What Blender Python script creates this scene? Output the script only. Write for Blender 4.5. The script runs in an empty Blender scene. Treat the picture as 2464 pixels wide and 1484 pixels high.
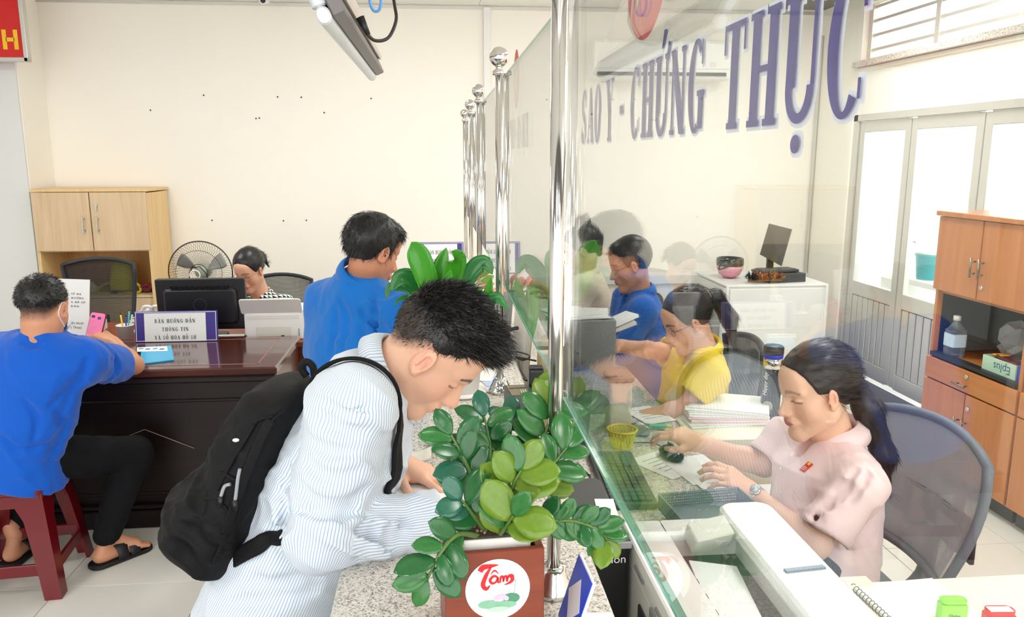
import bpy, bmesh, math, random, unicodedata
import numpy as np
from mathutils import Vector, Matrix, Euler
random.seed(7); np.random.seed(7)
PI = math.pi
scene = bpy.context.scene
COL = scene.collection

# ---------------------------------------------------------------- camera, sky, lamps, exposure
FPX, YAW, PITCH, CAMH = 1900.0, math.radians(5.3), math.radians(10.8), 1.75
cam_data = bpy.data.cameras.new('camera')
cam_data.sensor_fit = 'HORIZONTAL'
cam_data.sensor_width = 36.0
cam_data.lens = 36.0 * FPX / 2464.0
cam_data.clip_start = 0.02
cam = bpy.data.objects.new('camera', cam_data)
COL.objects.link(cam)
cam.location = (0, 0, CAMH)
cam.rotation_euler = (PI / 2 - PITCH, 0, -YAW)
scene.camera = cam

world = bpy.data.worlds.new('overcast_sky')
scene.world = world
world.use_nodes = True
bg = world.node_tree.nodes['Background']
bg.inputs[0].default_value = (1.0, 0.99, 0.97, 1)
bg.inputs[1].default_value = 2.2
LAMP_STRENGTH = 16.0
scene.view_settings.view_transform = 'Standard'
scene.view_settings.look = 'None'
scene.view_settings.gamma = 1.0
scene.view_settings.use_curve_mapping = False
scene.view_settings.exposure = 0.50

_cF = Vector((math.sin(YAW) * math.cos(PITCH), math.cos(YAW) * math.cos(PITCH), -math.sin(PITCH)))
_cR = Vector((math.cos(YAW), -math.sin(YAW), 0))
_cU = _cR.cross(_cF)
def _ray(px, py):
    return _cF + _cR * ((px - 1232.0) / FPX) - _cU * ((py - 742.0) / FPX)
def P(px, py, Y):
    "point seen at a photo pixel, at a given distance along the counter"
    r = _ray(px, py); return Vector((0, 0, CAMH)) + r * (Y / r.y)
def PZ(px, py, Z):
    r = _ray(px, py); return Vector((0, 0, CAMH)) + r * ((Z - CAMH) / r.z)
def PX(px, py, X):
    r = _ray(px, py); return Vector((0, 0, CAMH)) + r * (X / r.x)
V = Vector

# ---------------------------------------------------------------- materials
MATS = {}
def lin(c):
    "sRGB 0-255 triple -> linear"
    o = []
    for v in c:
        v = v / 255.0
        o.append(v / 12.92 if v <= 0.04045 else ((v + 0.055) / 1.055) ** 2.4)
    return (o[0], o[1], o[2], 1.0)

def mat(name, rgb, rough=0.5, metal=0.0, var=0.06, scale=12.0, bump=0.0, bscale=60.0, spec=0.5,
        stretch=None, coat=0.0, sheen=0.0, trans=0.0, alpha=1.0, emit=0.0, attr=False, sub=0.0):
    if name in MATS: return MATS[name]
    m = bpy.data.materials.new(name); m.use_nodes = True
    nt = m.node_tree; b = nt.nodes['Principled BSDF']
    b.inputs['Roughness'].default_value = rough
    b.inputs['Metallic'].default_value = metal
    b.inputs['Specular IOR Level'].default_value = spec
    b.inputs['Coat Weight'].default_value = coat
    b.inputs['Coat Roughness'].default_value = 0.08
    b.inputs['Sheen Weight'].default_value = sheen
    b.inputs['Transmission Weight'].default_value = trans
    b.inputs['Alpha'].default_value = alpha
    if sub:
        b.inputs['Subsurface Weight'].default_value = sub
        b.inputs['Subsurface Radius'].default_value = (0.012, 0.005, 0.003)
        b.inputs['Subsurface Scale'].default_value = 0.6
    c = lin(rgb)
    tc = nt.nodes.new('ShaderNodeTexCoord')
    mp = nt.nodes.new('ShaderNodeMapping')
    nt.links.new(tc.outputs['Object'], mp.inputs[0])
    if stretch: mp.inputs['Scale'].default_value = stretch
    n = nt.nodes.new('ShaderNodeTexNoise'); n.inputs['Scale'].default_value = scale
    n.inputs['Detail'].default_value = 5
    nt.links.new(mp.outputs[0], n.inputs['Vector'])
    mr = nt.nodes.new('ShaderNodeMapRange')
    mr.inputs[3].default_value = 1 - var; mr.inputs[4].default_value = 1 + var
    nt.links.new(n.outputs[0], mr.inputs[0])
    mx = nt.nodes.new('ShaderNodeMix'); mx.data_type = 'RGBA'; mx.blend_type = 'MULTIPLY'
    mx.inputs[0].default_value = 1.0
    if attr:
        a = nt.nodes.new('ShaderNodeVertexColor'); a.layer_name = 'Col'
        nt.links.new(a.outputs[0], mx.inputs[6])
    else:
        mx.inputs[6].default_value = c
    nt.links.new(mr.outputs[0], mx.inputs[7])
    nt.links.new(mx.outputs[2], b.inputs['Base Color'])
    if bump:
        n2 = nt.nodes.new('ShaderNodeTexNoise'); n2.inputs['Scale'].default_value = bscale
        n2.inputs['Detail'].default_value = 4
        nt.links.new(mp.outputs[0], n2.inputs['Vector'])
        bp = nt.nodes.new('ShaderNodeBump'); bp.inputs['Strength'].default_value = bump
        bp.inputs['Distance'].default_value = 0.004
        nt.links.new(n2.outputs[0], bp.inputs['Height'])
        nt.links.new(bp.outputs[0], b.inputs['Normal'])
    if emit:
        b.inputs['Emission Color'].default_value = c
        b.inputs['Emission Strength'].default_value = emit
    MATS[name] = m
    return m

def wood(name, c1, c2, rough=0.35, axis='Z', scale=3.0, coat=0.0, spec=0.5):
    if name in MATS: return MATS[name]
    m = mat(name, c1, rough, coat=coat, spec=spec)
    nt = m.node_tree; b = nt.nodes['Principled BSDF']
    tc = nt.nodes.new('ShaderNodeTexCoord'); mp = nt.nodes.new('ShaderNodeMapping')
    sc = {'X': (.6, 9, 9), 'Y': (9, .6, 9), 'Z': (9, 9, .6)}[axis]
    mp.inputs['Scale'].default_value = sc
    nt.links.new(tc.outputs['Object'], mp.inputs[0])
    n = nt.nodes.new('ShaderNodeTexNoise'); n.inputs['Scale'].default_value = scale
    n.inputs['Detail'].default_value = 8; n.inputs['Roughness'].default_value = 0.65
    n.inputs['Distortion'].default_value = 0.6
    nt.links.new(mp.outputs[0], n.inputs['Vector'])
    cr = nt.nodes.new('ShaderNodeValToRGB')
    cr.color_ramp.elements[0].position = 0.3; cr.color_ramp.elements[0].color = lin(c2)
    cr.color_ramp.elements[1].position = 0.7; cr.color_ramp.elements[1].color = lin(c1)
    nt.links.new(n.outputs[0], cr.inputs[0])
    nt.links.new(cr.outputs[0], b.inputs['Base Color'])
    return m

def granite(name):
    m = mat(name, (190, 186, 178), 0.22)
    nt = m.node_tree; b = nt.nodes['Principled BSDF']
    tc = nt.nodes.new('ShaderNodeTexCoord')
    v = nt.nodes.new('ShaderNodeTexVoronoi'); v.inputs['Scale'].default_value = 330
    nt.links.new(tc.outputs['Object'], v.inputs['Vector'])
    bw = nt.nodes.new('ShaderNodeSeparateColor'); nt.links.new(v.outputs['Color'], bw.inputs[0])
    cr = nt.nodes.new('ShaderNodeValToRGB'); e = cr.color_ramp.elements
    e[0].position = 0.0; e[0].color = lin((120, 116, 110))
    e[1].position = 1.0; e[1].color = lin((232, 228, 220))
    for p_, c_ in ((.07, (150, 145, 138)), (.16, (190, 184, 174)), (.45, (212, 206, 196)), (.75, (224, 219, 208))):
        k = e.new(p_); k.color = lin(c_)
    nt.links.new(bw.outputs[0], cr.inputs[0])
    n = nt.nodes.new('ShaderNodeTexNoise'); n.inputs['Scale'].default_value = 90; n.inputs['Detail'].default_value = 6
    nt.links.new(tc.outputs['Object'], n.inputs['Vector'])
    c2 = nt.nodes.new('ShaderNodeValToRGB'); c2.color_ramp.elements[0].position = .34; c2.color_ramp.elements[1].position = .47
    c2.color_ramp.elements[0].color = (.42, .41, .39, 1); c2.color_ramp.elements[1].color = (1, 1, 1, 1)
    nt.links.new(n.outputs[0], c2.inputs[0])
    mx = nt.nodes.new('ShaderNodeMix'); mx.data_type = 'RGBA'; mx.blend_type = 'MULTIPLY'; mx.inputs[0].default_value = .8
    nt.links.new(cr.outputs[0], mx.inputs[6]); nt.links.new(c2.outputs[0], mx.inputs[7])
    nt.links.new(mx.outputs[2], b.inputs['Base Color'])
    return m

def thin_glass(name, tint, base=0.04, rough=0.0, extra=0.0):
    "flat sheet of glass: transparent with Fresnel reflection"
    if name in MATS: return MATS[name]
    m = bpy.data.materials.new(name); m.use_nodes = True; nt = m.node_tree
    for n in list(nt.nodes): nt.nodes.remove(n)
    out = nt.nodes.new('ShaderNodeOutputMaterial')
    tr = nt.nodes.new('ShaderNodeBsdfTransparent'); tr.inputs[0].default_value = tint
    gl = nt.nodes.new('ShaderNodeBsdfGlossy'); gl.inputs['Roughness'].default_value = rough
    ge = nt.nodes.new('ShaderNodeNewGeometry')
    dt = nt.nodes.new('ShaderNodeVectorMath'); dt.operation = 'DOT_PRODUCT'
    nt.links.new(ge.outputs['Normal'], dt.inputs[0]); nt.links.new(ge.outputs['Incoming'], dt.inputs[1])
    def mth(op, x, y=None, z=None):
        n = nt.nodes.new('ShaderNodeMath'); n.operation = op
        for i, q in enumerate((x, y, z)):
            if q is None: continue
            if isinstance(q, (int, float)): n.inputs[i].default_value = q
            else: nt.links.new(q, n.inputs[i])
        return n
    c = mth('ABSOLUTE', dt.outputs['Value']); o1 = mth('SUBTRACT', 1.0, c.outputs[0]); p5 = mth('POWER', o1.outputs[0], 5.0)
    ad = mth('MULTIPLY_ADD', p5.outputs[0], 1 - base, base + extra); ad.use_clamp = True
    mx = nt.nodes.new('ShaderNodeMixShader')
    nt.links.new(ad.outputs[0], mx.inputs[0]); nt.links.new(tr.outputs[0], mx.inputs[1]); nt.links.new(gl.outputs[0], mx.inputs[2])
    nt.links.new(mx.outputs[0], out.inputs[0])
    MATS[name] = m
    return m

# ---------------------------------------------------------------- mesh collecting
class MB:
    def __init__(s): s.v = []; s.f = []; s.sm = []
    def add(s, vs, fs, smooth=False):
        o = len(s.v); s.v += [tuple(v) for v in vs]
        for f in fs: s.f.append([i + o for i in f]); s.sm.append(smooth)
        return s
    def box(s, c, d, M=None, bev=0.0):
        x, y, z = d[0] / 2, d[1] / 2, d[2] / 2
        bv = min(bev, x * .9, y * .9, z * .9)
        if bv <= 0:
            vs = [V((a * x, b * y, e * z)) for a in (-1, 1) for b in (-1, 1) for e in (-1, 1)]
            fs = [(0, 1, 3, 2), (4, 6, 7, 5), (0, 4, 5, 1), (2, 3, 7, 6), (0, 2, 6, 4), (1, 5, 7, 3)]
        else:
            vs = []; fs = []
            idx = {}
            for a in (-1, 1):
                for b in (-1, 1):
                    for e in (-1, 1):
                        for k in range(3):
                            q = [a * (x - bv), b * (y - bv), e * (z - bv)]
                            q[k] = [a * x, b * y, e * z][k]
                            idx[(a, b, e, k)] = len(vs); vs.append(V(q))
            S = (-1, 1)
            for a in S:
                fs.append([idx[(a, -1, -1, 0)], idx[(a, 1, -1, 0)], idx[(a, 1, 1, 0)], idx[(a, -1, 1, 0)]])
                fs.append([idx[(-1, a, -1, 1)], idx[(1, a, -1, 1)], idx[(1, a, 1, 1)], idx[(-1, a, 1, 1)]])
                fs.append([idx[(-1, -1, a, 2)], idx[(1, -1, a, 2)], idx[(1, 1, a, 2)], idx[(-1, 1, a, 2)]])
                for b in S:
                    fs.append([idx[(a, b, -1, 0)], idx[(a, b, 1, 0)], idx[(a, b, 1, 1)], idx[(a, b, -1, 1)]])
                    fs.append([idx[(a, -1, b, 0)], idx[(a, 1, b, 0)], idx[(a, 1, b, 2)], idx[(a, -1, b, 2)]])
                    fs.append([idx[(-1, a, b, 1)], idx[(1, a, b, 1)], idx[(1, a, b, 2)], idx[(-1, a, b, 2)]])
                    for e in S:
                        fs.append([idx[(a, b, e, 0)], idx[(a, b, e, 1)], idx[(a, b, e, 2)]])
        c = V(c)
        vs = [(M @ v if M else v) + c for v in vs]
        return s.add(vs, fs)
    def rbox(s, c, d, r, M=None, n=5, axis=2, bev=0.0):
        "box with corners rounded about one axis"
        a = [0, 1, 2]; a.remove(axis); i, j = a
        hx, hy = d[i] / 2, d[j] / 2; r = min(r, hx * .99, hy * .99)
        pts = []
        for q, (sx, sy) in enumerate(((1, 1), (-1, 1), (-1, -1), (1, -1))):
            for t in range(n + 1):
                an = PI / 2 * (q + t / n)
                pts.append((sx * (hx - r) + r * math.cos(an), sy * (hy - r) + r * math.sin(an)))
        h = d[axis] / 2; N = len(pts)
        lv = [(-h, bev), (-h + bev, 0), (h - bev, 0), (h, bev)] if bev else [(-h, 0), (h, 0)]
        vs = []
        for (z, ins) in lv:
            for (u, w) in pts:
                q = [0, 0, 0]; q[i] = u * (1 - ins / hx); q[j] = w * (1 - ins / hy); q[axis] = z
                qv = V(q); vs.append((M @ qv if M else qv) + V(c))
        fs = []
        for L in range(len(lv) - 1):
            fs += [(L * N + k, L * N + (k + 1) % N, (L + 1) * N + (k + 1) % N, (L + 1) * N + k) for k in range(N)]
        fs += [tuple(range(N - 1, -1, -1)), tuple(range((len(lv) - 1) * N, len(lv) * N))]
        return s.add(vs, fs)
    def cyl(s, a, b, r, r2=None, n=16, caps=True):
        r2 = r if r2 is None else r2
        a, b = V(a), V(b); ax = (b - a).normalized()
        u = ax.orthogonal().normalized(); w = ax.cross(u)
        vs = []
        for (p, q) in ((a, r), (b, r2)):
            for k in range(n):
                t = 2 * PI * k / n; vs.append(p + (u * math.cos(t) + w * math.sin(t)) * q)
        s.add(vs, [(k, (k + 1) % n, n + (k + 1) % n, n + k) for k in range(n)], True)
        if caps: s.add(vs, [tuple(range(n - 1, -1, -1)), tuple(range(n, 2 * n))])
        return s
    def tube(s, pts, r, n=8, closed=False, caps=True):
        pts = [V(p) for p in pts]; N = len(pts)
        rs = r if isinstance(r, (list, tuple)) else [r] * N
        vs = []; u = None
        for i in range(N):
            if closed: t = (pts[(i + 1) % N] - pts[i - 1])
            else: t = (pts[min(i + 1, N - 1)] - pts[max(i - 1, 0)])
            t = t.normalized() if t.length > 1e-9 else V((0, 0, 1))
            if u is None: u = t.orthogonal().normalized()
            u = (u - t * u.dot(t)); u = u.normalized() if u.length > 1e-6 else t.orthogonal().normalized()
            w = t.cross(u)
            for k in range(n):
                a = 2 * PI * k / n; vs.append(pts[i] + (u * math.cos(a) + w * math.sin(a)) * rs[i])
        fs = []
        for i in range(N if closed else N - 1):
            j = (i + 1) % N
            fs += [(i * n + k, i * n + (k + 1) % n, j * n + (k + 1) % n, j * n + k) for k in range(n)]
        s.add(vs, fs, True)
        if caps and not closed:
            s.add(vs, [tuple(range(n - 1, -1, -1)), tuple(range((N - 1) * n, N * n))])
        return s
    def lathe(s, prof, c=(0, 0, 0), n=32, M=None, sx=1.0, sy=1.0, smooth=True):
        vs = []; c = V(c)
        for (r, z) in prof:
            for k in range(n):
                a = 2 * PI * k / n; q = V((r * math.cos(a) * sx, r * math.sin(a) * sy, z))
                vs.append((M @ q if M else q) + c)
        fs = []
        for i in range(len(prof) - 1):
            fs += [(i * n + k, i * n + (k + 1) % n, (i + 1) * n + (k + 1) % n, (i + 1) * n + k) for k in range(n)]
        s.add(vs, fs, smooth)
        s.add(vs, [tuple(range(n - 1, -1, -1)), tuple(range((len(prof) - 1) * n, len(prof) * n))])
        return s
    def prism(s, poly, h, M=None, c=(0, 0, 0)):
        "polygon in local XY extruded along +Z by h"
        n = len(poly); c = V(c)
        vs = [V((x, y, 0)) for x, y in poly] + [V((x, y, h)) for x, y in poly]
        vs = [(M @ v if M else v) + c for v in vs]
        fs = [tuple(range(n - 1, -1, -1)), tuple(range(n, 2 * n))] + [(k, (k + 1) % n, n + (k + 1) % n, n + k) for k in range(n)]
        return s.add(vs, fs)
    def ball(s, c, r, n=16, m=10, M=None):
        r = (r, r, r) if not isinstance(r, (tuple, list)) else r
        prof = [(math.sin(PI * i / m), -math.cos(PI * i / m)) for i in range(m + 1)]
        vs = []
        for (q, z) in prof:
            for k in range(n):
                a = 2 * PI * k / n; p = V((q * math.cos(a) * r[0], q * math.sin(a) * r[1], z * r[2]))
                vs.append((M @ p if M else p) + V(c))
        fs = []
        for i in range(m): fs += [(i * n + k, i * n + (k + 1) % n, (i + 1) * n + (k + 1) % n, (i + 1) * n + k) for k in range(n)]
        return s.add(vs, fs, True)
    def sheet(s, rows, thick=0.0, smooth=True):
        "grid of points (list of rows); optional thickness along the normal"
        R, C = len(rows), len(rows[0]); vs = [V(p) for r in rows for p in r]
        fs = [(i * C + j, i * C + j + 1, (i + 1) * C + j + 1, (i + 1) * C + j) for i in range(R - 1) for j in range(C - 1)]
        if thick:
            nr = [V((0, 0, 0)) for _ in vs]
            for f in fs:
                nn = (vs[f[1]] - vs[f[0]]).cross(vs[f[3]] - vs[f[0]])
                for i in f: nr[i] += nn
            nr = [q.normalized() if q.length > 1e-12 else V((0, 0, 1)) for q in nr]
            top = [v + q * thick for v, q in zip(vs, nr)]; n0 = len(vs)
            f2 = [tuple(i + n0 for i in f) for f in fs]
            edge = list(range(C)) + [i * C + C - 1 for i in range(1, R)] + [(R - 1) * C + j for j in range(C - 2, -1, -1)] + [i * C for i in range(R - 2, 0, -1)]
            side = [(edge[k], edge[(k + 1) % len(edge)], edge[(k + 1) % len(edge)] + n0, edge[k] + n0) for k in range(len(edge))]
            return s.add(vs + top, [tuple(reversed(f)) for f in fs] + f2 + side, smooth)
        return s.add(vs, fs, smooth)
    def build(s, name, m, parent=None, fix=True):
        me = bpy.data.meshes.new(name)
        me.from_pydata([tuple(v) for v in s.v], [], s.f)
        me.polygons.foreach_set('use_smooth', s.sm)
        if fix:
            bm = bmesh.new(); bm.from_mesh(me)
            bmesh.ops.remove_doubles(bm, verts=bm.verts, dist=1e-6)
            bmesh.ops.recalc_face_normals(bm, faces=bm.faces)
            bm.to_mesh(me); bm.free()
        me.materials.append(m); me.update()
        o = bpy.data.objects.new(name, me); COL.objects.link(o)
        if parent is not None: attach(o, parent)
        return o

def attach(o, parent):
    "parent keeping world placement (parents are only translated / rotated / unscaled)"
    o.parent = parent
    o.matrix_parent_inverse = world_of(parent).inverted()
def world_of(o):
    m = o.matrix_basis.copy()
    if o.parent is not None: m = world_of(o.parent) @ o.matrix_parent_inverse @ m
    return m
def tag(o, label, cat=None, group=None):
    o['label'] = label
    if cat: o['category'] = cat
    if group: o['group'] = group
    return o
def thing(name, label, cat, loc=(0, 0, 0), rz=0, group=None):
    o = bpy.data.objects.new(name, None); COL.objects.link(o); o.empty_display_size = .05
    o.location = loc; o.rotation_euler = (0, 0, rz)
    return tag(o, label, cat, group)
def struct(o):
    o['kind'] = 'structure'; return o
def inst(src, name, parent, loc, rot=(0, 0, 0), sc=(1, 1, 1)):
    "object sharing mesh data, placed in the world, parented"
    o = bpy.data.objects.new(name, src.data if hasattr(src, 'data') else src); COL.objects.link(o)
    o.location = loc; o.rotation_euler = rot; o.scale = sc
    if parent is not None: attach(o, parent)
    return o
def RZ(a): return Matrix.Rotation(a, 3, 'Z')
def RX(a): return Matrix.Rotation(a, 3, 'X')
def RY(a): return Matrix.Rotation(a, 3, 'Y')
def frame(x, y=None, z=None):
    "3x3 matrix whose columns are the given axes"
    return Matrix((x, y, z)).transposed()
def aim(fwd, up=(0, 0, 1)):
    "local +Y -> fwd, local +Z ~ up"
    f = V(fwd).normalized(); r = f.cross(V(up)).normalized(); u = r.cross(f)
    return frame(r, f, u)
def smoothpath(pts, n=6):
    pts = [V(p) for p in pts]; out = []
    for i in range(len(pts) - 1):
        p0 = pts[max(i - 1, 0)]; p1 = pts[i]; p2 = pts[i + 1]; p3 = pts[min(i + 2, len(pts) - 1)]
        for k in range(n):
            t = k / n
            out.append(.5 * ((2 * p1) + (p2 - p0) * t + (2 * p0 - 5 * p1 + 4 * p2 - p3) * t * t + (3 * p1 - p0 - 3 * p2 + p3) * t ** 3))
    out.append(pts[-1]); return out

# ---------------------------------------------------------------- lettering
def _arc(cx, cy, rx, ry, a0, a1, tx, ty, n=18):
    q = []
    for i in range(n):
        pts = []
        for a in (a0 + (a1 - a0) * i / n, a0 + (a1 - a0) * (i + 1) / n):
            a = math.radians(a); pts.append((cx + rx * math.cos(a), cy + ry * math.sin(a), cx + (rx - tx) * math.cos(a), cy + (ry - ty) * math.sin(a)))
        (a, b, c, d), (e, f, g, h) = pts
        q.append([(a, b), (e, f), (g, h), (c, d)])
    return q
def _r(x0, y0, x1, y1): return [[(x0, y0), (x1, y0), (x1, y1), (x0, y1)]]
def _d(xa, xb, w, y0=0, y1=1): return [[(xa - w / 2, y0), (xa + w / 2, y0), (xb + w / 2, y1), (xb - w / 2, y1)]]
ST, TH, SL, SH = .15, .055, .05, .06
def _stem(x, y0=0, y1=1, w=ST, s0=True, s1=True):
    q = _r(x, y0, x + w, y1)
    if s0: q += _r(x - SL, y0, x + w + SL, y0 + SH)
    if s1: q += _r(x - SL, y1 - SH, x + w + SL, y1)
    return q
def glyph(c):
    if c == 'I': return .30, _stem(.075)
    if c == 'H': return .62, _stem(.07) + _stem(.40) + _r(.2, .47, .42, .47 + TH)
    if c == 'T': return .54, _stem(.195, s1=False) + _r(.02, .94, .52, 1) + _r(.02, .72, .06, 1) + _r(.48, .72, .52, 1)
    if c == 'N': return .62, _stem(.08, w=TH) + _stem(.48, w=TH) + _d(.49, .11, ST * 1.1)
    if c == 'A': return .60, _d(.09, .29, TH) + _d(.47, .30, ST * 1.05) + _r(.16, .28, .42, .28 + TH) + _r(.02, 0, .18, SH) + _r(.36, 0, .58, SH)
    if c == 'V': return .58, _d(.29, .12, ST * 1.05) + _d(.29, .48, TH) + _r(.0, 1 - SH, .24, 1) + _r(.40, 1 - SH, .56, 1)
    if c == 'Y': return .58, _d(.27, .12, ST, .42, 1) + _d(.30, .48, TH, .42, 1) + _stem(.21, 0, .5, s1=False) + _r(.0, 1 - SH, .24, 1) + _r(.40, 1 - SH, .56, 1)
    if c == 'U': return .60, _stem(.07, .28, 1, s0=False) + _stem(.47, .28, 1, w=TH, s0=False) + _arc(.298, .28, .228, .29, 180, 360, .1, .08)
    if c == 'O': return .58, _arc(.29, .5, .25, .51, 0, 360, .14, .05, 36)
    if c == 'C': return .56, _arc(.29, .5, .25, .51, 48, 312, .14, .05, 30) + _r(.47, .72, .51, .98) + _r(.465, .12, .50, .26)
    if c == 'G': return .60, _arc(.29, .5, .25, .51, 48, 300, .14, .05, 30) + _r(.47, .72, .51, .98) + _stem(.40, .04, .45, w=.13, s0=False)
    if c == 'S': return .52, _arc(.26, .74, .20, .27, 20, 250, .10, .06, 20) + _arc(.26, .26, .21, .27, -165, 75, .11, .06, 20) + _d(.33, .19, .16, .42, .58) + _r(.42, .70, .46, .98) + _r(.05, .03, .09, .3)
    if c == 'D': return .60, _stem(.07) + _arc(.22, .5, .33, .5, -90, 90, .15, .055)
    if c == 'P': return .54, _stem(.07) + _arc(.22, .72, .28, .28, -90, 90, .13, .055)
    if c == 'B': return .56, _stem(.07) + _arc(.22, .75, .26, .25, -90, 90, .12, .055) + _arc(.22, .26, .29, .26, -90, 90, .13, .055)
    if c == '-': return .34, _r(.06, .40, .28, .52)
    if c == 'E': return .52, _stem(.07) + _r(.1, 0, .48, TH) + _r(.1, .95, .46, 1) + _r(.1, .47, .38, .52) + _r(.44, 0, .48, .25) + _r(.42, .78, .46, 1)
    return .26, []
def _mark(m, w):
    c = w / 2
    if m == '\u0300': return [[(c - .17, 1.30), (c - .06, 1.30), (c + .05, 1.08), (c - .02, 1.08)]]
    if m == '\u0301': return [[(c - .02, 1.08), (c + .05, 1.08), (c + .18, 1.30), (c + .06, 1.30)]]
    if m == '\u0302': return [[(c - .18, 1.08), (c - .11, 1.08), (c + .02, 1.22), (c - .03, 1.28)], [(c + .11, 1.08), (c + .18, 1.08), (c + .03, 1.28), (c - .02, 1.22)]]
    if m == '\u0303': return [[(c - .18, 1.10), (c - .14, 1.08), (c - .04, 1.2), (c - .07, 1.24)], [(c - .07, 1.24), (c - .04, 1.2), (c + .06, 1.1), (c + .08, 1.15)], [(c + .06, 1.1), (c + .08, 1.15), (c + .19, 1.24), (c + .16, 1.16)]]
    if m == '\u0323': return _arc(c, -.17, .075, .075, 0, 360, .0749, .0749, 14)
    if m == '\u031b': return [[(w - .10, .93), (w - .03, .90), (w + .05, 1.12), (w - .04, 1.14)]]
    return []
def word_quads(text, gap=.06):
    x = 0; q = []
    for ch in text:
        dec = unicodedata.normalize('NFD', ch); w, g = glyph(dec[0])
        polys = list(g); up = 0
        for m in dec[1:]:
            mk = _mark(m, w)
            if m in '\u0300\u0301\u0302\u0303':
                mk = [[(a, b + up * .22) for a, b in p] for p in mk]; up += 1
            polys += mk
        q += [[(a + x, b) for a, b in p] for p in polys]
        x += w + gap
    return x - gap, q
def serif_text(name, text, m, parent, origin, xdir, ydir, height, width=None, center=False, gap=.06, grow=0.0):
    "flat lettering on a surface: origin = lower left (or bottom centre)"
    tw, qs = word_quads(text, gap)
    xd, yd = V(xdir).normalized(), V(ydir).normalized(); o = V(origin)
    sx = height if width is None else width / tw
    mb = MB(); nd = xd.cross(yd)
    for qi, p in enumerate(qs):
        if grow:
            cx = sum(a for a, b in p) / len(p); cy = sum(b for a, b in p) / len(p)
            p2 = []
            for a, b in p:
                da, db = (a - cx) * sx, (b - cy) * height
                p2.append((a + (grow / sx) * (1 if da >= 0 else -1), b + (grow / height) * (1 if db >= 0 else -1)))
            p = p2
        mb.add([o + xd * ((a - (tw / 2 if center else 0)) * sx) + yd * (b * height) + nd * (qi * 1.5e-5) for a, b in p], [tuple(range(len(p)))])
    return mb.build(name, m, parent, fix=False)
def serif_letters(name, text, m, parent, origin, xdir, ydir, height, width, gap=.06, grow=0.0):
    "the same lettering with each letter an object of its own"
    tw, _ = word_quads(text, gap); sx = width / tw; x = 0; o = V(origin); xd = V(xdir).normalized()
    for ch in text:
        w, q = word_quads(ch, gap)
        if q: serif_text(name, ch, m, parent, o + xd * (x * sx), xdir, ydir, height, w * sx, gap=gap, grow=grow)
        x += w + gap
def font_text(name, text, m, parent, origin, xdir, ydir, size, align='LEFT', shear=0.0):
    cu = bpy.data.curves.new(name, 'FONT'); cu.body = text; cu.size = size; cu.align_x = align; cu.shear = shear
    cu.resolution_u = 3
    o = bpy.data.objects.new(name + '_source', cu); COL.objects.link(o)
    dg = bpy.context.evaluated_depsgraph_get(); dg.update()
    me = bpy.data.meshes.new_from_object(o.evaluated_get(dg)); COL.objects.unlink(o); bpy.data.objects.remove(o)
    xd, yd = V(xdir).normalized(), V(ydir).normalized(); zd = xd.cross(yd)
    me.transform(Matrix.Translation(V(origin)) @ frame(xd, yd, zd).to_4x4())
    me.materials.clear(); me.materials.append(m); me.name = name
    o = bpy.data.objects.new(name, me); COL.objects.link(o)
    if parent is not None: attach(o, parent)
    return o
# ================================================================ the setting
ROOM_X0, ROOM_X1, ROOM_Y1, ROOM_H = -4.6, 3.4, 7.0, 3.0
M_wall = mat('wall_paint', (252, 248, 238), 0.75, var=.02, scale=2.0, bump=.05, bscale=180)
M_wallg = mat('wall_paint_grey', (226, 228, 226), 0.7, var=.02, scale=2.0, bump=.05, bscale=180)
M_ceil = mat('ceiling_panel_white', (246, 245, 240), 0.8, var=.02, bump=.05, bscale=220)
M_joint = mat('tile_joint_grey', (92, 90, 86), 0.9)
M_tile = mat('floor_tile_pale', (222, 219, 210), 0.24, var=.03, scale=3.0)
M_alu = mat('aluminium_pale', (214, 212, 206), 0.35, metal=.55, var=.03)
M_steel = mat('stainless_steel', (222, 220, 216), 0.13, metal=1.0, var=.04, scale=6)
M_white = mat('white_plastic', (240, 240, 236), 0.35, var=.02)
M_offw = mat('warm_white_plastic', (228, 225, 215), 0.4, var=.03)
M_black = mat('black_plastic', (20, 20, 22), 0.4, var=.1)
M_dgrey = mat('dark_grey_plastic', (58, 60, 62), 0.42, var=.08)
M_grey = mat('grey_plastic', (140, 142, 142), 0.42, var=.06)
M_paper = mat('paper_white', (246, 246, 244), 0.7, var=.02, scale=4)
M_ink = mat('ink_dark', (70, 70, 76), 0.7)
M_gran = granite('granite')

# floor of 60 cm tiles over a screed
fl = struct(MB().box((-.6, 3.0, -.03), (8.0, 10.0, .05)).build('floor', M_joint))
tile_src = MB().box((0, 0, 0), (.597, .597, .012), bev=.0012).build('tile', M_tile, None)
tile_mesh = tile_src.data; bpy.data.objects.remove(tile_src)
for i in range(-5, 9):
    for j in range(-2, 7):
        cx, cy = -1.292 + i * .6, 2.86 + j * .6
        if cx < ROOM_X0 or cx > ROOM_X1 or cy > ROOM_Y1 - .1: continue
        inst(tile_mesh, 'tile', fl, (cx, cy, -.006))
wb = struct(MB().box((-.6, ROOM_Y1 + .06, 1.5), (8.0, .12, 3.1)).build('wall_back', M_wall))
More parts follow.
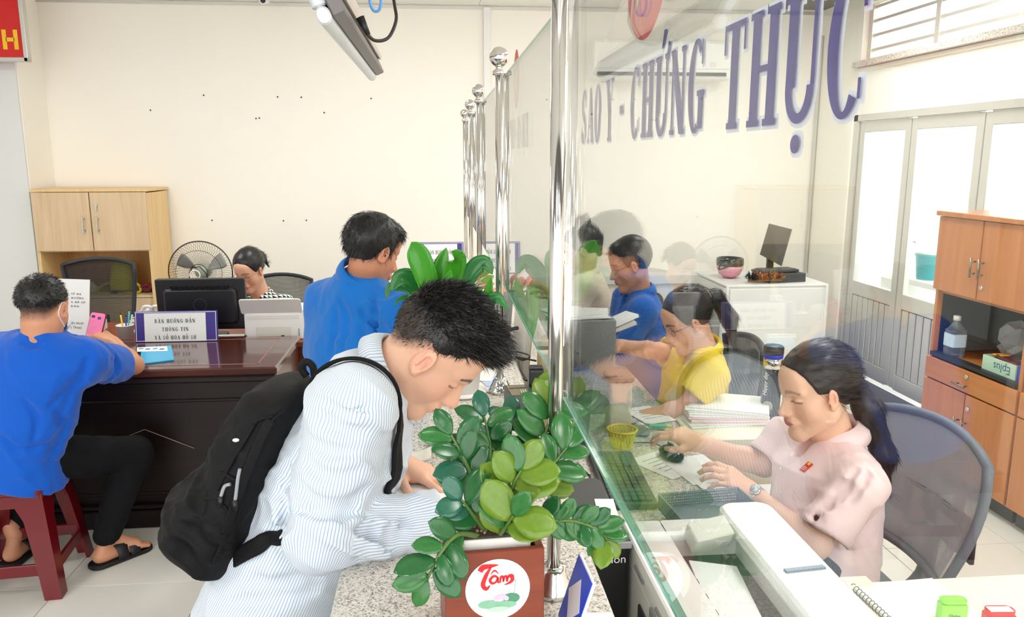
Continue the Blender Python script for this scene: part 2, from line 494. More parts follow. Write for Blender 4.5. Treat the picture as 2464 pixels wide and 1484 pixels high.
# nail holes left in the back wall
for k, (px, py) in enumerate(((362, 265), (490, 229), (668, 233), (725, 234), (780, 271), (893, 237), (616, 285), (624, 284), (510, 530), (682, 531), (737, 530))):
    MB().ball(P(px, py, ROOM_Y1 - .001), (.007, .002, .007), 8, 6).build('nail_hole', M_dgrey, wb)
struct(MB().box((ROOM_X0 - .06, 2.5, 1.5), (.12, 9.1, 3.1)).build('wall_left', M_wallg))
pil = struct(MB().box((-3.86, 6.79, 1.5), (1.36, .42, 3.06)).build('wall_left_pier', M_wall))
MB().box((-3.862, 6.571, 1.5), (1.352, .02, 3.04)).build('grey_face', M_wallg, pil)
# ceiling: slab with lay-in panels
ce = struct(MB().box((-.6, 2.5, ROOM_H + .06), (8.1, 9.1, .08)).build('ceiling', M_joint))
cp = MB().box((0, 0, 0), (1.197, .597, .012), bev=.0012).build('panel', M_ceil); cpm = cp.data; bpy.data.objects.remove(cp)
for i in range(-4, 3):
    for j in range(-2, 9):
        cx, cy = .97 + i * 1.2, 1.9 + j * .6
        if cx + .6 > ROOM_X1 + .2 or cy > ROOM_Y1 or cx - .55 < ROOM_X0: continue
        inst(cpm, 'panel', ce, (cx, cy, ROOM_H + .012))
# cornice strip where the ceiling meets the back wall
struct(MB().box((-.6, ROOM_Y1 - .006, ROOM_H - .012), (7.9, .012, .024)).build('trim_1', M_alu))

# right wall with the folding door and the barred transom
WX = ROOM_X1
wr = MB()
DY0, DY1, DZ = 3.0, 6.32, 2.09       # door opening
TZ0, TZ1, TY1 = 2.46, 2.94, 6.42     # transom opening
wr.box((WX + .07, (DY1 + 7.12) / 2, 1.5), (.14, 7.12 - DY1, 3.06))
wr.box((WX + .07, (-.5 + DY0) / 2, 1.5), (.14, DY0 + .5, 3.06))
wr.box((WX + .07, (DY0 + DY1) / 2, (DZ + TZ0) / 2), (.14, DY1 - DY0, TZ0 - DZ))
wr.box((WX + .07, (DY0 + DY1) / 2, (TZ1 + 3.03) / 2), (.14, DY1 - DY0, 3.03 - TZ1))
struct(wr.build('wall_right', M_wall))
tr = struct(MB().box((WX + .03, (DY0 + DY1) / 2, TZ0 + .02), (.2, DY1 - DY0, .045)).build('window_1', granite('granite_sill')))
tr['label'] = 'barred transom window with granite sill above folding door'
for z in (TZ0 + .13, TZ0 + .24, TZ0 + .35, TZ0 + .455):
    MB().box((WX + .07, (DY0 + DY1) / 2, z), (.03, DY1 - DY0, .022)).build('bar', M_alu, tr)
for y in (6.29, 5.42, 4.55, 3.68):
    MB().box((WX + .07, y, (TZ0 + TZ1) / 2), (.045, .05, TZ1 - TZ0)).build('post', M_alu, tr)
MB().box((WX - .006, (DY0 + DY1) / 2, TZ0 - .02), (.02, DY1 - DY0, .03)).build('ledge', M_wall, tr)
M_pane = thin_glass('door_pane_glass', (.97, .985, .98, 1))
dr = struct(MB().box((WX + .03, (DY0 + DY1) / 2, DZ - .025), (.09, DY1 - DY0, .05)).build('door_1', M_alu))
dr['label'] = 'aluminium folding door with glass above and ribbed panels below'
MB().box((WX + .03, DY1 - .03, DZ / 2), (.09, .06, DZ)).build('jamb', M_alu, dr)
MB().box((WX - .012, DY1 + .06, DZ / 2), (.03, .12, DZ + .06), bev=.004).build('door_casing', M_wall, dr)
edges = [6.25, 5.54, 4.76, 3.98, 3.2]
for i in range(4):
    ya, yb = edges[i], edges[i + 1] + .012; w = ya - yb; cy = (ya + yb) / 2
    lf = MB()
    for y in (ya - .035, yb + .035): lf.box((WX + .03, y, 1.03), (.045, .07, 2.0), bev=.003)
    for z, h in ((2.0, .1), (.70, .11), (.08, .12)): lf.box((WX + .03, cy, z), (.04, w - .1, h), bev=.003)
    l = lf.build('leaf_frame', M_alu, dr)
    MB().box((WX + .03, cy, 1.36), (.006, w - .12, 1.22)).build('pane', M_pane, l)
    n = max(5, int(round((w - .14) / .085))); pw = (w - .14) / n
    for k in range(n):
        MB().box((WX + .028, ya - .07 - pw * (k + .5), .39), (.026, pw - .012, .5), bev=.005).build('slat', M_alu, l)
    MB().box((WX + .04, cy, .39), (.008, w - .12, .52)).build('backing', M_dgrey, l)
# trunking on the walls
struct(MB().box((.435, ROOM_Y1 - .018, 2.2), (.06, .036, 1.58), bev=.004).build('trim_2', M_white))
struct(MB().box((2.05, ROOM_Y1 - .02, .66), (2.7, .04, .085), bev=.006).build('trim_3', M_white))
struct(MB().box((WX - .02, ROOM_Y1 - .02, 1.7), (.025, .025, 2.2), bev=.004).build('trim_4', M_alu))
struct(MB().box((-.6, ROOM_Y1 - .008, .05), (7.9, .016, .1), bev=.003).build('baseboard_back', M_tile))
# outdoors beyond the door
struct(MB().box((6.6, 4.5, -.1), (6.2, 9, .1)).build('ground_outside', mat('concrete_pale', (215, 212, 205), .8)))
t = thing('outdoor_bench', 'white bench standing outside the glass of the folding door', 'bench', (4.0, 5.9, 0))
MB().box((4.0, 5.9, .77), (.45, 1.3, .05), bev=.006).build('bench_top', M_white, t)
for y in (5.35, 6.45): MB().box((4.0, y, .345), (.4, .05, .80), bev=.004).build('leg', M_white, t)
b = thing('paint_bucket', 'teal plastic bucket on the bench outside the glass door', 'bucket', (3.9, 5.93, .795))
MB().lathe([(.085, 0), (.105, .19), (.112, .19), (.112, .205), (.1, .205), (.08, .01)], (3.9, 5.93, .795), 24).build('pail', mat('teal_plastic', (60, 190, 200), .4), b)
MB().lathe([(.0, 0), (.114, 0), (.114, .02), (.0, .022)], (3.9, 5.93, 1.0), 24).build('lid', M_white, b)
M_pet = mat('clear_bottle_plastic', (222, 232, 236), .08, trans=.9, var=.01)
b = thing('water_bottle', 'clear bottle beside the teal bucket outside the door', 'bottle', (3.9, 6.17, .795))
MB().lathe([(.045, 0), (.05, .02), (.05, .19), (.02, .25), (.018, .28), (.0, .28)], (3.9, 6.17, .795), 20).build('bottle_body', M_pet, b)
MB().lathe([(.0, .28), (.02, .28), (.02, .305), (.0, .305)], (3.9, 6.17, .795), 16).build('cap', M_white, b)
t = thing('stair_rail', 'pale sloping handrail outside seen through the glass door', 'railing', (4.25, 6.0, 0))
MB().tube([PX(2212, 365, 4.25), PX(2345, 485, 4.25), PX(2400, 540, 4.25)], .03, 10).build('handrail', M_alu, t)
q = PX(2345, 485, 4.25); MB().cyl((q.x, q.y, -.05), q, .025).build('rail_post', M_alu, t)
q = PX(2400, 540, 4.25); MB().cyl((q.x, q.y, -.05), q, .025).build('rail_post', M_alu, t)

# ceiling lamps of the hall (above the picture; some added to brighten staff side)
M_lamp = bpy.data.materials.new('lamp_diffuser'); M_lamp.use_nodes = True
_b = M_lamp.node_tree.nodes['Principled BSDF']; _b.inputs['Base Color'].default_value = (.9, .9, .9, 1)
_b.inputs['Emission Color'].default_value = (1, .985, .95, 1); _b.inputs['Emission Strength'].default_value = LAMP_STRENGTH
lamp_names = {(-2.6, 1.0): 'over the aisle near the stool', (-2.6, 4.4): 'over the dark desk', (1.8, 1.0): 'over the cream desk', (1.8, 4.4): 'over the staff row', (-.4, -.9): 'behind the counter end', (-.5, 4.9): 'over the far counter', (1.8, 2.7): 'added for brightness above the woman in pink', (2.7, 5.2): 'added for brightness above the white rack', (-2.6, -1.2): 'at the entrance of the hall', (1.9, -1.2): 'added for brightness behind the staff row'}
for (x, y), w in lamp_names.items():
    t = thing('ceiling_lamp', 'square white ceiling lamp ' + w, 'lamp', (x, y, ROOM_H), 0, 'square ceiling lamps')
    f = MB()
    for s in (-1, 1):
        f.box((x + s * .3, y, ROOM_H - .02), (.03, .63, .045), bev=.004); f.box((x, y + s * .3, ROOM_H - .02), (.57, .03, .045), bev=.004)
    f.build('lamp_frame', M_white, t)
    MB().box((x, y, ROOM_H - .015), (.57, .57, .02)).build('diffuser', M_lamp, t)

# ================================================================ the counter, its posts and glass
CT = 1.0
ct = thing('service_counter', 'long granite-topped service counter running to the back wall', 'counter', (.045, 3.4, 0))
M_cbase = mat('counter_panel', (205, 203, 196), .35, var=.05)
for k, (ya, yb) in enumerate(((.85, 2.75), (2.753, 4.6), (4.603, 5.9))):
    MB().box((.045, (ya + yb) / 2, CT - .02), (.475, yb - ya, .04), bev=.006).build('granite_slab', M_gran, ct)
MB().box((.07, 3.375, .48), (.34, 4.95, .96)).build('counter_base', M_cbase, ct)
t = thing('staff_worktop', 'lower grey granite work surface behind the counter glass', 'worktop', (.6, 3.5, 0))
MB().box((.60, 3.45, .735), (.60, 5.1, .03), bev=.004).build('work_surface', M_gran, t)
for y in (1.0, 2.2, 3.3, 4.4, 5.7): MB().box((.58, y, .365), (.5, .03, .71)).build('support', M_cbase, t)

PXG = .19
posts = [(.05, 'behind the photographer end of the counter'), (1.262, 'beside the wooden planter box'), (2.47, 'between the tall leafy plant and the dark box'), (3.70, 'third along the counter'), (4.66, 'fourth along the counter'), (5.58, 'last of the row, by the far sign')]
M_post = M_steel
def make_post(y, lab):
    t = thing('glass_post', 'ball-topped stainless steel post ' + lab, 'post', (PXG, y, CT), 0, 'stainless posts along the counter')
    MB().lathe([(.0, 0), (.038, 0), (.038, .012), (.032, .016), (.032, .024), (.027, .03), (.024, .04), (.019, .05), (.0, .05)], (PXG, y, CT), 28).build('base_flange', M_post, t)
    MB().cyl((PXG, y, CT + .03), (PXG, y, CT + 1.005), .0125, n=24).build('pole', M_post, t)
    MB().lathe([(.0, 0), (.02, 0), (.02, .012), (.012, .018), (.012, .03), (.0, .03)], (PXG, y, CT + .995), 24).build('collar', M_post, t)
    MB().ball((PXG, y, CT + 1.048), .03, 24, 16).build('ball_finial', M_post, t)
    for z in (1.48, 1.86):
        MB().rbox((PXG + .004, y + .028, z), (.022, .045, .085), .008, axis=1).build('clip', M_post, t)
    return t
for y, lab in posts[1:]: make_post(y, lab)
M_glass = thin_glass('counter_glass', (.972, .992, .984, 1), extra=.02)
M_gedge = mat('glass_edge_green', (120, 190, 170), .1, trans=.4, var=.05)
GZ0, GZ1 = 1.362, 1.985
M_purple = mat('purple_letter', (52, 40, 138), .5, var=.03)
M_halo = mat('white_letter_rim', (236, 236, 250), .5, var=.01)
M_red = mat('red_vinyl', (214, 30, 28), .45, var=.03)
M_yel = mat('yellow_vinyl', (250, 200, 40), .45, var=.03)
def make_glass(ya, yb, lab, word, z1=GZ1):
    t = thing('counter_glass_panel', lab, 'glass panel', (PXG + .012, (ya + yb) / 2, GZ0), 0, 'glass panels along the counter')
    x = PXG + .012
    MB().box((x, (ya + yb) / 2, (GZ0 + z1) / 2), (.006, yb - ya, z1 - GZ0 - .004)).build('sheet', M_glass, t)
    for z in (GZ0, z1): MB().box((x, (ya + yb) / 2, z), (.008, yb - ya, .004)).build('polished_edge', M_gedge, t)
    if word:
        segs_, h, zb, em = word
        for txt, y0, ln in segs_:      # lettering sits on the staff side of the sheet
            serif_letters('letter_rim', txt, M_halo, t, (x + .0062, y0, zb), (0, -1, 0), (0, 0, 1), h, ln, grow=.0025)
            serif_letters('letter', txt, M_purple, t, (x + .0048, y0, zb), (0, -1, 0), (0, 0, 1), h, ln)
        yc, zc, r = em
        d = MB(); d.add([V((x + .0060, yc + r * math.cos(2 * PI * k / 48), zc + r * math.sin(2 * PI * k / 48))) for k in range(48)], [tuple(range(48))])
        d.build('red_disc', M_red, t, fix=False)
        s = MB(); pts = []
        for k in range(10):
            a = PI / 2 + PI * k / 5; q = r * (.80 if k % 2 == 0 else .33)
            pts.append(V((x + .0045, yc + q * math.cos(a), zc + q * math.sin(a))))
        s.add(pts + [V((x + .0045, yc, zc))], [(k, (k + 1) % 10, 10) for k in range(10)])
        s.build('yellow_star', M_yel, t, fix=False)
    return t
make_glass(.02, 1.235, 'nearest clear glass panel lettered with SAO Y - CHỨNG THỰC', ((('SAO Y - CHỨNG', 1.15, .536), ('THỰC', .577, .200)), .072, 1.770, (.809, 1.951, .085)), GZ1 + .10)
make_glass(1.29, 2.44, 'second glass panel faintly lettered TƯ PHÁP - HỘ TỊCH', ((('TƯ PHÁP - HỘ TỊCH', 2.40, .56),), .076, 1.776, (2.12, 1.95, .075)))
make_glass(2.50, 3.67, 'clear glass panel behind the third steel post', None)
make_glass(3.73, 4.63, 'clear glass panel between the third and fourth posts', None)
make_glass(4.69, 5.55, 'last clear glass panel before the far sign', None)
# ================================================================ hall side: desk, cabinet, fan, screens
M_beech = wood('beech_veneer', (226, 200, 164), (206, 176, 138), .45, 'Z', 2.5)
M_beech_in = wood('beech_inside', (206, 156, 92), (182, 128, 70), .5, 'Z', 2.5)
M_beech_side = wood('beech_side', (240, 208, 152), (226, 188, 130), .45, 'Z', 2.5)
M_chrome = mat('chrome_handle', (205, 205, 200), .2, metal=1.0)
M_dwood = wood('dark_lacquered_wood', (30, 14, 12), (16, 8, 7), .38, 'X', 2.0, coat=.0, spec=.3)
M_rwood = wood('red_brown_wood', (112, 52, 32), (78, 32, 20), .24, 'Z', 2.0, coat=.3)
M_topwood = wood('polished_desk_top', (92, 42, 30), (58, 24, 18), .12, 'X', 2.0, coat=.6)
M_table2 = wood('orange_brown_table', (150, 78, 46), (122, 58, 34), .3, 'X', 2.0)
M_navy = mat('purple_blue_board', (58, 44, 138), .35, var=.04)
M_mesh = None
def mesh_fabric(name, rgb, cell=330, hole=.42):
    "open woven mesh: threads of a colour with holes between them"
    m = mat(name, rgb, .7, var=.05); nt = m.node_tree; b = nt.nodes['Principled BSDF']
    tc = nt.nodes.new('ShaderNodeTexCoord'); sp = nt.nodes.new('ShaderNodeSeparateXYZ'); nt.links.new(tc.outputs['Object'], sp.inputs[0])
    def mth(op, x, y=None):
        n = nt.nodes.new('ShaderNodeMath'); n.operation = op
        for i, q in enumerate((x, y)):
            if q is None: continue
            if isinstance(q, (int, float)): n.inputs[i].default_value = q
            else: nt.links.new(q, n.inputs[i])
        return n.outputs[0]
    su = mth('ADD', sp.outputs[0], sp.outputs[1])
    a = mth('GREATER_THAN', mth('FRACT', mth('MULTIPLY', su, cell)), hole)
    c = mth('GREATER_THAN', mth('FRACT', mth('MULTIPLY', sp.outputs[2], cell * .75)), hole)
    nt.links.new(mth('MAXIMUM', a, c), b.inputs['Alpha'])
    return m

# ---- beech filing cabinet against the back wall
CX0, CX1, CY0, CY1, CZ = -3.14, -2.28, 6.5, 6.98, 1.5
t = thing('filing_cabinet', 'pale beech cabinet with two doors above an open shelf', 'cabinet', (-2.71, 6.7, 0))
MB().box(((CX0 + CX1) / 2, (CY0 + CY1) / 2 - .005, CZ + .0), (CX1 - CX0 + .02, CY1 - CY0 + .02, .022), bev=.003).build('top_board', M_beech_side, t)
for x in (CX0 + .01, CX1 - .01): MB().box((x, (CY0 + CY1) / 2, .745), (.02, CY1 - CY0, 1.47)).build('side_panel', M_beech_side, t)
MB().box(((CX0 + CX1) / 2, CY1 - .008, .745), (CX1 - CX0 - .04, .012, 1.47)).build('back_panel', M_beech_in, t)
for z in (1.03, .655): MB().box(((CX0 + CX1) / 2, (CY0 + CY1) / 2, z), (CX1 - CX0 - .04, CY1 - CY0 - .03, .02)).build('shelf', M_beech, t)
MB().box(((CX0 + CX1) / 2, CY0 + .03, .33), (CX1 - CX0 - .044, .02, .62)).build('lower_front', M_beech, t)
for s, xa, xb in ((-1, CX0 + .002, -2.712), (1, -2.708, CX1 - .002)):
    d = MB().box(((xa + xb) / 2, CY0 - .009, 1.258), (xb - xa - .003, .018, .455), bev=.0015).build('door', M_beech, t)
    hx = -2.71 + s * .052; h = MB()
    h.box((hx, CY0 - .05, 1.235), (.010, .010, .13), bev=.002)
    for z in (1.19, 1.28): h.cyl((hx, CY0 - .018, z), (hx, CY0 - .05, z), .007, n=10)
    h.build('handle', M_chrome, d)
    if s > 0:
        k = MB(); k.cyl((-2.66, CY0 - .018, 1.39), (-2.66, CY0 - .03, 1.39), .012, n=14); k.box((-2.66, CY0 - .032, 1.36), (.012, .003, .04)); k.build('lock', M_chrome, d)
hd = MB()
hd.box((-2.41, CY0 - .02, .46), (.12, .012, .012), bev=.002)
for x in (-2.46, -2.36): hd.cyl((x, CY0 + .02, .46), (x, CY0 - .02, .46), .006, n=8)
hd.build('handle', M_chrome, t)
# things on its shelf
M_lime = mat('lime_fabric', (178, 172, 24), .8, var=.12, bump=.4, bscale=60)
t = thing('lime_rucksack', 'small lime green rucksack slumped on the cabinet shelf', 'backpack', (-2.62, 6.72, .665))
m = MB(); cx, cy = -2.6, 6.72
rows = []
for i, (z, w, d) in enumerate(((.0, .085, .06), (.02, .1, .075), (.08, .1, .075), (.16, .088, .068), (.22, .078, .055), (.25, .05, .04), (.257, .01, .01))):
    rows.append([(cx + w * (abs(math.cos(a)) ** .6) * (1 if math.cos(a) > 0 else -1), cy + d * (abs(math.sin(a)) ** .6) * (1 if math.sin(a) > 0 else -1), .665 + z) for a in [2 * PI * k / 24 for k in range(25)]])
m.sheet(rows); m.build('pack_body', M_lime, t)
MB().box((cx, cy - .075, .73), (.15, .03, .1), bev=.012).build('front_pocket', M_lime, t)
for sgn in (-1, 1):
    MB().tube(smoothpath([(cx + sgn * .08, cy - .03, .75), (cx + sgn * .15, cy - .07, .72), (cx + sgn * .16, cy - .12, .675), (cx + sgn * .06, cy - .14, .672)]), .011, 6).build('strap', M_lime, t)
MB().ball((cx - .03, cy - .13, .68), (.03, .012, .012), 12, 8).build('buckle', M_black, t)
MB().tube(smoothpath([(cx - .02, cy, .92), (cx + .0, cy - .01, .945), (cx + .03, cy, .92)]), .006, 6).build('grab_loop', M_lime, t)
def crumple(name, label, cat, c, r, m_, seed, sq=(1, 1, 1)):
    rnd = random.Random(seed); mb = MB(); n, mm = 14, 9; vs = []
    for i in range(mm + 1):
        for k in range(n):
            th = PI * i / mm; a = 2 * PI * k / n; q = r * (1 + (rnd.uniform(-.28, .28) if 0 < i < mm else 0))
            vs.append(V((c[0] + q * math.sin(th) * math.cos(a) * sq[0], c[1] + q * math.sin(th) * math.sin(a) * sq[1], max(c[2] - r * sq[2] * .8, c[2] - q * math.cos(th) * sq[2]))))
    mb.add(vs, [(i * n + k, i * n + (k + 1) % n, (i + 1) * n + (k + 1) % n, (i + 1) * n + k) for i in range(mm) for k in range(n)])
    return tag(mb.build(name, m_), label, cat)
crumple('paper_ball', 'crumpled pale green paper on the cabinet shelf beside the rucksack', 'paper', (-2.84, 6.66, .705), .05, mat('green_print_paper', (214, 216, 170), .7, var=.3, scale=40), 3)
crumple('cloth_bundle', 'dark red and navy cloth bundle on the cabinet shelf', 'cloth', (-2.40, 6.66, .70), .045, mat('maroon_cloth', (120, 40, 50), .8, var=.5, scale=30), 5, (1.4, 1, .8))

# ---- red sign on the pier
t = thing('red_wall_sign', 'red hanging sign with yellow letters in a white metal frame', 'sign', (-3.6, 6.43, 2.46))
SX1, SZ0, SZ1 = -3.02, 2.465, 2.99
MB().box(((-4.4 + SX1) / 2, 6.43, (SZ0 + SZ1) / 2), (SX1 + 4.4, .03, SZ1 - SZ0)).build('sign_board', M_red, t)
for a, b in (((-4.4, SZ0), (SX1, SZ0)), ((SX1, SZ0), (SX1, SZ1)), ((-4.4, SZ1), (SX1, SZ1)), ((-4.4, SZ0), (-4.4, SZ1))):
    MB().box(((a[0] + b[0]) / 2, 6.42, (a[1] + b[1]) / 2), (abs(a[0] - b[0]) + .03, .06, abs(a[1] - b[1]) + .03), bev=.004).build('sign_frame', M_alu, t)
MB().box((-3.6, 6.5, 2.75), (.5, .12, .08)).build('bracket', M_alu, t)
hm = MB()
for q in ((-3.165, 0), (-3.085, 0)): hm.box((q[0], 6.413, 2.607), (.03, .004, .14))
hm.box((-3.125, 6.413, 2.607), (.06, .004, .028)); hm.build('letter', M_yel, t)

# ---- dark lacquered desk
DX0, DX1, DFY, DBY, DT = -2.55, -.775, 3.70, 4.37, .78
t = thing('reception_desk', 'dark lacquered wooden desk with a polished red-brown top', 'desk', (-1.66, 4.0, 0))
MB().box(((DX0 + DX1) / 2, (DFY + DBY) / 2, DT - .02), (DX1 - DX0, DBY - DFY, .04), bev=.008).build('desk_top', M_topwood, t)
inl = MB(); a0, a1, b0, b1 = DX0 + .1, DX1 - .1, DFY + .07, DBY - .06
for (p, q) in (((a0, b0), (a1, b0)), ((a1, b0), (a1, b1)), ((a1, b1), (a0, b1)), ((a0, b1), (a0, b0))):
    inl.box(((p[0] + q[0]) / 2, (p[1] + q[1]) / 2, DT + .0005), (abs(p[0] - q[0]) + .005, abs(p[1] - q[1]) + .005, .002))
inl.build('inlay_line', mat('inlay_wood', (150, 108, 80), .3), t)
MB().box(((DX0 + DX1) / 2, DFY + .02, DT - .055), (DX1 - DX0 - .012, .04, .03), bev=.006).build('top_moulding', M_dwood, t)
MB().box(((DX0 + DX1) / 2, DFY + .04, .37), (DX1 - DX0 - .03, .03, .70)).build('front_panel', M_dwood, t)
for (p, q) in (((-2.4, .62), (-.88, .62)), ((-2.4, .16), (-.88, .16)), ((-2.4, .16), (-2.4, .62)), ((-.88, .16), (-.88, .62))):
    MB().box(((p[0] + q[0]) / 2, DFY + .022, (p[1] + q[1]) / 2), (abs(p[0] - q[0]) + .016, .012, abs(p[1] - q[1]) + .016), bev=.004).build('panel_moulding', M_dwood, t)
for z, w in ((.045, .09), (.105, .02)):
    MB().box(((DX0 + DX1) / 2, DFY + .012, z), (DX1 - DX0 + .01, .06, w), bev=.006).build('plinth', M_dwood, t)
for x in (DX0 + .015, DX1 - .03): MB().box((x, (DFY + DBY) / 2 + .015, .37), (.03, DBY - DFY - .04, .74), bev=.003).build('side_panel', M_rwood, t)
sc = MB(); p1 = P(348, 1033, DFY + .02); p2 = P(468, 1078, DFY + .02); p0 = P(300, 1052, DFY + .02)
sc.tube([p1, p2], .0022, 6); sc.tube([p0, p1], .0016, 6); sc.build('scratch', mat('scratch_pale', (150, 130, 110), .5), t)
MB().box(P(400, 1218, DFY + .022), (.075, .002, .008)).build('worn_patch', mat('worn_wood', (170, 130, 90), .6, var=.4, scale=60), t)

t = thing('side_table', 'orange-brown table pushed behind the dark desk', 'table', (-1.6, 4.7, 0))
MB().box((-1.55, 4.72, .725), (1.62, .66, .03), bev=.004).build('table_top', M_table2, t)
MB().box((-.755, 4.72, .35), (.03, .6, .71)).build('side_panel', M_table2, t)
MB().box((-2.34, 4.72, .35), (.03, .6, .71)).build('side_panel', M_table2, t)
MB().box((-1.55, 4.46, .45), (1.55, .02, .5)).build('modesty_panel', M_table2, t)

# ---- name boards
def name_board(x0, x1, y, z, h, lab, lines, lean=.12, txtw=(.26, .17, .27)):
    t = thing('name_board', lab, 'sign', ((x0 + x1) / 2, y, z)); w = x1 - x0
    M = RX(-lean); o = V(((x0 + x1) / 2, y, z))
    def L(x, yy, zz): return o + M @ V((x, yy, zz))
    MB().box(L(0, 0, h / 2), (w, .012, h), M, bev=.002).build('board', M_navy, t)
    f = M_white
    for q in (((0, h - .006), (w - .01, .003)), ((0, .006), (w - .01, .003)), ((-w / 2 + .008, h / 2), (.003, h - .012)), ((w / 2 - .008, h / 2), (.003, h - .012))):
        MB().box(L(q[0][0], -.0068, q[0][1]), (q[1][0], .002, q[1][1]), M).build('border_line', f, t)
    MB().box(L(-w * .01, -.0075, h / 2 - .004), (w * .74, .003, h * .92), M).build('paper', M_paper, t)
    zz = h * .62
    for k, s in enumerate(lines):
        serif_text('text_line', s, M_ink, t, L(-w * .01, -.0098, zz - k * h * .27), M @ V((1, 0, 0)), M @ V((0, 0, 1)), h * .125, w * txtw[k], center=True, gap=.14)
    MB().box(o + V((0, .04, .004)), (w * .9, .09, .006)).build('foot_plate', M_navy, t)
    return t
name_board(-1.625, -1.195, 4.285, DT, .165, 'purple and white name board on the dark desk', ('BÀN HƯỚNG DẪN', 'THÔNG TIN', 'VÀ SỐ HÓA HỒ SƠ'), txtw=(.49, .32, .50))
name_board(-.135, .16, 5.15, CT, .21, 'purple-edged name board at the far end of the counter', ('BÀN HƯỚNG DẪN', 'THÔNG TIN', 'VÀ SỐ HÓA HỒ SƠ'), txtw=(.55, .36, .56))

# ---- things on the tables
t = thing('printed_notice', 'white printed notice sheet leaning behind the seated man', 'sign', (-1.87, 4.15, DT))
M = RX(-.14) @ RY(.05); o = V((-1.905, 4.14, DT))
MB().box(o + M @ V((0, 0, .185)), (.20, .004, .36), M).build('sheet', M_paper, t)
for k, (s, x, w) in enumerate((('TẾ HẠ', .035, .05), ('HƯỚNG', .042, .062), ('N HỒ SƠ', .045, .07), ('DÂN', .03, .04))):
    serif_text('text_line', s, M_ink, t, o + M @ V((x, -.003, .285 - k * .021)), M @ V((1, 0, 0)), M @ V((0, 0, 1)), .009, w, center=True, gap=.12)
font_text('text_line', 'điện thoại', M_ink, t, o + M @ V((0, -.003, .135)), M @ V((1, 0, 0)), M @ V((0, 0, 1)), .017)
font_text('text_line', '( Thoa)', M_ink, t, o + M @ V((.01, -.003, .112)), M @ V((1, 0, 0)), M @ V((0, 0, 1)), .018)
MB().box(o + V((0, .05, .003)), (.16, .1, .006)).build('foot_plate', M_white, t)
M_scr = mat('grey_print_wrap', (205, 208, 206), .45, var=.35, scale=60)
t = thing('wrapped_bundle', 'grey printed paper bundle in clear wrap on the table', 'parcel', (-2.15, 4.62, .74))
MB().box((-2.13, 4.62, .785), (.36, .34, .088), RZ(.12), bev=.018).build('bundle', M_scr, t)
t = thing('gift_bag', 'clear plastic bag with a red cord handle at the picture edge', 'bag', (-2.25, 4.68, .83))
crb = MB(); crb.rbox((-2.27, 4.72, .885), (.11, .07, .11), .03, bev=.02); crb.build('bag_body', mat('cloudy_plastic', (222, 222, 220), .3, var=.06), t)
MB().tube(smoothpath([(-2.235, 4.70, .865), (-2.215, 4.69, .90), (-2.235, 4.69, .925), (-2.27, 4.7, .935)]), .005, 8).build('cord_handle', M_red, t)
MB().box((-2.24, 4.682, .862), (.04, .012, .018), bev=.003).build('blue_label', mat('blue_label', (40, 80, 190), .5), t)

t = thing('pen_cup', 'white plastic pen cup beside the purple name board', 'cup', (-1.76, 4.44, .74))
c = P(302, 800, 4.45)
MB().lathe([(.0, 0), (.036, 0), (.045, .1), (.047, .1), (.047, .104), (.041, .104), (.034, .006), (.0, .006)], (c.x, 4.45, .74), 28).build('cup_body', M_white, t)
t2_cols = ((240, 200, 40), (80, 190, 180), (40, 50, 150), (220, 220, 220))
for k, (dx, dy, lean, h) in enumerate(((-.012, .0, -.10, .15), (.010, .006, .12, .17), (.004, -.012, .05, .14), (.018, .01, .2, .15))):
    p = thing('pen', ('yellow', 'teal', 'navy', 'white')[k] + ' pen standing in the white pen cup', 'pen', (c.x + dx, 4.45 + dy, .75), 0, 'pens in the white cup')
    a = V((c.x + dx * .5, 4.45 + dy * .5, .748)); b = a + V((math.sin(lean) * h, .01, h))
    MB().cyl(a, b, .0045, n=8).build('barrel', mat('pen_%d' % k, t2_cols[k], .4), p)
    MB().cyl(b, b + (b - a).normalized() * .012, .0035, .002, n=8).build('tip', M_dgrey, p)
cbag = crumple('carrier_bag', 'knotted white plastic carrier bag on the table by the monitor', 'bag', (-1.69, 4.66, .805), .08, mat('white_film_plastic', (236, 234, 232), .3, var=.05), 9, (1.05, .8, .98))
for sx in (-.02, .03): MB().tube(smoothpath([(-1.70 + sx, 4.66, .86), (-1.68 + sx, 4.65, .905), (-1.64 + sx, 4.65, .90), (-1.63 + sx, 4.66, .85)]), .010, 7).build('handle', MATS['white_film_plastic'], cbag)

t = thing('desk_monitor', 'black computer monitor seen from behind on the table', 'monitor', (-1.345, 4.6, .74))
MX, MY = -1.345, 4.56; M = RX(.06)
MB().rbox((MX, MY, .935), (.49, .035, .295), .012, M, axis=1, bev=.004).build('casing', M_black, t)
MB().rbox((MX, MY - .028, .925), (.40, .03, .205), .02, M, axis=1, bev=.012).build('rear_hump', M_black, t)
v = MB()
for k in range(34): v.box((MX - .155 + k * .0094, MY - .042 + .006, 1.035), (.004, .02, .012), M)
o = v.build('vent', mat('vent_dark', (8, 8, 9), .6), t); o['kind'] = 'stuff'
MB().tube([(MX + .0 + .036 * math.cos(a), MY - .0455, .935 + .036 * math.sin(a)) for a in [2 * PI * k / 28 for k in range(28)]], .0018, 6, closed=True).build('badge_ring', M_dgrey, t)
MB().box((MX, MY + .01, .80), (.07, .03, .12)).build('neck', M_black, t)
MB().rbox((MX, MY + .02, .747), (.24, .17, .014), .05).build('stand_base', M_black, t)
for k, s in enumerate((-1, 1)): MB().ball((MX + s * .035, MY - .0435, .975), .003, 8, 6).build('screw', M_grey, t)

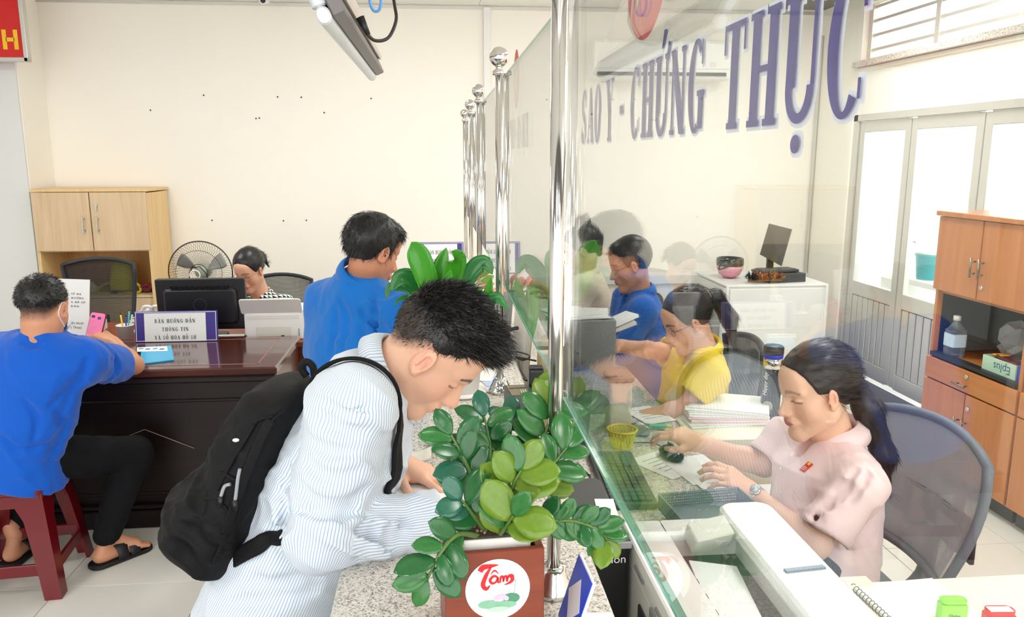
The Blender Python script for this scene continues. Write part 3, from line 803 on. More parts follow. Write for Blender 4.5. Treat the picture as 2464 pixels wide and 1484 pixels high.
t = thing('white_printer', 'small white laser printer on the table next to the monitor', 'printer', (-.93, 4.56, .74))
PX0, PX1, PY0 = -1.095, -.775, 4.45
MB().rbox(((PX0 + PX1) / 2, PY0 + .12, .825), (PX1 - PX0, .24, .17), .015, bev=.006).build('printer_body', M_white, t)
M = RX(.55); o = V(((PX0 + PX1) / 2 - .004, PY0 + .005, .895))
MB().rbox(o + M @ V((0, 0, .05)), (.335, .008, .105), .015, M, axis=1).build('paper_flap', mat('flap_grey_white', (218, 214, 210), .4), t)
MB().box(((PX0 + PX1) / 2 + .0, PY0 - .002, .79), (.19, .006, .06), bev=.004).build('rear_plate', M_offw, t)
for k in range(26): pass
MB().box(((PX0 + PX1) / 2 + .05, PY0 - .006, .762), (.016, .006, .012)).build('port', M_black, t)
MB().box((PX1 - .02, PY0 - .003, .785), (.004, .004, .04)).build('port', M_grey, t)
MB().box(((PX0 + PX1) / 2, PY0 + .0, .872), (.29, .006, .02)).build('slot_strip', M_offw, t)
t = thing('dark_keyboard_tray', 'black keyboard under a white ruler in front of the monitor', 'keyboard', (-1.2, 4.45, .74))
MB().rbox((-1.17, 4.43, .757), (.17, .08, .03), .01).build('keyboard_body', M_black, t)
MB().box((-1.17, 4.42, .778), (.16, .03, .006), RZ(.05)).build('ruler', M_white, t)

t = thing('blue_folder', 'sky blue plastic folder lying on the dark desk', 'folder', (-1.38, 3.93, DT))
fx = [PZ(340, 838, DT), PZ(412, 834, DT), PZ(419, 868, DT), PZ(338, 878, DT)]
MB().prism([(p.x, p.y) for p in fx], .006, c=(0, 0, DT + .001)).build('cover', mat('sky_blue_plastic', (60, 180, 230), .3, var=.05), t)
g = [PZ(330, 840, DT), PZ(402, 837, DT), PZ(404, 848, DT), PZ(330, 850, DT)]
MB().prism([(p.x, p.y) for p in g], .002, c=(0, 0, DT + .0075)).build('white_card', M_paper, t)
for k, (px, c_) in enumerate(((340, (60, 150, 60)), (356, (60, 70, 140)), (374, (80, 130, 150)), (390, (50, 60, 150)))):
    q = PZ(px, 843 + (k % 2), DT); MB().box((q.x, q.y, DT + .0098), (.022, .02, .0012)).build('print_spot', mat('print_%d' % k, c_, .6), t)

# ---- pedestal fan
t = thing('pedestal_fan', 'grey pedestal fan with a wire cage behind the desk', 'fan', (-1.648, 5.66, 0))
FC = V((-1.648, 5.6, .971)); FR = .215
M_wire = mat('fan_wire', (70, 66, 58), .4, metal=.5); M_fgrey = mat('fan_grey_green', (176, 182, 166), .4)
cg = MB()
for k in range(84):
    a = 2 * PI * k / 84; d = V((math.cos(a), 0, math.sin(a)))
    cg.tube([FC + d * .06 + V((0, -.045, 0)), FC + d * (FR * .7) + V((0, -.04, 0)), FC + d * (FR * .95) + V((0, -.02, 0)), FC + d * FR], .0009, 4, caps=False)
for k in range(60):
    a = 2 * PI * k / 60; d = V((math.cos(a), 0, math.sin(a)))
    cg.tube([FC + d * .04 + V((0, .1, 0)), FC + d * (FR * .75) + V((0, .09, 0)), FC + d * FR], .0009, 4, caps=False)
o = cg.build('cage_wires', M_wire, t, fix=False); o['kind'] = 'stuff'
def ring(c, r, rr, m_, nm, par, n=48, dy=0): return MB().tube([c + V((r * math.cos(2 * PI * k / n), dy, r * math.sin(2 * PI * k / n))) for k in range(n)], rr, 8, closed=True).build(nm, m_, par)
ring(FC, FR, .0045, M_wire, 'cage_rim', t); ring(FC, FR * .72, .0016, M_wire, 'cage_ring', t, dy=-.04); ring(FC, .06, .003, M_wire, 'cage_ring', t, dy=-.045)
for k in range(3):
    a0 = .5 + k * 2 * PI / 3; rows = []
    for i in range(7):
        r = .04 + .14 * i / 6; w = .35 + .35 * math.sin(PI * i / 6 * .8)
        rows.append([FC + V((r * math.cos(a0 + w * (j / 5 - .5)), .035 + .035 * (j / 5 - .5), r * math.sin(a0 + w * (j / 5 - .5)))) for j in range(6)])
    MB().sheet(rows, .002).build('blade', mat('blade_smoke', (150, 150, 146), .3), t)
MB().lathe([(.0, -.13), (.035, -.13), (.05, -.115), (.055, -.07), (.05, -.03), (.0, -.03)], FC, 28, RX(PI / 2).inverted() @ Matrix.Identity(3) if False else Matrix(((1, 0, 0), (0, 0, 1), (0, -1, 0))).inverted()).build('motor_housing', M_fgrey, t)
ring(FC, .032, .004, M_white, 'motor_ring', t, 28, dy=-.131)
MB().tube([FC + V((-.075, -.06, -.12)), FC + V((-.06, -.075, -.04)), FC + V((-.03, -.08, .045)), FC + V((.02, -.08, .05)), FC + V((.06, -.075, 0)), FC + V((.07, -.06, -.1))], .0035, 8).build('power_cord', M_black, t)
MB().cyl((-1.648, 5.66, .02), (-1.648, 5.66, .9), .016).build('pole', M_fgrey, t)
MB().lathe([(.0, 0), (.19, 0), (.19, .02), (.03, .05), (.0, .05)], (-1.648, 5.66, .0), 32).build('fan_base', M_fgrey, t)

# ---- ceiling-hung television seen from its edge
t = thing('hanging_television', 'silver-framed television hung edge-on from the ceiling', 'television', (-.2, 2.4, 2.3))
TX, TZ, TYA, TYB = -.229, 2.03, 1.80, 3.06; tilt = -.42   # screen leans down towards the hall
ax = V((math.sin(tilt), 0, math.cos(tilt)))      # up along the screen
nx = V((-math.cos(tilt), 0, math.sin(tilt)))     # out of the screen
TM = frame(nx, V((0, 1, 0)), ax) if False else frame(V((0, 1, 0)), nx, ax)
cy = (TYA + TYB) / 2; TH_ = .74
def TL(y, d, u): return V((TX, y, TZ)) + nx * d + ax * u
M_tvs = mat('tv_silver', (206, 210, 214), .3, metal=.3); M_tvg = mat('tv_grey', (112, 108, 106), .45); M_tvb = mat('tv_back', (206, 196, 186), .5)
for (c_, d_) in ((TL(cy, .0, .02), (TYB - TYA, .032, .04)), (TL(cy, .0, TH_ - .02), (TYB - TYA, .032, .04)), (TL(TYA + .02, .0, TH_ / 2), (.04, .032, TH_ - .08)), (TL(TYB - .02, .0, TH_ / 2), (.04, .032, TH_ - .08))):
    MB().rbox(c_, d_, .02, TM, axis=0 if d_[0] > .1 else 2, bev=.004).build('bezel', M_tvs, t)
MB().box(TL(cy, .0, TH_ / 2), (TYB - TYA - .07, .02, TH_ - .07), TM).build('screen', mat('tv_screen', (12, 12, 14), .08), t)
MB().box(TL(cy, -.032, TH_ / 2), (TYB - TYA - .02, .032, TH_ - .02), TM, bev=.004).build('side_band', M_tvg, t)
MB().box(TL(cy, -.056, TH_ / 2), (TYB - TYA - .10, .016, TH_ - .10), TM, bev=.012).build('back_cover', M_tvb, t)
q = TL(TYA + .20, -.072, .15)
MB().box(q, (.30, .03, .09), TM, bev=.003).build('port_plate', M_grey, t)
MB().box(q + nx * -.022 + V((0, -.05, -.0)), (.11, .02, .03), TM, bev=.005).build('blue_plug', mat('blue_plug', (20, 80, 170), .4), t)
MB().box(q + nx * -.02 + V((0, .08, 0)), (.03, .012, .02), TM).build('socket', M_black, t)
MB().cyl(TL(cy, -.11, .45), V((TL(cy, -.11, .45).x + .05, cy, ROOM_H)), .022).build('ceiling_pole', M_alu, t)
c1 = P(868, 48, 2.0); k = [c1, P(884, 82, 2.0), P(905, 98, 2.02), P(935, 90, 2.05), P(953, 50, 2.08), P(950, 15, 2.1), P(940, -40, 2.12)]
MB().tube(smoothpath(k), .0042, 10).build('power_cable', mat('cable_brown_black', (40, 30, 28), .5), t)
MB().cyl(P(866, 42, 2.0), P(886, 84, 2.0), .011, .006, n=12).build('plug', M_black, t)
k = [P(888, -30, 2.2), P(891, 8, 2.2), P(900, 26, 2.2), P(912, 24, 2.2), P(917, 5, 2.2), P(916, -30, 2.2)]
MB().tube(smoothpath(k), .004, 8).build('blue_cable', mat('cable_light_blue', (96, 164, 232), .4), t)

# ---- security camera and air conditioner
t = thing('security_camera', 'small dome security camera on the ceiling by the back wall', 'camera', (-1.34, 6.7, 2.9))
cc = P(636, 4, 6.66)
MB().cyl(cc + V((0, -.05, .0)), cc + V((0, .1, .03)), .028, n=18).build('camera_body', M_white, t)
MB().cyl(cc + V((0, -.052, 0)), cc + V((0, -.045, 0)), .02, n=16).build('lens', M_black, t)
MB().cyl(cc + V((0, .06, .02)), V((cc.x, cc.y + .08, ROOM_H)), .012).build('mount', M_white, t)
t = thing('air_conditioner', 'white wall-mounted air conditioner seen through the glass', 'air conditioner', (1.86, 6.85, 2.4))
AX0, AX1, AZ0, AZ1 = 1.30, 2.49, 2.40, 2.72
MB().rbox(((AX0 + AX1) / 2, 6.87, (AZ0 + AZ1) / 2), (AX1 - AX0, .24, AZ1 - AZ0), .03, axis=0, bev=.01).build('unit_body', M_white, t)
MB().box(((AX0 + AX1) / 2, 6.745, AZ0 + .19), (AX1 - AX0 - .02, .012, .21), bev=.004).build('front_panel', M_white, t)
MB().box(((AX0 + AX1) / 2, 6.76, AZ0 + .035), (AX1 - AX0 - .08, .03, .045)).build('louver_slot', M_dgrey, t)
MB().box(((AX0 + AX1) / 2, 6.742, AZ0 + .022), (AX1 - AX0 - .08, .05, .008), RX(.5)).build('louver', M_white, t)
MB().box((AX1 - .16, 6.737, AZ0 + .12), (.05, .004, .04)).build('display', M_offw, t)

# ---- red plastic stool
M_rpl = mat('maroon_red_plastic', (104, 4, 16), .25, var=.05)
t = thing('plastic_stool', 'maroon red plastic stool under the man in bright blue', 'stool', (-1.75, 3.24, 0))
SC = V((-1.765, 3.25, 0)); SR = RZ(math.radians(6)); sh = .455; tw, bw = .155, .205
def SP(x, y, z): return SC + SR @ V((x, y, z))
MB().rbox(SP(0, 0, sh - .012), (.33, .33, .024), .03, SR, bev=.006).build('seat', M_rpl, t)
for sx in (-1, 1):
    for sy in (-1, 1):
        rows = []; L = MB()
        prof = []
        for f, hw in ((1, .075), (.9, .055), (.75, .042), (.4, .036), (0, .032)):
            z = (sh - .02) * f; c = tw * f + bw * (1 - f)
            p = [SP(sx * c, sy * c, z), SP(sx * (c - 2 * hw), sy * c, z), SP(sx * (c - 2 * hw), sy * (c - .012), z), SP(sx * (c - .012), sy * (c - .012), z), SP(sx * (c - .012), sy * (c - 2 * hw), z), SP(sx * c, sy * (c - 2 * hw), z)]
            prof.append(p)
        vs = [q for p in prof for q in p]
        L.add(vs, [(i * 6 + k, i * 6 + (k + 1) % 6, (i + 1) * 6 + (k + 1) % 6, (i + 1) * 6 + k) for i in range(4) for k in range(6)] + [tuple(range(6)), tuple(range(24, 30))])
        L.build('leg', M_rpl, t)
for a in range(4):
    R2 = SR @ RZ(a * PI / 2); c = tw * .97 + bw * .03
    MB().box(SC + R2 @ V((0, -tw + .004, sh - .045)), (.30, .014, .06), R2, bev=.003).build('apron', M_rpl, t)
    zc = .125; cc_ = tw * (zc / sh) + bw * (1 - zc / sh)
    MB().box(SC + R2 @ V((0, -cc_ + .010, zc)), (.36, .014, .05), R2, bev=.003).build('stretcher', M_rpl, t)
e = MB(); oc = SC + SR @ V((tw + .006, .03, sh - .045))
e.add([oc + SR @ V((.0, .055 * math.cos(2 * PI * k / 24), .017 * math.sin(2 * PI * k / 24))) for k in range(24)], [tuple(range(24))])
e.build('gold_sticker', mat('gold_sticker', (214, 176, 96), .4, var=.25, scale=70), t, fix=False)

# ---- office chairs
def mesh_chair(name, label, cx, cy, rz, seat_z, top_z, fr_m, mesh_m, w=.46, arms=False):
    t = thing(name, label, 'chair', (cx, cy, 0), rz); R = RZ(rz); o = V((cx, cy, 0))
    def L(x, y, z): return o + R @ V((x, y, z))
    MB().rbox(L(0, 0, seat_z - .035), (.48, .46, .07), .09, R, bev=.02).build('seat', fr_m, t)
    b0, b1 = seat_z + .10, top_z; n = 9; rows = []
    def bp(u, v, off=0):   # u -1..1 across, v 0..1 up the back (back is at local -Y)
        ww = w / 2 * (.86 + .14 * v); z = b0 + (b1 - b0) * v - .035 * u * u * v
        return L(u * ww, -.25 - .05 * math.sin(PI * v * .8) - .04 * v + .05 * u * u + off, z)
    for i in range(n): rows.append([bp(-1 + 2 * j / 10, i / (n - 1)) for j in range(11)])
    MB().sheet(rows, .003).build('back_mesh', mesh_m, t)
    loop = [bp(-1, v / 8) for v in range(9)] + [bp(-1 + 2 * j / 10, 1) for j in range(1, 10)] + [bp(1, 1 - v / 8) for v in range(9)] + [bp(1 - 2 * j / 10, 0) for j in range(1, 10)]
    MB().tube(loop, .014, 8, closed=True).build('back_frame', fr_m, t)
    MB().tube(smoothpath([bp(0, .25, -.03), L(0, -.30, seat_z + .02), L(0, -.18, seat_z - .08)]), .022, 8).build('back_support', fr_m, t)
    MB().cyl(L(0, 0, .12), L(0, 0, seat_z - .06), .026).build('gas_lift', fr_m, t)
    for k in range(5):
        a = 2 * PI * k / 5 + .3; d = V((math.cos(a), math.sin(a), 0)) * .29
        MB().cyl(L(0, 0, .12), L(d.x, d.y, .075), .02, .014, n=8).build('foot_spoke', fr_m, t)
        MB().cyl(L(d.x, d.y - .012, .03), L(d.x, d.y + .012, .03), .03, n=14).build('caster', M_black, t)
    if arms:
        for s in (-1, 1):
            MB().tube(smoothpath([L(s * .24, -.1, seat_z - .05), L(s * .30, -.1, seat_z + .08), L(s * .30, -.05, seat_z + .2)]), .016, 8).build('arm_post', fr_m, t)
            MB().rbox(L(s * .30, .0, seat_z + .215), (.07, .26, .03), .03, R).build('armrest', fr_m, t)
    return t
M_cfr = mat('chair_black', (36, 40, 46), .5, var=.06); M_cmesh = mesh_fabric('chair_mesh_black', (30, 32, 36), 400, .62)
mesh_chair('mesh_chair', 'black mesh office chair behind the printed notice', -2.27, 5.2, PI, .47, 1.085, M_cfr, M_cmesh, .46)
# ================================================================ staff side furniture
M_oak = wood('orange_wood', (206, 134, 74), (184, 108, 54), .3, 'Z', 1.6, coat=.15)
M_oakd = wood('orange_wood_drawer', (210, 138, 74), (180, 104, 50), .3, 'Y', 1.6, coat=.15)
M_kick = mat('dark_kickboard', (62, 66, 68), .5)
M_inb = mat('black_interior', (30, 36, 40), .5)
M_brass = mat('old_brass', (150, 140, 112), .3, metal=.9)
WF = 2.70   # front face of the wardrobes
def wardrobe(ya, yb, label, niche):
    "front looks to -X; ya far end, yb near end"
    t = thing('office_wardrobe', label, 'cabinet', (3.0, (ya + yb) / 2, 0)); cy = (ya + yb) / 2; w = ya - yb; D = .55
    cx = WF + D / 2
    MB().box((cx - .005, cy, 1.458), (D + .03, w + .01, .026), bev=.003).build('top_board', M_oak, t)
    for y in (ya - .011, yb + .011): MB().box((cx + .01, y, .765), (D - .02, .022, 1.36)).build('side_panel', M_oak, t)
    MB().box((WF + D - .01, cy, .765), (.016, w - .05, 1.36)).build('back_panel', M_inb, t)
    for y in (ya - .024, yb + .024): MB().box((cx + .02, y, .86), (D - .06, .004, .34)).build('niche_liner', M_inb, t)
    MB().box((cx + .03, cy, .045), (D - .06, w - .01, .09)).build('kickboard', M_kick, t)
    for z in (1.035, .68): MB().box((cx + .015, cy, z), (D - .05, w - .05, .02)).build('shelf', M_oakd, t)
    MB().box((WF + .03, cy, .69), (.05, w - .05, .02)).build('track', M_inb, t)
    MB().box((WF + .01, cy, .612), (.02, w - .006, .115), bev=.002).build('drawer_front', M_oakd, t)
    def handle(par, y, z, vert=True):
        h = MB(); L_ = .1
        a, b = (V((WF - .028, y, z - L_ / 2)), V((WF - .028, y, z + L_ / 2))) if vert else (V((WF - .028, y - L_ / 2, z)), V((WF - .028, y + L_ / 2, z)))
        h.cyl(a, b, .0055, n=10)
        for f in (.2, .8): q = a.lerp(b, f); h.cyl(q, V((WF, q.y, q.z)), .0045, n=8)
        h.build('handle', M_brass, par)
    def key(par, y, z): MB().cyl((WF - .008, y, z), (WF + .001, y, z), .011, n=14).build('keyhole', M_chrome, par)
    d = [o for o in t.children if o.name.startswith('drawer_front')][0]
    handle(d, cy + .03, .59, False); key(d, cy, .64)
    for s in (1, -1):
        y = cy + s * (w / 4 + .001)
        u = MB().box((WF + .008, y, 1.244), (.018, w / 2 - .006, .395), bev=.002).build('door', M_oak, t)
        handle(u, cy + s * .03, 1.205)
        l = MB().box((WF + .009, y, .322), (.018, w / 2 - .006, .45), bev=.002).build('door', M_oak, t)
        handle(l, cy + s * .03, .37)
        if s < 0: key(u, cy - .035, 1.11); key(l, cy - .035, .478)
    return t
wardrobe(4.055, 3.345, 'orange wood office cabinet with an open niche and brass handles', True)
wardrobe(3.33, 2.62, 'second orange wood cabinet cut off by the picture edge', True)
NZ = .69
M_pet2 = mat('clear_bottle_plastic_2', (200, 214, 220), .1, trans=.85, var=.01)
t = thing('medicine_bottle', 'square clear bottle with white cap in the cabinet niche', 'bottle', (2.78, 3.94, NZ))
q = PX(2300, 800, 2.78); by = q.y
MB().rbox((2.78, by, NZ + .075), (.08, .085, .15), .012, bev=.006).build('bottle_body', M_pet2, t)
MB().lathe([(.045, 0), (.02, .035), (.016, .05), (.0, .05)], (2.78, by, NZ + .15), 4 * 5).build('shoulder', M_pet2, t)
MB().lathe([(.0, 0), (.019, 0), (.019, .026), (.0, .026)], (2.78, by, NZ + .198), 18).build('cap', M_white, t)
MB().rbox((2.78, by, NZ + .092), (.083, .088, .07), .012).build('paper_label', mat('bottle_label', (205, 224, 240), .5, var=.15, scale=50, stretch=(1, 1, 6)), t)
crumple('plastic_bag', 'inflated clear plastic bag lying in the cabinet niche', 'bag', (2.98, 3.66, NZ + .115), .125, mat('clear_film', (196, 202, 206), .16, trans=.35, var=.08), 21, (.95, 1.05, .9))
t = thing('tissue_box', 'pale green carton with upside-down print in the cabinet niche', 'box', (2.8, 3.52, NZ))
bc = V((2.785, 3.535, NZ + .042))
for (c_, d_) in (((-.045, 0), (.004, .23)), ((.045, 0), (.004, .23)), ((0, .115), (.094, .004)), ((0, -.115), (.094, .004))):
    MB().box(bc + V((c_[0], c_[1], 0)), (d_[0], d_[1], .083)).build('carton_side', mat('mint_carton', (196, 226, 200), .5, var=.06), t)
MB().box(bc + V((0, 0, -.038)), (.09, .23, .004)).build('carton_base', MATS['mint_carton'], t)
font_text('print', 'Eplus', mat('print_blue_green', (50, 110, 140), .5), t, bc + V((-.0478, -.085, .022)), (0, 1, 0), (0, 0, -1), .058)
t = thing('snack_packet', 'dark red snack packet with a gold stripe in the mint carton', 'packet', (2.8, 3.5, NZ + .05))
MB().box(bc + V((0, -.02, .03)), (.07, .16, .04), RX(.1), bev=.01).build('packet_body', mat('dark_red_foil', (90, 24, 34), .3), t)
MB().box(bc + V((-.0, .05, .05)), (.05, .07, .012), RX(-.1), bev=.004).build('gold_stripe', mat('gold_foil', (214, 160, 40), .35), t)
t = thing('blue_box', 'small royal blue box beside the mint carton', 'box', (2.8, 3.385, NZ))
MB().box((2.785, 3.392, NZ + .045), (.09, .045, .088), bev=.004).build('carton', mat('royal_blue', (40, 60, 180), .4), t)

# ---- white equipment rack and what lies on it
RX0, RX1, RY0, RY1, RT = 2.22, 3.05, 5.88, 6.62, .775
t = thing('equipment_rack', 'white metal equipment rack with slotted vents and glass door', 'rack', (2.63, 6.25, 0))
MB().box(((RX0 + RX1) / 2, (RY0 + RY1) / 2, .41), (RX1 - RX0 - .02, RY1 - RY0 - .02, .70)).build('carcass', M_white, t)
MB().box(((RX0 + RX1) / 2, (RY0 + RY1) / 2, RT - .008), (RX1 - RX0, RY1 - RY0, .016), bev=.004).build('rack_top', M_white, t)
MB().box(((RX0 + RX1) / 2 - .01, RY0 + .004, .405), (RX1 - RX0 - .08, .012, .68), bev=.003).build('side_cover', M_white, t)
for x in (RX0 + .012, RX1 - .012): MB().box((x, RY0 + .008, .41), (.024, .02, .70), bev=.003).build('corner_rail', M_white, t)
v = MB()
for r in range(2):
    for k in range(40): v.box((RX0 + .08 + k * .0085, RY0 - .0025, .115 + r * .026), (.004, .003, .018))
o = v.build('vent_slots', M_grey, t); o['kind'] = 'stuff'
d = MB()
d.box((RX0 - .004, (RY0 + RY1) / 2, .41), (.012, RY1 - RY0 - .03, .68)); d.build('door_frame', M_white, t)
MB().box((RX0 - .012, (RY0 + RY1) / 2, .44), (.004, RY1 - RY0 - .16, .5)).build('door_pane', mat('smoked_pane', (150, 154, 158), .1), t)
MB().box((RX0 - .012, RY0 + .06, .60), (.012, .03, .04), bev=.003).build('lock', M_black, t)
for x in (RX0 + .07, RX1 - .07):
    for y in (RY0 + .07, RY1 - .07): MB().cyl((x - .012, y, .03), (x + .012, y, .03), .03, n=14).build('caster', M_black, t)
t = thing('motorcycle_helmet', 'pink half helmet with dark goggles upside down on the rack', 'helmet', (2.393, 6.3, RT))
hc = V((2.39, 6.28, RT + .088))
MB().lathe([(.0, -.088), (.05, -.08), (.085, -.055), (.104, -.01), (.106, .015), (.1, .015), (.096, -.01), (.0, -.07)], hc, 30, sy=1.15).build('shell', mat('helmet_pink', (232, 160, 176), .22), t)
MB().lathe([(.104, .01), (.11, .03), (.108, .075), (.1, .078), (.094, .03), (.09, .0)], hc, 30, sy=1.15).build('dark_visor', mat('smoky_green_visor', (34, 42, 42), .15), t)
MB().tube(smoothpath([hc + V((-.1, -.05, .03)), hc + V((-.112, -.06, -.01)), hc + V((-.06, -.11, .02))]), .006, 6).build('strap', M_black, t)
t = thing('feather_duster', 'brown and black feather duster lying on the white rack', 'duster', (2.55, 5.97, RT))
M_fb = mat('feather_brown', (176, 104, 56), .7, var=.35, scale=30); M_fk = mat('feather_black', (34, 34, 36), .7)
rnd = random.Random(4); fbm, fkm, ftm = MB(), MB(), MB()
for k in range(330):
    u = rnd.random(); base = V((2.42 + .29 * u, 5.975 + rnd.uniform(-.03, .03), RT + .03 + rnd.uniform(-.012, .025)))
    a = rnd.uniform(0, 2 * PI); el = rnd.uniform(-.1, 1.1); dr_ = V((math.cos(a) * math.cos(el) * .8, math.sin(a) * math.cos(el) * .7, math.sin(el) * .8 + .1)).normalized()
    L_ = rnd.uniform(.035, .06); sd = dr_.cross(V((0, 0, 1))).normalized() * .007
    tip = base + dr_ * L_; tip.z = max(tip.z, RT + .004); md = base + dr_ * L_ * .6; md.z = max(md.z, RT + .004)
    tgt = fkm if u < .24 else fbm if rnd.random() < .7 else ftm
    tgt.add([base, md + sd, tip, md - sd], [(0, 1, 2, 3)])
for nm, b_, m_ in (('feathers', fbm, M_fb), ('feathers', fkm, M_fk), ('feathers', ftm, mat('feather_tan', (220, 160, 96), .7, var=.2, scale=30))):
    o = b_.build(nm, m_, t, fix=False); o['kind'] = 'stuff'
MB().cyl((2.43, 5.98, RT + .02), (2.70, 5.97, RT + .025), .01, n=10).build('cane_handle', mat('cane', (160, 110, 60), .5), t)
t = thing('thin_client', 'flat black computer box on the white rack behind the duster', 'computer', (2.72, 6.1, RT))
MB().box((2.74, 6.12, RT + .035), (.32, .28, .07), RZ(.12), bev=.004).build('case', M_dgrey, t)
def keyboard(name, label, o, M, cols=12, rws=5, w=.40, d=.14, m1=M_black, m2=M_dgrey):
    t = thing(name, label, 'keyboard', o)
    MB().rbox(V(o) + M @ V((0, 0, .011)), (w, d, .018), .01, M, bev=.003).build('keyboard_body', m1, t)
    kw, kd = (w - .03) / cols, (d - .025) / rws
    km = MB().box((0, 0, 0), (kw * .86, kd * .84, .008), bev=.0015).build('key', m2); me = km.data; bpy.data.objects.remove(km)
    eu = M.to_euler()
    for i in range(cols):
        for j in range(rws):
            inst(me, 'key', t, V(o) + M @ V(((i - (cols - 1) / 2) * kw, (j - (rws - 1) / 2) * kd, .022)), eu)
    return t
keyboard('rack_keyboard', 'grey-black keyboard resting on the computer box on the rack', (2.70, 6.10, RT + .072), RZ(.25), 11, 4, .36, .15, M_dgrey, mat('key_taupe', (96, 90, 84), .5))
t = thing('rack_monitor', 'flat grey monitor standing tilted on the white rack', 'monitor', (2.84, 6.25, RT))
a, b, c = P(1850, 538, 6.15), P(1905, 552, 6.05), P(1828, 612, 6.18); dd = P(1880, 640, 6.06)
n_ = (b - a).cross(c - a).normalized(); n_ = -n_ if n_.y > 0 else n_
sc_m = mat('screen_taupe', (92, 90, 84), .2)
MB().add([a, b, dd, c, a - n_ * .03, b - n_ * .03, dd - n_ * .03, c - n_ * .03], [(0, 1, 2, 3), (7, 6, 5, 4), (0, 4, 5, 1), (1, 5, 6, 2), (2, 6, 7, 3), (3, 7, 4, 0)]).build('screen_casing', sc_m, t)
md = (c + dd) / 2; MB().box((md.x + .01, md.y + .03, (md.z + RT + .07) / 2 + .02), (.05, .03, md.z - RT - .07 + .10)).build('neck', M_black, t)
MB().rbox((md.x + .02, md.y + .05, RT + .078), (.2, .16, .012), .04).build('stand_base', M_black, t)

# ---- desks, chairs
M_cream = mat('cream_laminate', (246, 238, 214), .4, var=.02)
t = thing('cream_desk', 'cream desk with stamps and a notebook at the lower corner', 'desk', (1.5, 1.2, 0))
MB().box((1.53, 1.16, .735), (1.19, .99, .03), bev=.004).build('desk_top', M_cream, t)
for x in (.955, 2.1): MB().box((x, 1.16, .36), (.03, .95, .72)).build('side_panel', M_cream, t)
MB().box((.975, 1.635, .755), (.07, .05, .018), bev=.003).build('corner_cap', M_cream, t)
t = thing('cream_side_desk', 'cream side desk under the stack of documents', 'desk', (1.2, 2.95, 0))
MB().box((1.22, 2.80, .735), (.62, .33, .03), bev=.004).build('desk_top', M_cream, t)
MB().box((1.22, 2.655, .64), (.56, .02, .15), bev=.002).build('drawer_front', mat('cream_drawer', (232, 212, 160), .45), t)
for x in (.945, 1.5): MB().box((x, 2.80, .36), (.03, .30, .72)).build('side_panel', M_cream, t)
M_cfr2 = mat('chair_slate', (104, 108, 118), .5, var=.05); M_cmesh2 = mesh_fabric('chair_mesh_slate', (176, 176, 184), 420, .55)
pink_chair = mesh_chair('mesh_chair', 'slate grey mesh office chair behind the woman in pink', 1.13, 2.06, PI / 2, .50, 1.0, M_cfr2, M_cmesh2, .52)
MB().sheet([[V((1.13, 2.06, 0)) + RZ(PI / 2) @ V((-.2 + .04 * j, -.315 + .02 * abs(j - 5) / 5, z_)) for j in range(11)] for z_ in (.66, .70, .74, .78)], .012).build('lumbar_pad', M_cfr, pink_chair)
mesh_chair('mesh_chair', 'black office chair of the woman in yellow', 1.04, 3.24, PI / 2, .47, .98, M_cfr, M_cmesh, .44)
mesh_chair('mesh_chair', 'black office chair of the man in the blue shirt', 1.03, 3.86, PI / 2, .47, .93, M_cfr, M_cmesh, .44)
mesh_chair('mesh_chair', 'black office chair of the woman with the hair bun', 1.0, 4.62, PI / 2, .47, .93, M_cfr, M_cmesh, .44)
mesh_chair('mesh_chair', 'dark office chair of the woman at the monitor', -1.13, 5.42, PI, .47, .93, M_cfr, M_cmesh, .44)

# ---- big white multifunction printer and the black one beside it
WT = .75
M_mfp = mat('mfp_white', (238, 238, 232), .35, var=.02)
t = thing('multifunction_printer', 'large white multifunction printer under the nearest glass panel', 'printer', (.56, 1.42, WT))
x0, x1, y0, y1 = .40, .74, 1.02, 1.63; zt = .945
MB().rbox(((x0 + x1) / 2, (y0 + y1) / 2, WT + .07), (x1 - x0, y1 - y0, .14), .02, bev=.004).build('printer_base', M_mfp, t)
ft = MB()
for (c_, d_) in ((((x0 + .045), (y0 + y1) / 2), (.09, y1 - y0)), (((x0 + x1) / 2 + .04, y1 - .035), (x1 - x0 - .08, .07)), ((x1 - .05, (y0 + y1) / 2), (.10, y1 - y0))):
    MB().rbox((c_[0], c_[1], zt - .03), (d_[0], d_[1], .06), .012, bev=.004).build('deck_panel', M_mfp, t)
MB().box(((x0 + x1) / 2, (y0 + y1) / 2, zt - .06), (x1 - x0 - .02, y1 - y0 - .04, .012)).build('output_well', mat('well_dark_grey', (74, 76, 72), .5, var=.15, scale=40), t)
M = RZ(.3) @ RX(.12)
MB().box((x0 + .145, 1.36, zt - .03), (.10, .24, .003), RZ(-.12) @ RY(.12)).build('printed_sheet', M_paper, t)
for k in range(4): MB().box((x0 + .094, 1.28 + k * .055, zt - .02), (.008, .016, .012)).build('roller_tab', M_dgrey, t)
MB().box((x0 + .17, y1 - .09, zt + .005), (.09, .05, .05), RX(.5) @ RZ(.2), bev=.003).build('paper_guide', M_offw, t)
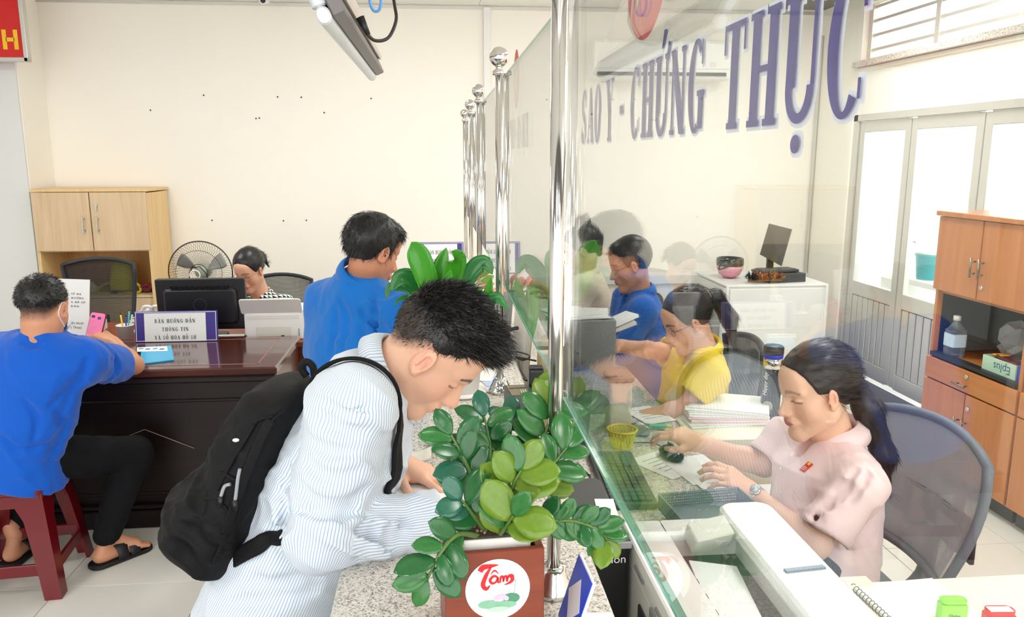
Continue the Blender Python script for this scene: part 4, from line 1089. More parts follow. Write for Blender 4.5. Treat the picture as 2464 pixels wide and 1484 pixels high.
# scanner lid hinged at the staff side
MB().rbox((.685, 1.40, zt + .012), (.125, .50, .03), .035, bev=.006).build('scanner_lid', M_mfp, t)
MB().box((.69, 1.34, zt + .029), (.085, .014, .004), RZ(.1), bev=.002).build('lid_groove', mat('groove_blue_grey', (96, 112, 130), .3), t)
MB().box((x0 - .003, 1.35, WT + .13), (.006, .03, .03)).build('side_slot', M_grey, t)
for k, y in enumerate((1.12, 1.26, 1.40)):
    MB().box((x0 - .002, y, WT + .055), (.006, .11, .085), bev=.002).build('side_vent', M_dgrey, t)
for k, y in enumerate((1.16, 1.30, 1.46)): MB().box((x0 - .002, y, WT + .16), (.005, .07, .006)).build('side_seam', M_grey, t)
t = thing('black_printer', 'black desktop printer wedged beside the counter with a paper note', 'printer', (.335, 1.7, WT))
MB().rbox((.342, 1.69, WT + .095), (.105, .34, .19), .015, bev=.005).build('printer_body', M_black, t)
MB().rbox((.342, 1.69, WT + .196), (.104, .335, .018), .015, bev=.004).build('printer_lid', M_dgrey, t)
MB().box((.345, 1.517, WT + .196), (.10, .006, .016), bev=.002).build('grey_band', M_grey, t)
font_text('brand_text', 'Canon', M_white, t, (.314, 1.5155, WT + .157), (1, 0, 0), (0, 0, 1), .026)
MB().box((.372, 1.66, WT + .2065), (.045, .13, .0012), RZ(-.1)).build('paper_note', M_paper, t)
t = thing('cable_coil', 'tangled black cables heaped behind the black printer', 'cables', (.34, 1.95, WT))
rnd = random.Random(11)
for k in range(7):
    pts = []; a0 = rnd.uniform(0, 6)
    for i in range(9):
        a = a0 + i * .75; r = .028 + .012 * rnd.random()
        pts.append((.355 + r * math.cos(a), 1.95 + r * 1.8 * math.sin(a), WT + .10 + .012 * k + rnd.uniform(-.01, .01)))
    MB().tube(smoothpath(pts, 4), .0032, 6).build('cable', M_black, t)
MB().rbox((.355, 1.95, WT + .045), (.09, .13, .09), .02, bev=.006).build('power_brick', M_black, t)
crd = thing('power_cords', 'thin black cords hanging behind the second steel post', 'cables', (.33, 2.7, WT))
for pts in ([P(1216, 850, 2.95), P(1235, 845, 2.9), P(1262, 850, 2.85), P(1275, 858, 2.8), P(1258, 866, 2.8), P(1240, 858, 2.82), P(1290, 868, 2.75)], [P(1220, 800, 3.1), P(1228, 792, 3.05), P(1242, 790, 3.0)], [P(1232, 825, 3.0), P(1245, 860, 2.9), P(1252, 890, 2.8), P(1268, 915, 2.7), P(1252, 905, 2.7)]):
    MB().tube(smoothpath(pts), .0035, 6).build('cord', M_black, crd)
MB().cyl(P(1228, 792, 3.03), P(1245, 789, 3.0), .008, n=10).build('plug', M_black, crd)

# ---- monitors, boxes and papers along the staff worktop
def slab_monitor(label, xa, ya, yb, z0, z1, m_):
    t = thing('staff_monitor', label, 'monitor', (xa, (ya + yb) / 2, WT))
    MB().rbox((xa, (ya + yb) / 2, (z0 + z1) / 2), (.028, abs(yb - ya), z1 - z0), .01, RY(.08), axis=0, bev=.003).build('screen_casing', m_, t)
    MB().box((xa - .01, (ya + yb) / 2, (z0 + WT) / 2 + .02), (.03, .06, z0 - WT + .06)).build('neck', m_, t)
    MB().rbox((xa - .005, (ya + yb) / 2, WT + .007), (.15, .2, .012), .04).build('stand_base', m_, t)
slab_monitor('black monitor standing edge-on on the worktop near the yellow basket', .46, 2.38, 2.86, .84, 1.07, M_dgrey)
slab_monitor('white-backed monitor on the worktop facing the man in blue', .345, 3.05, 3.5, .84, 1.13, M_offw)
slab_monitor('grey monitor on the worktop facing the woman with the bun', .36, 4.0, 4.45, .84, 1.13, M_grey)
t = thing('document_printer', 'grey printer with loose papers on top behind the glass', 'printer', (.56, 3.02, WT))
a = P(1338, 772, 2.95)
MB().rbox((.56, 3.08, WT + .19), (.25, .24, .38), .012, bev=.005).build('printer_body', M_grey, t)
MB().box((.70, 3.05, WT + .34), (.14, .16, .012), RY(-.35)).build('paper_tray', M_offw, t)
MB().box((.72, 3.05, WT + .365), (.11, .12, .012), RY(-.35) @ RZ(.2)).build('paper_pad', M_paper, t)
for k in range(6): MB().box((.49, 2.957, WT + .25 - k * .018), (.09, .006, .008)).build('vent_bar', M_black, t)
for k, (dx, dy, rz, sx, sy) in enumerate(((-.02, .0, .1, .24, .2), (.01, .02, -.2, .21, .21), (-.04, .03, .35, .18, .2))):
    tag(MB().box((.56 + dx, 3.07 + dy, WT + .3835 + k * .003), (sx, sy, .002), RZ(rz)).build('loose_sheet', M_paper), ('lowest', 'middle', 'top')[k] + ' white sheet lying on the grey printer', 'paper', 'sheets on the grey printer')
t = thing('cardboard_parcel', 'yellowish cardboard parcel with a white cover behind the glass', 'box', (.39, 2.98, WT))
MB().box((.405, 2.95, WT + .17), (.05, .14, .34), bev=.003).build('carton', mat('kraft_yellow', (222, 200, 140), .7, var=.12), t)
MB().box((.405, 2.95, WT + .355), (.07, .17, .03), bev=.008).build('white_cover', M_paper, t)
t = thing('waste_bin', 'beige storage box with a brown lid on the worktop', 'box', (.665, 2.74, WT))
MB().rbox((.66, 2.80, WT + .095), (.085, .1, .19), .012, bev=.003).build('box_body', mat('beige_plastic', (232, 220, 205), .5), t)
MB().rbox((.66, 2.80, WT + .20), (.1, .115, .026), .015, bev=.006).build('lid', mat('brown_lid', (150, 116, 96), .45), t)
keyboard('staff_keyboard', 'black keyboard with loose slips on the worktop before the woman in pink', (.555, 2.30, WT), RZ(PI / 2 - .05), 14, 6, .42, .15, M_dgrey, mat('key_dark_green', (62, 78, 76), .45))
t = thing('computer_mouse', 'glossy black computer mouse beside the keyboard', 'mouse', (.765, 2.48, WT))
MB().ball((.77, 2.47, WT + .018), (.034, .058, .026), 22, 12, RZ(.3)).build('mouse_shell', mat('gloss_black', (14, 14, 16), .1), t)
MB().box((.775, 2.50, WT + .04), (.008, .03, .008), RZ(.3), bev=.002).build('scroll_wheel', M_dgrey, t)
MB().tube(smoothpath([(.765, 2.53, WT + .015), (.74, 2.6, WT + .008), (.66, 2.62, WT + .006)]), .0022, 6).build('cord', M_black, t)
t = thing('wicker_basket', 'small bright yellow plastic basket on the worktop', 'basket', (.63, 2.60, WT))
M_by = mat('basket_yellow', (236, 220, 40), .4)
bk = MB()
for k in range(22):
    a = 2 * PI * k / 22
    for s in (-1, 1): bk.tube([(.63 + .036 * math.cos(a), 2.60 + .036 * math.sin(a), WT + .003), (.63 + .05 * math.cos(a + s * .28), 2.60 + .05 * math.sin(a + s * .28), WT + .062)], .0022, 5, caps=False)
o = bk.build('woven_wall', M_by, t, fix=False); o['kind'] = 'stuff'
MB().tube([(.63 + .052 * math.cos(2 * PI * k / 28), 2.60 + .052 * math.sin(2 * PI * k / 28), WT + .063) for k in range(28)], .004, 8, closed=True).build('rim', M_by, t)
MB().lathe([(.0, 0), (.038, 0), (.038, .004), (.0, .004)], (.63, 2.60, WT), 24).build('basket_floor', M_by, t)
labs = ('paper form with printed lines half over the keyboard', 'blank paper sheet in front of the woman in pink', 'white form under the watch hand of the woman in pink', 'sheet of paper sliding off the grey tray by the printer')
for k, (px, py, rz, sx, sy) in enumerate(((1600, 1118, .55, .15, .2), (1680, 1130, .2, .16, .22), (1760, 1180, .15, .17, .24), (1560, 1000, .3, .13, .2))):
    q = PZ(px, py, WT); sh = tag(MB().box((q.x, q.y, WT + .0015 + .001 * k), (sx, sy, .0012), RZ(rz)).build('paper_form', M_paper), labs[k], 'paper')
    if k != 1:
        for j in range(5): MB().box((q.x, q.y, WT + .0024 + .001 * k), (sx * .6, .002, .0004), RZ(rz)).build('print_line', M_ink, sh).location = RZ(rz) @ V((0, .06 - j * .025, 0))
t = thing('wire_letter_tray', 'grey perforated letter tray behind the white printer', 'tray', (.74, 1.98, WT))
M_tray = mesh_fabric('tray_mesh', (120, 130, 136), 160, .5)
MB().box((.735, 1.93, WT + .03), (.24, .24, .004), RZ(.1)).build('tray_floor', M_tray, t)
for (dx, dy, sx, sy) in ((0, .12, .24, .004), (0, -.12, .24, .004), (.12, 0, .004, .24), (-.12, 0, .004, .24)):
    MB().box(V((.735, 1.93, WT + .05)) + RZ(.1) @ V((dx, dy, 0)), (sx, sy, .045), RZ(.1)).build('tray_wall', M_tray, t)
MB().box((.68, 1.9, WT + .014), (.04, .04, .026)).build('foot_block', M_grey, t)
# document stack on the side desk
rnd = random.Random(3); z = .7505
stk_c = PZ(1755, 985, .78)
names = ['lowest', 'second', 'third', 'fourth', 'fifth', 'sixth', 'seventh', 'eighth', 'ninth', 'top']
for k in range(10):
    th = rnd.uniform(.004, .007); fan = (9 - k) / 9
    c = V((stk_c.x - .05 * fan + rnd.uniform(-.01, .01), stk_c.y + .02 - .03 * fan, z + th / 2)); col = M_paper if k not in (2, 4) else mat('pale_pink_file', (244, 206, 216), .6)
    o = tag(MB().box(c, (.30, .22, th), RZ(-.42 + .5 * fan + rnd.uniform(-.05, .05)), bev=.001).build('document_file', col), names[k] + ' file counted upward in the stack on the cream side desk', 'file', 'files in the document stack')
    z += th + .0006
t = thing('binder_clip', 'black binder clip on the edge of the document stack', 'clip', (stk_c.x + .13, stk_c.y - .05, .79))
MB().box((stk_c.x + .125, stk_c.y - .075, .793), (.03, .012, .016), RZ(-.4), bev=.002).build('clip_body', M_black, t)
MB().tube([(stk_c.x + .12, stk_c.y - .08, .80), (stk_c.x + .125, stk_c.y - .1, .806), (stk_c.x + .135, stk_c.y - .08, .80)], .0012, 6).build('clip_wire', M_chrome, t)
t = thing('insulated_tumbler', 'black tumbler with blue ring and silver neck on the side desk', 'bottle', (1.32, 2.86, .75))
tc_ = V((1.285, 2.87, .757))
MB().lathe([(.0, 0), (.034, 0), (.036, .006), (.038, .17), (.037, .19), (.0, .19)], tc_, 28).build('tumbler_body', mat('tumbler_black', (16, 16, 18), .25), t)
MB().lathe([(.037, .188), (.0375, .215), (.036, .235), (.0, .235)], tc_, 28).build('silver_neck', M_steel, t)
MB().lathe([(.037, .232), (.038, .236), (.038, .246), (.037, .248), (.0, .248)], tc_, 28).build('blue_ring', mat('blue_ring', (30, 70, 200), .3), t)
MB().lathe([(.037, .247), (.039, .25), (.039, .275), (.034, .28), (.0, .28)], tc_, 28).build('lid', M_black, t)
MB().cyl(tc_ + V((-.024, -.0295, .045)), tc_ + V((-.0248, -.0305, .0452)), .02, n=20).build('round_picture', mat('tumbler_print', (170, 168, 150), .5, var=.4, scale=60), t)
font_text('script_text', 'Happy day', M_white, t, tc_ + V((-.03, -.0265, .085)), (.0, 0, 1), (-.75, .66, 0), .022, shear=.3)
tag(MB().rbox((1.285, 2.87, .7535), (.11, .11, .006), .01).build('coaster', M_dgrey), 'dark square coaster under the black tumbler', 'coaster')
# stationery in the tray by the basket
t = thing('highlighter_pen', 'mint green highlighter pen lying on papers near the basket', 'pen', (.78, 2.78, WT))
MB().box((.80, 2.76, WT + .014), (.075, .018, .014), RZ(-.2), bev=.004).build('pen_body', mat('mint_green', (110, 206, 176), .4), t)
MB().box((.845, 2.75, WT + .014), (.02, .014, .012), RZ(-.2), bev=.003).build('cap', mat('pale_yellow', (230, 224, 130), .4), t)
t = thing('stamp_pad', 'dark teal ink pad on the worktop behind the mouse', 'ink pad', (.82, 2.68, WT))
MB().rbox((.82, 2.67, WT + .01), (.07, .045, .018), .01, RZ(-.2), bev=.003).build('pad_case', mat('dark_teal', (52, 92, 100), .35), t)
MB().rbox((.82, 2.67, WT + .0215), (.06, .036, .005), .008, RZ(-.2)).build('pad_lid', M_dgrey, t)
t = thing('tape_dispenser', 'clear acrylic tape dispenser between basket and papers', 'dispenser', (.70, 2.70, WT))
MB().rbox((.72, 2.70, WT + .022), (.075, .035, .044), .015, RZ(-.3), axis=1, bev=.003).build('holder', M_pet, t)
MB().lathe([(.012, -.008), (.02, -.008), (.02, .008), (.012, .008)], (.72, 2.70, WT + .03), 20, RZ(-.3) @ RX(PI / 2)).build('tape_roll', M_offw, t)

# ---- notebook and stamps on the near desk
t = thing('spiral_notebook', 'white spiral-bound notebook lying on the cream desk', 'notebook', (1.05, 1.45, .75))
a, b = PZ(2048, 1415, .752), PZ(2140, 1500, .752); dr_ = (b - a).normalized(); sd = V((0, 0, 1)).cross(dr_); sd = -sd if sd.x < 0 else sd
ln = .30; e0 = a - dr_ * .0
MB().add([e0, e0 + dr_ * ln, e0 + dr_ * ln + sd * .21, e0 + sd * .21] + [q + V((0, 0, .008)) for q in (e0, e0 + dr_ * ln, e0 + dr_ * ln + sd * .21, e0 + sd * .21)], [(0, 3, 2, 1), (4, 5, 6, 7), (0, 1, 5, 4), (1, 2, 6, 5), (2, 3, 7, 6), (3, 0, 4, 7)]).build('pages', M_paper, t)
rg = MB()
for k in range(24):
    c = e0 + dr_ * (.006 + k * .0122) + V((0, 0, .006)); rg.tube([c + sd * (.007 * math.cos(2 * PI * j / 12) + .001) + V((0, 0, .008 * math.sin(2 * PI * j / 12) + .001)) for j in range(12)], .0009, 5, closed=True)
o = rg.build('spiral_wire', M_dgrey, t); o['kind'] = 'stuff'
def stamp(name, label, c, m_, txt, w=.058, d=.03, h=.06):
    t = thing(name, label, 'stamp', c); R = RZ(-.08); c = V(c)
    MB().rbox(c + V((0, 0, h * .42)), (w, d, h * .84), .007, R, bev=.003).build('stamp_body', m_, t)
    MB().rbox(c + V((0, 0, h * .93)), (w * .98, d * .9, h * .16), .012, R, bev=.008).build('stamp_cap', m_, t)
    if txt: font_text('brand_text', txt, M_ink, t, c + R @ V((-.018, -d / 2 - .0008, h * .38)), R @ V((1, 0, 0)), (0, 0, 1), .013, shear=.3)
    else: MB().box(c + V((0, 0, h * 1.015)), (w * .8, d * .6, .002), R).build('index_window', M_paper, t)
stamp('green_stamp', 'bright green self-inking stamp on the cream desk', (PZ(2287, 1500, .75).x, PZ(2287, 1500, .75).y, .7505), mat('lime_plastic', (150, 226, 90), .25), 'Shiny')
q = PZ(2400, 1512, .75); stamp('red_stamp', 'red self-inking stamp with a pale window on the cream desk', (q.x, q.y, .7505), mat('coral_red', (226, 52, 60), .3), '', .062, .032, .045)
# ================================================================ things standing on the counter
# ---- planter with the zamioculcas
M_pw = wood('planter_wood', (134, 62, 38), (104, 44, 26), .35, 'X', 2.5)
M_pot = mat('pot_white_ceramic', (238, 236, 230), .25)
M_soil = mat('potting_soil', (60, 48, 38), .9, var=.6, scale=90, bump=.8, bscale=120)
PC = V((.072, 1.165, CT)); PR = RZ(.06); PW, PD, PH = .152, .125, .168
t = thing('wooden_planter', 'reddish wooden planter box with a round lotus sticker', 'planter', PC)
def PLc(x, y, z): return PC + PR @ V((x, y, z))
for (c_, d_) in (((0, -PD / 2, PH / 2), (PW, .011, PH)), ((0, PD / 2, PH / 2), (PW, .011, PH)), ((-PW / 2 + .0055, 0, PH / 2), (.011, PD - .011, PH)), ((PW / 2 - .0055, 0, PH / 2), (.011, PD - .011, PH)), ((0, 0, .006), (PW - .022, PD - .011, .01))):
    MB().box(PLc(*c_), d_, PR, bev=.0015).build('board', M_pw, t)
fy = -PD / 2 - .0062
def disc(name, m_, x, z, rx, rz_, off, n=40, a0=0, par=t):
    b = MB(); b.add([PLc(x + rx * math.cos(2 * PI * k / n + a0), fy - off, z + rz_ * math.sin(2 * PI * k / n + a0)) for k in range(n)], [tuple(range(n))])
    return b.build(name, m_, par, fix=False)
sx, sz, sr = .004, PH - .062, .0495
st = disc('sticker', mat('sticker_white', (238, 238, 240), .35), sx, sz, sr, sr, .0)
M_callig = mat('calligraphy_red', (205, 24, 30), .4)
def stroke(name, pts, ws, m_, par, off=.0012):
    pts = [V((a, 0, b)) for a, b in pts]; n = len(pts); b = MB(); L, R_ = [], []
    sp = smoothpath(pts, 6); N = len(sp)
    for i, p in enumerate(sp):
        d = (sp[min(i + 1, N - 1)] - sp[max(i - 1, 0)]).normalized(); nn = V((-d.z, 0, d.x)); f = i / (N - 1) * (len(ws) - 1); k = min(int(f), len(ws) - 2); w = ws[k] + (ws[k + 1] - ws[k]) * (f - k)
        L.append(PLc(p.x + nn.x * w, fy - off, p.z + nn.z * w)); R_.append(PLc(p.x - nn.x * w, fy - off, p.z - nn.z * w))
    b.add(L + R_, [(i, i + 1, N + i + 1, N + i) for i in range(N - 1)])
    return b.build(name, m_, par, fix=False)
def SQ(u, v): return (sx + u * sr, sz + v * sr)   # sticker coordinates -1..1
stroke('calligraphy', [SQ(-.55, .64), SQ(-.45, .77), SQ(-.2, .80), SQ(.02, .82)], [.004, .0045, .003, .0004], M_callig, st)
stroke('calligraphy', [SQ(-.2, .78), SQ(-.36, .5), SQ(-.46, .2), SQ(-.36, .05), SQ(-.24, .16)], [.001, .003, .0035, .003, .0006], M_callig, st)
stroke('calligraphy', [SQ(.0, .40), SQ(-.12, .46), SQ(-.24, .34), SQ(-.18, .22), SQ(-.06, .26), SQ(.0, .40), SQ(.0, .26), SQ(.05, .22)], [.0012, .0020, .0022, .0020, .0014, .0014, .0018, .0008], M_callig, st)
stroke('calligraphy', [SQ(.07, .22), SQ(.09, .40), SQ(.15, .42), SQ(.17, .24)], [.0012, .0016, .0016, .0012], M_callig, st)
stroke('calligraphy', [SQ(.17, .24), SQ(.20, .40), SQ(.26, .42), SQ(.28, .24)], [.0012, .0016, .0016, .0012], M_callig, st)
stroke('calligraphy', [SQ(.28, .24), SQ(.32, .40), SQ(.42, .42), SQ(.45, .30), SQ(.36, .20), SQ(.2, .14)], [.0012, .002, .0034, .003, .002, .0004], M_callig, st)
stroke('calligraphy', [SQ(-.22, .52), SQ(-.10, .64), SQ(.02, .52)], [.0004, .0015, .0004], M_callig, st)
gl = mat('lotus_leaf_print', (120, 170, 140), .5, var=.25, scale=80); gd = mat('lotus_leaf_dark_print', (70, 130, 100), .5, var=.2, scale=80)
disc('lotus_print', mat('pale_lotus_print', (214, 220, 200), .5), *SQ(.06, .0), sr * .26, sr * .11, .0010, par=st)
disc('lotus_print', gd, *SQ(.42, -.32), sr * .26, sr * .17, .0010, par=st)
disc('lotus_print', gl, *SQ(-.28, -.48), sr * .34, sr * .14, .0012, par=st)
disc('lotus_print', gl, *SQ(.22, -.52), sr * .36, sr * .12, .0014, par=st)
disc('lotus_print', mat('pale_leaf_print', (170, 208, 178), .5), *SQ(0, -.66), sr * .34, sr * .09, .0016, par=st)
for k in range(7):
    a = .2 + k * .45; disc('petal_print', mat('lotus_pink_print', (222, 176, 204), .5, var=.2, scale=200), *SQ(.1 + .16 * math.cos(a), -.33 + .09 * math.sin(a)), sr * .085, sr * .075, .0018 + k * .0001, 16, par=st)
stroke('stem_print', [SQ(.5, -.18), SQ(.53, .1), SQ(.55, .3)], [.0005, .0005, .0006], mat('grey_stem_print', (150, 160, 160), .5), st)
disc('bud_print', mat('bud_print', (190, 200, 214), .5), *SQ(.55, .36), sr * .07, sr * .1, .0012, par=st)

pt = thing('zamioculcas_plant', 'glossy green leafy plant in a white square pot in the planter', 'plant', PC + V((0, 0, .02)))
MB().rbox(PLc(.002, .0, PH / 2 + .014), (.118, .094, PH - .012), .014, PR, bev=.003).build('white_pot', M_pot, pt)
MB().rbox(PLc(.002, 0, PH + .0088), (.106, .082, .006), .010, PR).build('soil', M_soil, pt)
rnd = random.Random(5); peb = MB()
for k in range(140): peb.ball(PLc(rnd.uniform(-.048, .05), rnd.uniform(-.036, .036), PH + .013), rnd.uniform(.0014, .003), 6, 4)
o = peb.build('pebbles', mat('pebble_mix', (150, 120, 90), .8, var=.6, scale=300), pt, fix=False); o['kind'] = 'stuff'
def leaf_mesh(name, m_, L=1.0, W=.58, fold=.05, tipn=1.6, curl=.15):
    b = MB(); n = 8; rows = []
    for i in range(n + 1):
        u = i / n; w = W / 2 * (math.sin(PI * min(1, u ** 1.15)) ** .62) if 0 < u < 1 else .012
        y = u * L; z0 = -curl * u * u
        rows.append([(w * s, y, z0 + fold * abs(s) * w * 2) for s in (-1, -.5, 0, .5, 1)])
    b.sheet(rows, .003); o = b.build(name, m_); me = o.data; bpy.data.objects.remove(o); return me
def leafmat(name, rgb, rough=.25, var=.25):
    m = mat(name, rgb, rough, var=var, scale=9, spec=.5); return m
zz = [leaf_mesh('zz_leaf_a', leafmat('zz_dark', (34, 92, 46), .2)), leaf_mesh('zz_leaf_b', leafmat('zz_mid', (50, 108, 52), .22), fold=.08), leaf_mesh('zz_leaf_c', leafmat('zz_yellow', (98, 128, 32), .3), W=.70), leaf_mesh('zz_leaf_d', leafmat('zz_blue', (42, 98, 76), .2), W=.64, fold=.03)]
M_stem = mat('zz_stem', (84, 112, 50), .4)
def put_leaf(meshes, base, dirv, upv, L, parent, name='leaf', w=1.0):
    M = aim(dirv, upv); o = bpy.data.objects.new(name, rnd.choice(meshes) if isinstance(meshes, list) else meshes); COL.objects.link(o)
    o.matrix_world = Matrix.Translation(base) @ M.to_4x4() @ Matrix.Diagonal((L * w, L, L, 1)); o.location = base
    o.rotation_euler = M.to_euler(); o.scale = (L * w, L, L); attach(o, parent); return o
def zz_stem(path, nleaf, L, start=.35, pal=None, spread=1.0, r=.0042):
    sp = smoothpath(path, 8); N = len(sp); total = N - 1
    MB().tube(sp, [r * (1.15 - .75 * i / total) for i in range(N)], 8).build('stem', M_stem, pt)
    for k in range(nleaf):
        f = start + (1 - start) * (k + .3) / nleaf; i = min(int(f * total), total - 1); p = sp[i]; d = (sp[i + 1] - sp[i]).normalized()
        side = d.cross(V((0, -1, .3))).normalized() * (1 if k % 2 else -1)
        dv = (d * .55 + side * .8 * spread + V((rnd.uniform(-.25, .25), rnd.uniform(-.55, .15), rnd.uniform(-.1, .35)))).normalized()
        up = (V((0, -.75, .65)) + V((rnd.uniform(-.4, .4), rnd.uniform(-.3, .3), rnd.uniform(-.2, .2)))).normalized()
        put_leaf(pal or zz, p, dv, up, L * 1.16 * rnd.uniform(.85, 1.15), pt)
    put_leaf(pal or zz, sp[-1] - (sp[-1] - sp[-2]) * .5, (sp[-1] - sp[-3]).normalized(), V((0, -.8, .6)), L * .95, pt)
B = lambda px, py, Y: P(px, py, Y)
z1_, z2_, z3_, z4_ = zz
zz_stem([B(1160, 1285, 1.17), B(1150, 1190, 1.18), B(1120, 1110, 1.19), B(1085, 1045, 1.20)], 7, .052, .4, [z1_, z4_, z2_])
zz_stem([B(1180, 1285, 1.19), B(1178, 1180, 1.22), B(1180, 1080, 1.25), B(1165, 1000, 1.27)], 9, .05, .4, [z1_, z2_, z4_])
zz_stem([B(1190, 1285, 1.20), B(1205, 1180, 1.23), B(1225, 1090, 1.26), B(1230, 1010, 1.29)], 9, .05, .35, [z1_, z2_, z4_, z4_])
zz_stem([B(1200, 1290, 1.16), B(1215, 1220, 1.14), B(1235, 1165, 1.13), B(1255, 1130, 1.13)], 7, .058, .35, [z3_, z2_, z3_])
zz_stem([B(1205, 1285, 1.19), B(1250, 1180, 1.22), B(1300, 1080, 1.25), B(1325, 1000, 1.27), B(1335, 980, 1.28)], 11, .052, .38, [z2_, z1_, z3_, z2_])
zz_stem([B(1210, 1285, 1.18), B(1270, 1200, 1.2), B(1320, 1130, 1.21), B(1365, 1075, 1.22)], 7, .05, .4, [z2_, z3_])
zz_stem([B(1175, 1290, 1.15), B(1140, 1240, 1.13), B(1110, 1200, 1.12)], 5, .05, .35, [z1_, z4_])
zz_stem([B(1195, 1295, 1.14), B(1215, 1270, 1.115), B(1235, 1240, 1.10)], 6, .056, .3, [z3_, z2_, z3_])
zz_stem([B(1165, 1295, 1.14), B(1105, 1285, 1.10), B(1060, 1330, 1.07), B(1028, 1395, 1.06)], 8, .048, .3, [z1_, z1_, z2_])
zz_stem([B(1230, 1290, 1.16), B(1275, 1262, 1.15), B(1330, 1252, 1.14), B(1390, 1255, 1.13), B(1440, 1275, 1.12), B(1462, 1300, 1.115)], 18, .036, .32, [z2_, z2_, z1_, z3_], spread=.9)
zz_stem([B(1185, 1285, 1.21), B(1160, 1150, 1.26), B(1200, 1060, 1.30)], 6, .045, .5, [z1_, z4_])

# ---- leafy dracaena in a white pot
dp = thing('dracaena_plant', 'broad-leaved green plant in a white pot beside the second post', 'plant', (.075, 2.45, CT))
dc = V((.072, 2.46, CT))
MB().lathe([(.0, 0), (.052, 0), (.072, .004), (.074, .012), (.05, .012), (.0, .012)], dc, 32).build('saucer', M_pot, dp)
MB().lathe([(.0, .012), (.048, .012), (.062, .14), (.066, .14), (.066, .155), (.058, .155), (.056, .135), (.0, .135)], dc, 32).build('white_pot', M_pot, dp)
MB().lathe([(.0, .134), (.056, .134), (.056, .140), (.0, .142)], dc, 24).build('soil', M_soil, dp)
M_dr = leafmat('dracaena_green', (62, 146, 34), .22, .2); M_dr2 = leafmat('dracaena_deep', (40, 116, 52), .22, .2)
def strap_leaf(path, w, m_, parent, name='leaf', tilt=V((0, -1, .25)), notip=False):
    sp = smoothpath(path, 7); N = len(sp); rows = []
    for i, p in enumerate(sp):
        d = (sp[min(i + 1, N - 1)] - sp[max(i - 1, 0)]).normalized(); s = d.cross(tilt); s = s.normalized() if s.length > 1e-5 else V((1, 0, 0)); nn = s.cross(d)
        u = i / (N - 1); ww = w * (.35 + .65 * math.sin(PI * min(1, .12 + u * .62)) if u < .62 else max(.03, (1 - ((u - .62) / .38) ** 1.7)))
        rows.append([p + s * (ww * q) + nn * (abs(q) * ww * .35) for q in (-1, -.5, 0, .5, 1)])
    return MB().sheet(rows, .0008).build(name, m_, parent)
YD = 2.46
for pts, w, m_ in (
    ([(1065, 830, 0), (1050, 740, -.02), (1020, 650, -.05), (1000, 600, -.06), (990, 582, -.07)], .036, M_dr),
    ([(1072, 830, 0), (1062, 740, .0), (1058, 660, -.02), (1074, 596, -.02)], .032, M_dr),
    ([(1080, 830, 0), (1085, 740, -.03), (1090, 660, -.06), (1100, 620, -.1), (1085, 605, -.15)], .032, M_dr),
    ([(1082, 830, 0), (1105, 730, -.03), (1130, 660, -.05), (1165, 632, -.06), (1185, 660, -.07)], .028, M_dr2),
    ([(1060, 830, 0), (1040, 745, .02), (1005, 685, .02), (965, 668, .0), (942, 700, -.02)], .032, M_dr2),
    ([(1058, 830, 0), (1025, 735, .04), (985, 695, .06), (940, 690, .06), (930, 720, .05)], .016, M_dr2),
    ([(1060, 835, 0), (1035, 760, -.02), (1010, 722, -.04), (990, 760, -.06), (980, 800, -.07)], .032, M_dr),
    ([(1075, 830, 0), (1070, 760, -.04), (1072, 700, -.08), (1085, 650, -.12)], .03, M_dr),
    ([(1085, 830, 0), (1110, 760, .03), (1125, 690, .04), (1120, 655, .04)], .018, M_dr2),
    ([(1150, 830, 0), (1158, 770, -.01), (1172, 715, -.02), (1182, 665, -.03)], .018, M_dr),
    ([(1152, 830, 0), (1172, 745, -.02), (1195, 715, -.04), (1226, 748, -.06)], .018, M_dr2),
    ([(1150, 830, 0), (1168, 765, -.02), (1188, 770, -.04), (1192, 815, -.05)], .017, M_dr),
    ([(1148, 830, 0), (1148, 760, .01), (1138, 700, .02), (1122, 665, .03)], .016, M_dr2),
    ([(1150, 830, 0), (1140, 760, -.03), (1145, 710, -.05), (1160, 690, -.06)], .018, M_dr),
    ([(1055, 835, 0), (1030, 790, .03), (1000, 742, .05), (975, 715, .05), (945, 735, .04)], .012, M_dr2)):
    strap_leaf([P(a, b, YD + c) for a, b, c in pts], w, m_, dp)
for a, b in (((1068, 900), (1070, 815)), ((1145, 900), (1150, 815))): MB().tube([dc + V((-.02 if a[0] < 1100 else .02, 0, .13)), P(b[0], b[1], YD)], .009, 8).build('stem', M_stem, dp)
# ---- red caladium further along
rp = thing('red_leaf_plant', 'small plant with orange-red leaves in a white pot along the counter', 'plant', (.1, 3.35, CT))
rc = V((.10, 3.35, CT))
MB().lathe([(.0, 0), (.055, 0), (.07, .12), (.074, .12), (.074, .135), (.066, .135), (.062, .11), (.0, .11)], rc, 28).build('white_pot', M_pot, rp)
lr = [leaf_mesh('red_leaf', leafmat('leaf_orange_red', (214, 92, 60), .3, .3), W=.55), leaf_mesh('pink_leaf', leafmat('leaf_salmon', (236, 150, 110), .3, .3), W=.55), leaf_mesh('edge_leaf', leafmat('leaf_green_red', (110, 140, 60), .3, .4), W=.5)]
for k in range(26):
    a = rnd.uniform(0, 2 * PI); el = rnd.uniform(.15, 1.2); d = V((math.cos(a) * math.cos(el), math.sin(a) * math.cos(el), math.sin(el)))
    base = rc + V((0, 0, .13)) + d * rnd.uniform(.05, .16); MB().tube([rc + V((0, 0, .11)), rc + V((0, 0, .13)) + d * .04, base], .0022, 5).build('stem', M_stem, rp)
    put_leaf(lr, base, (d + V((0, 0, -.25))).normalized(), V((0, -.5, .9)), rnd.uniform(.07, .10), rp)

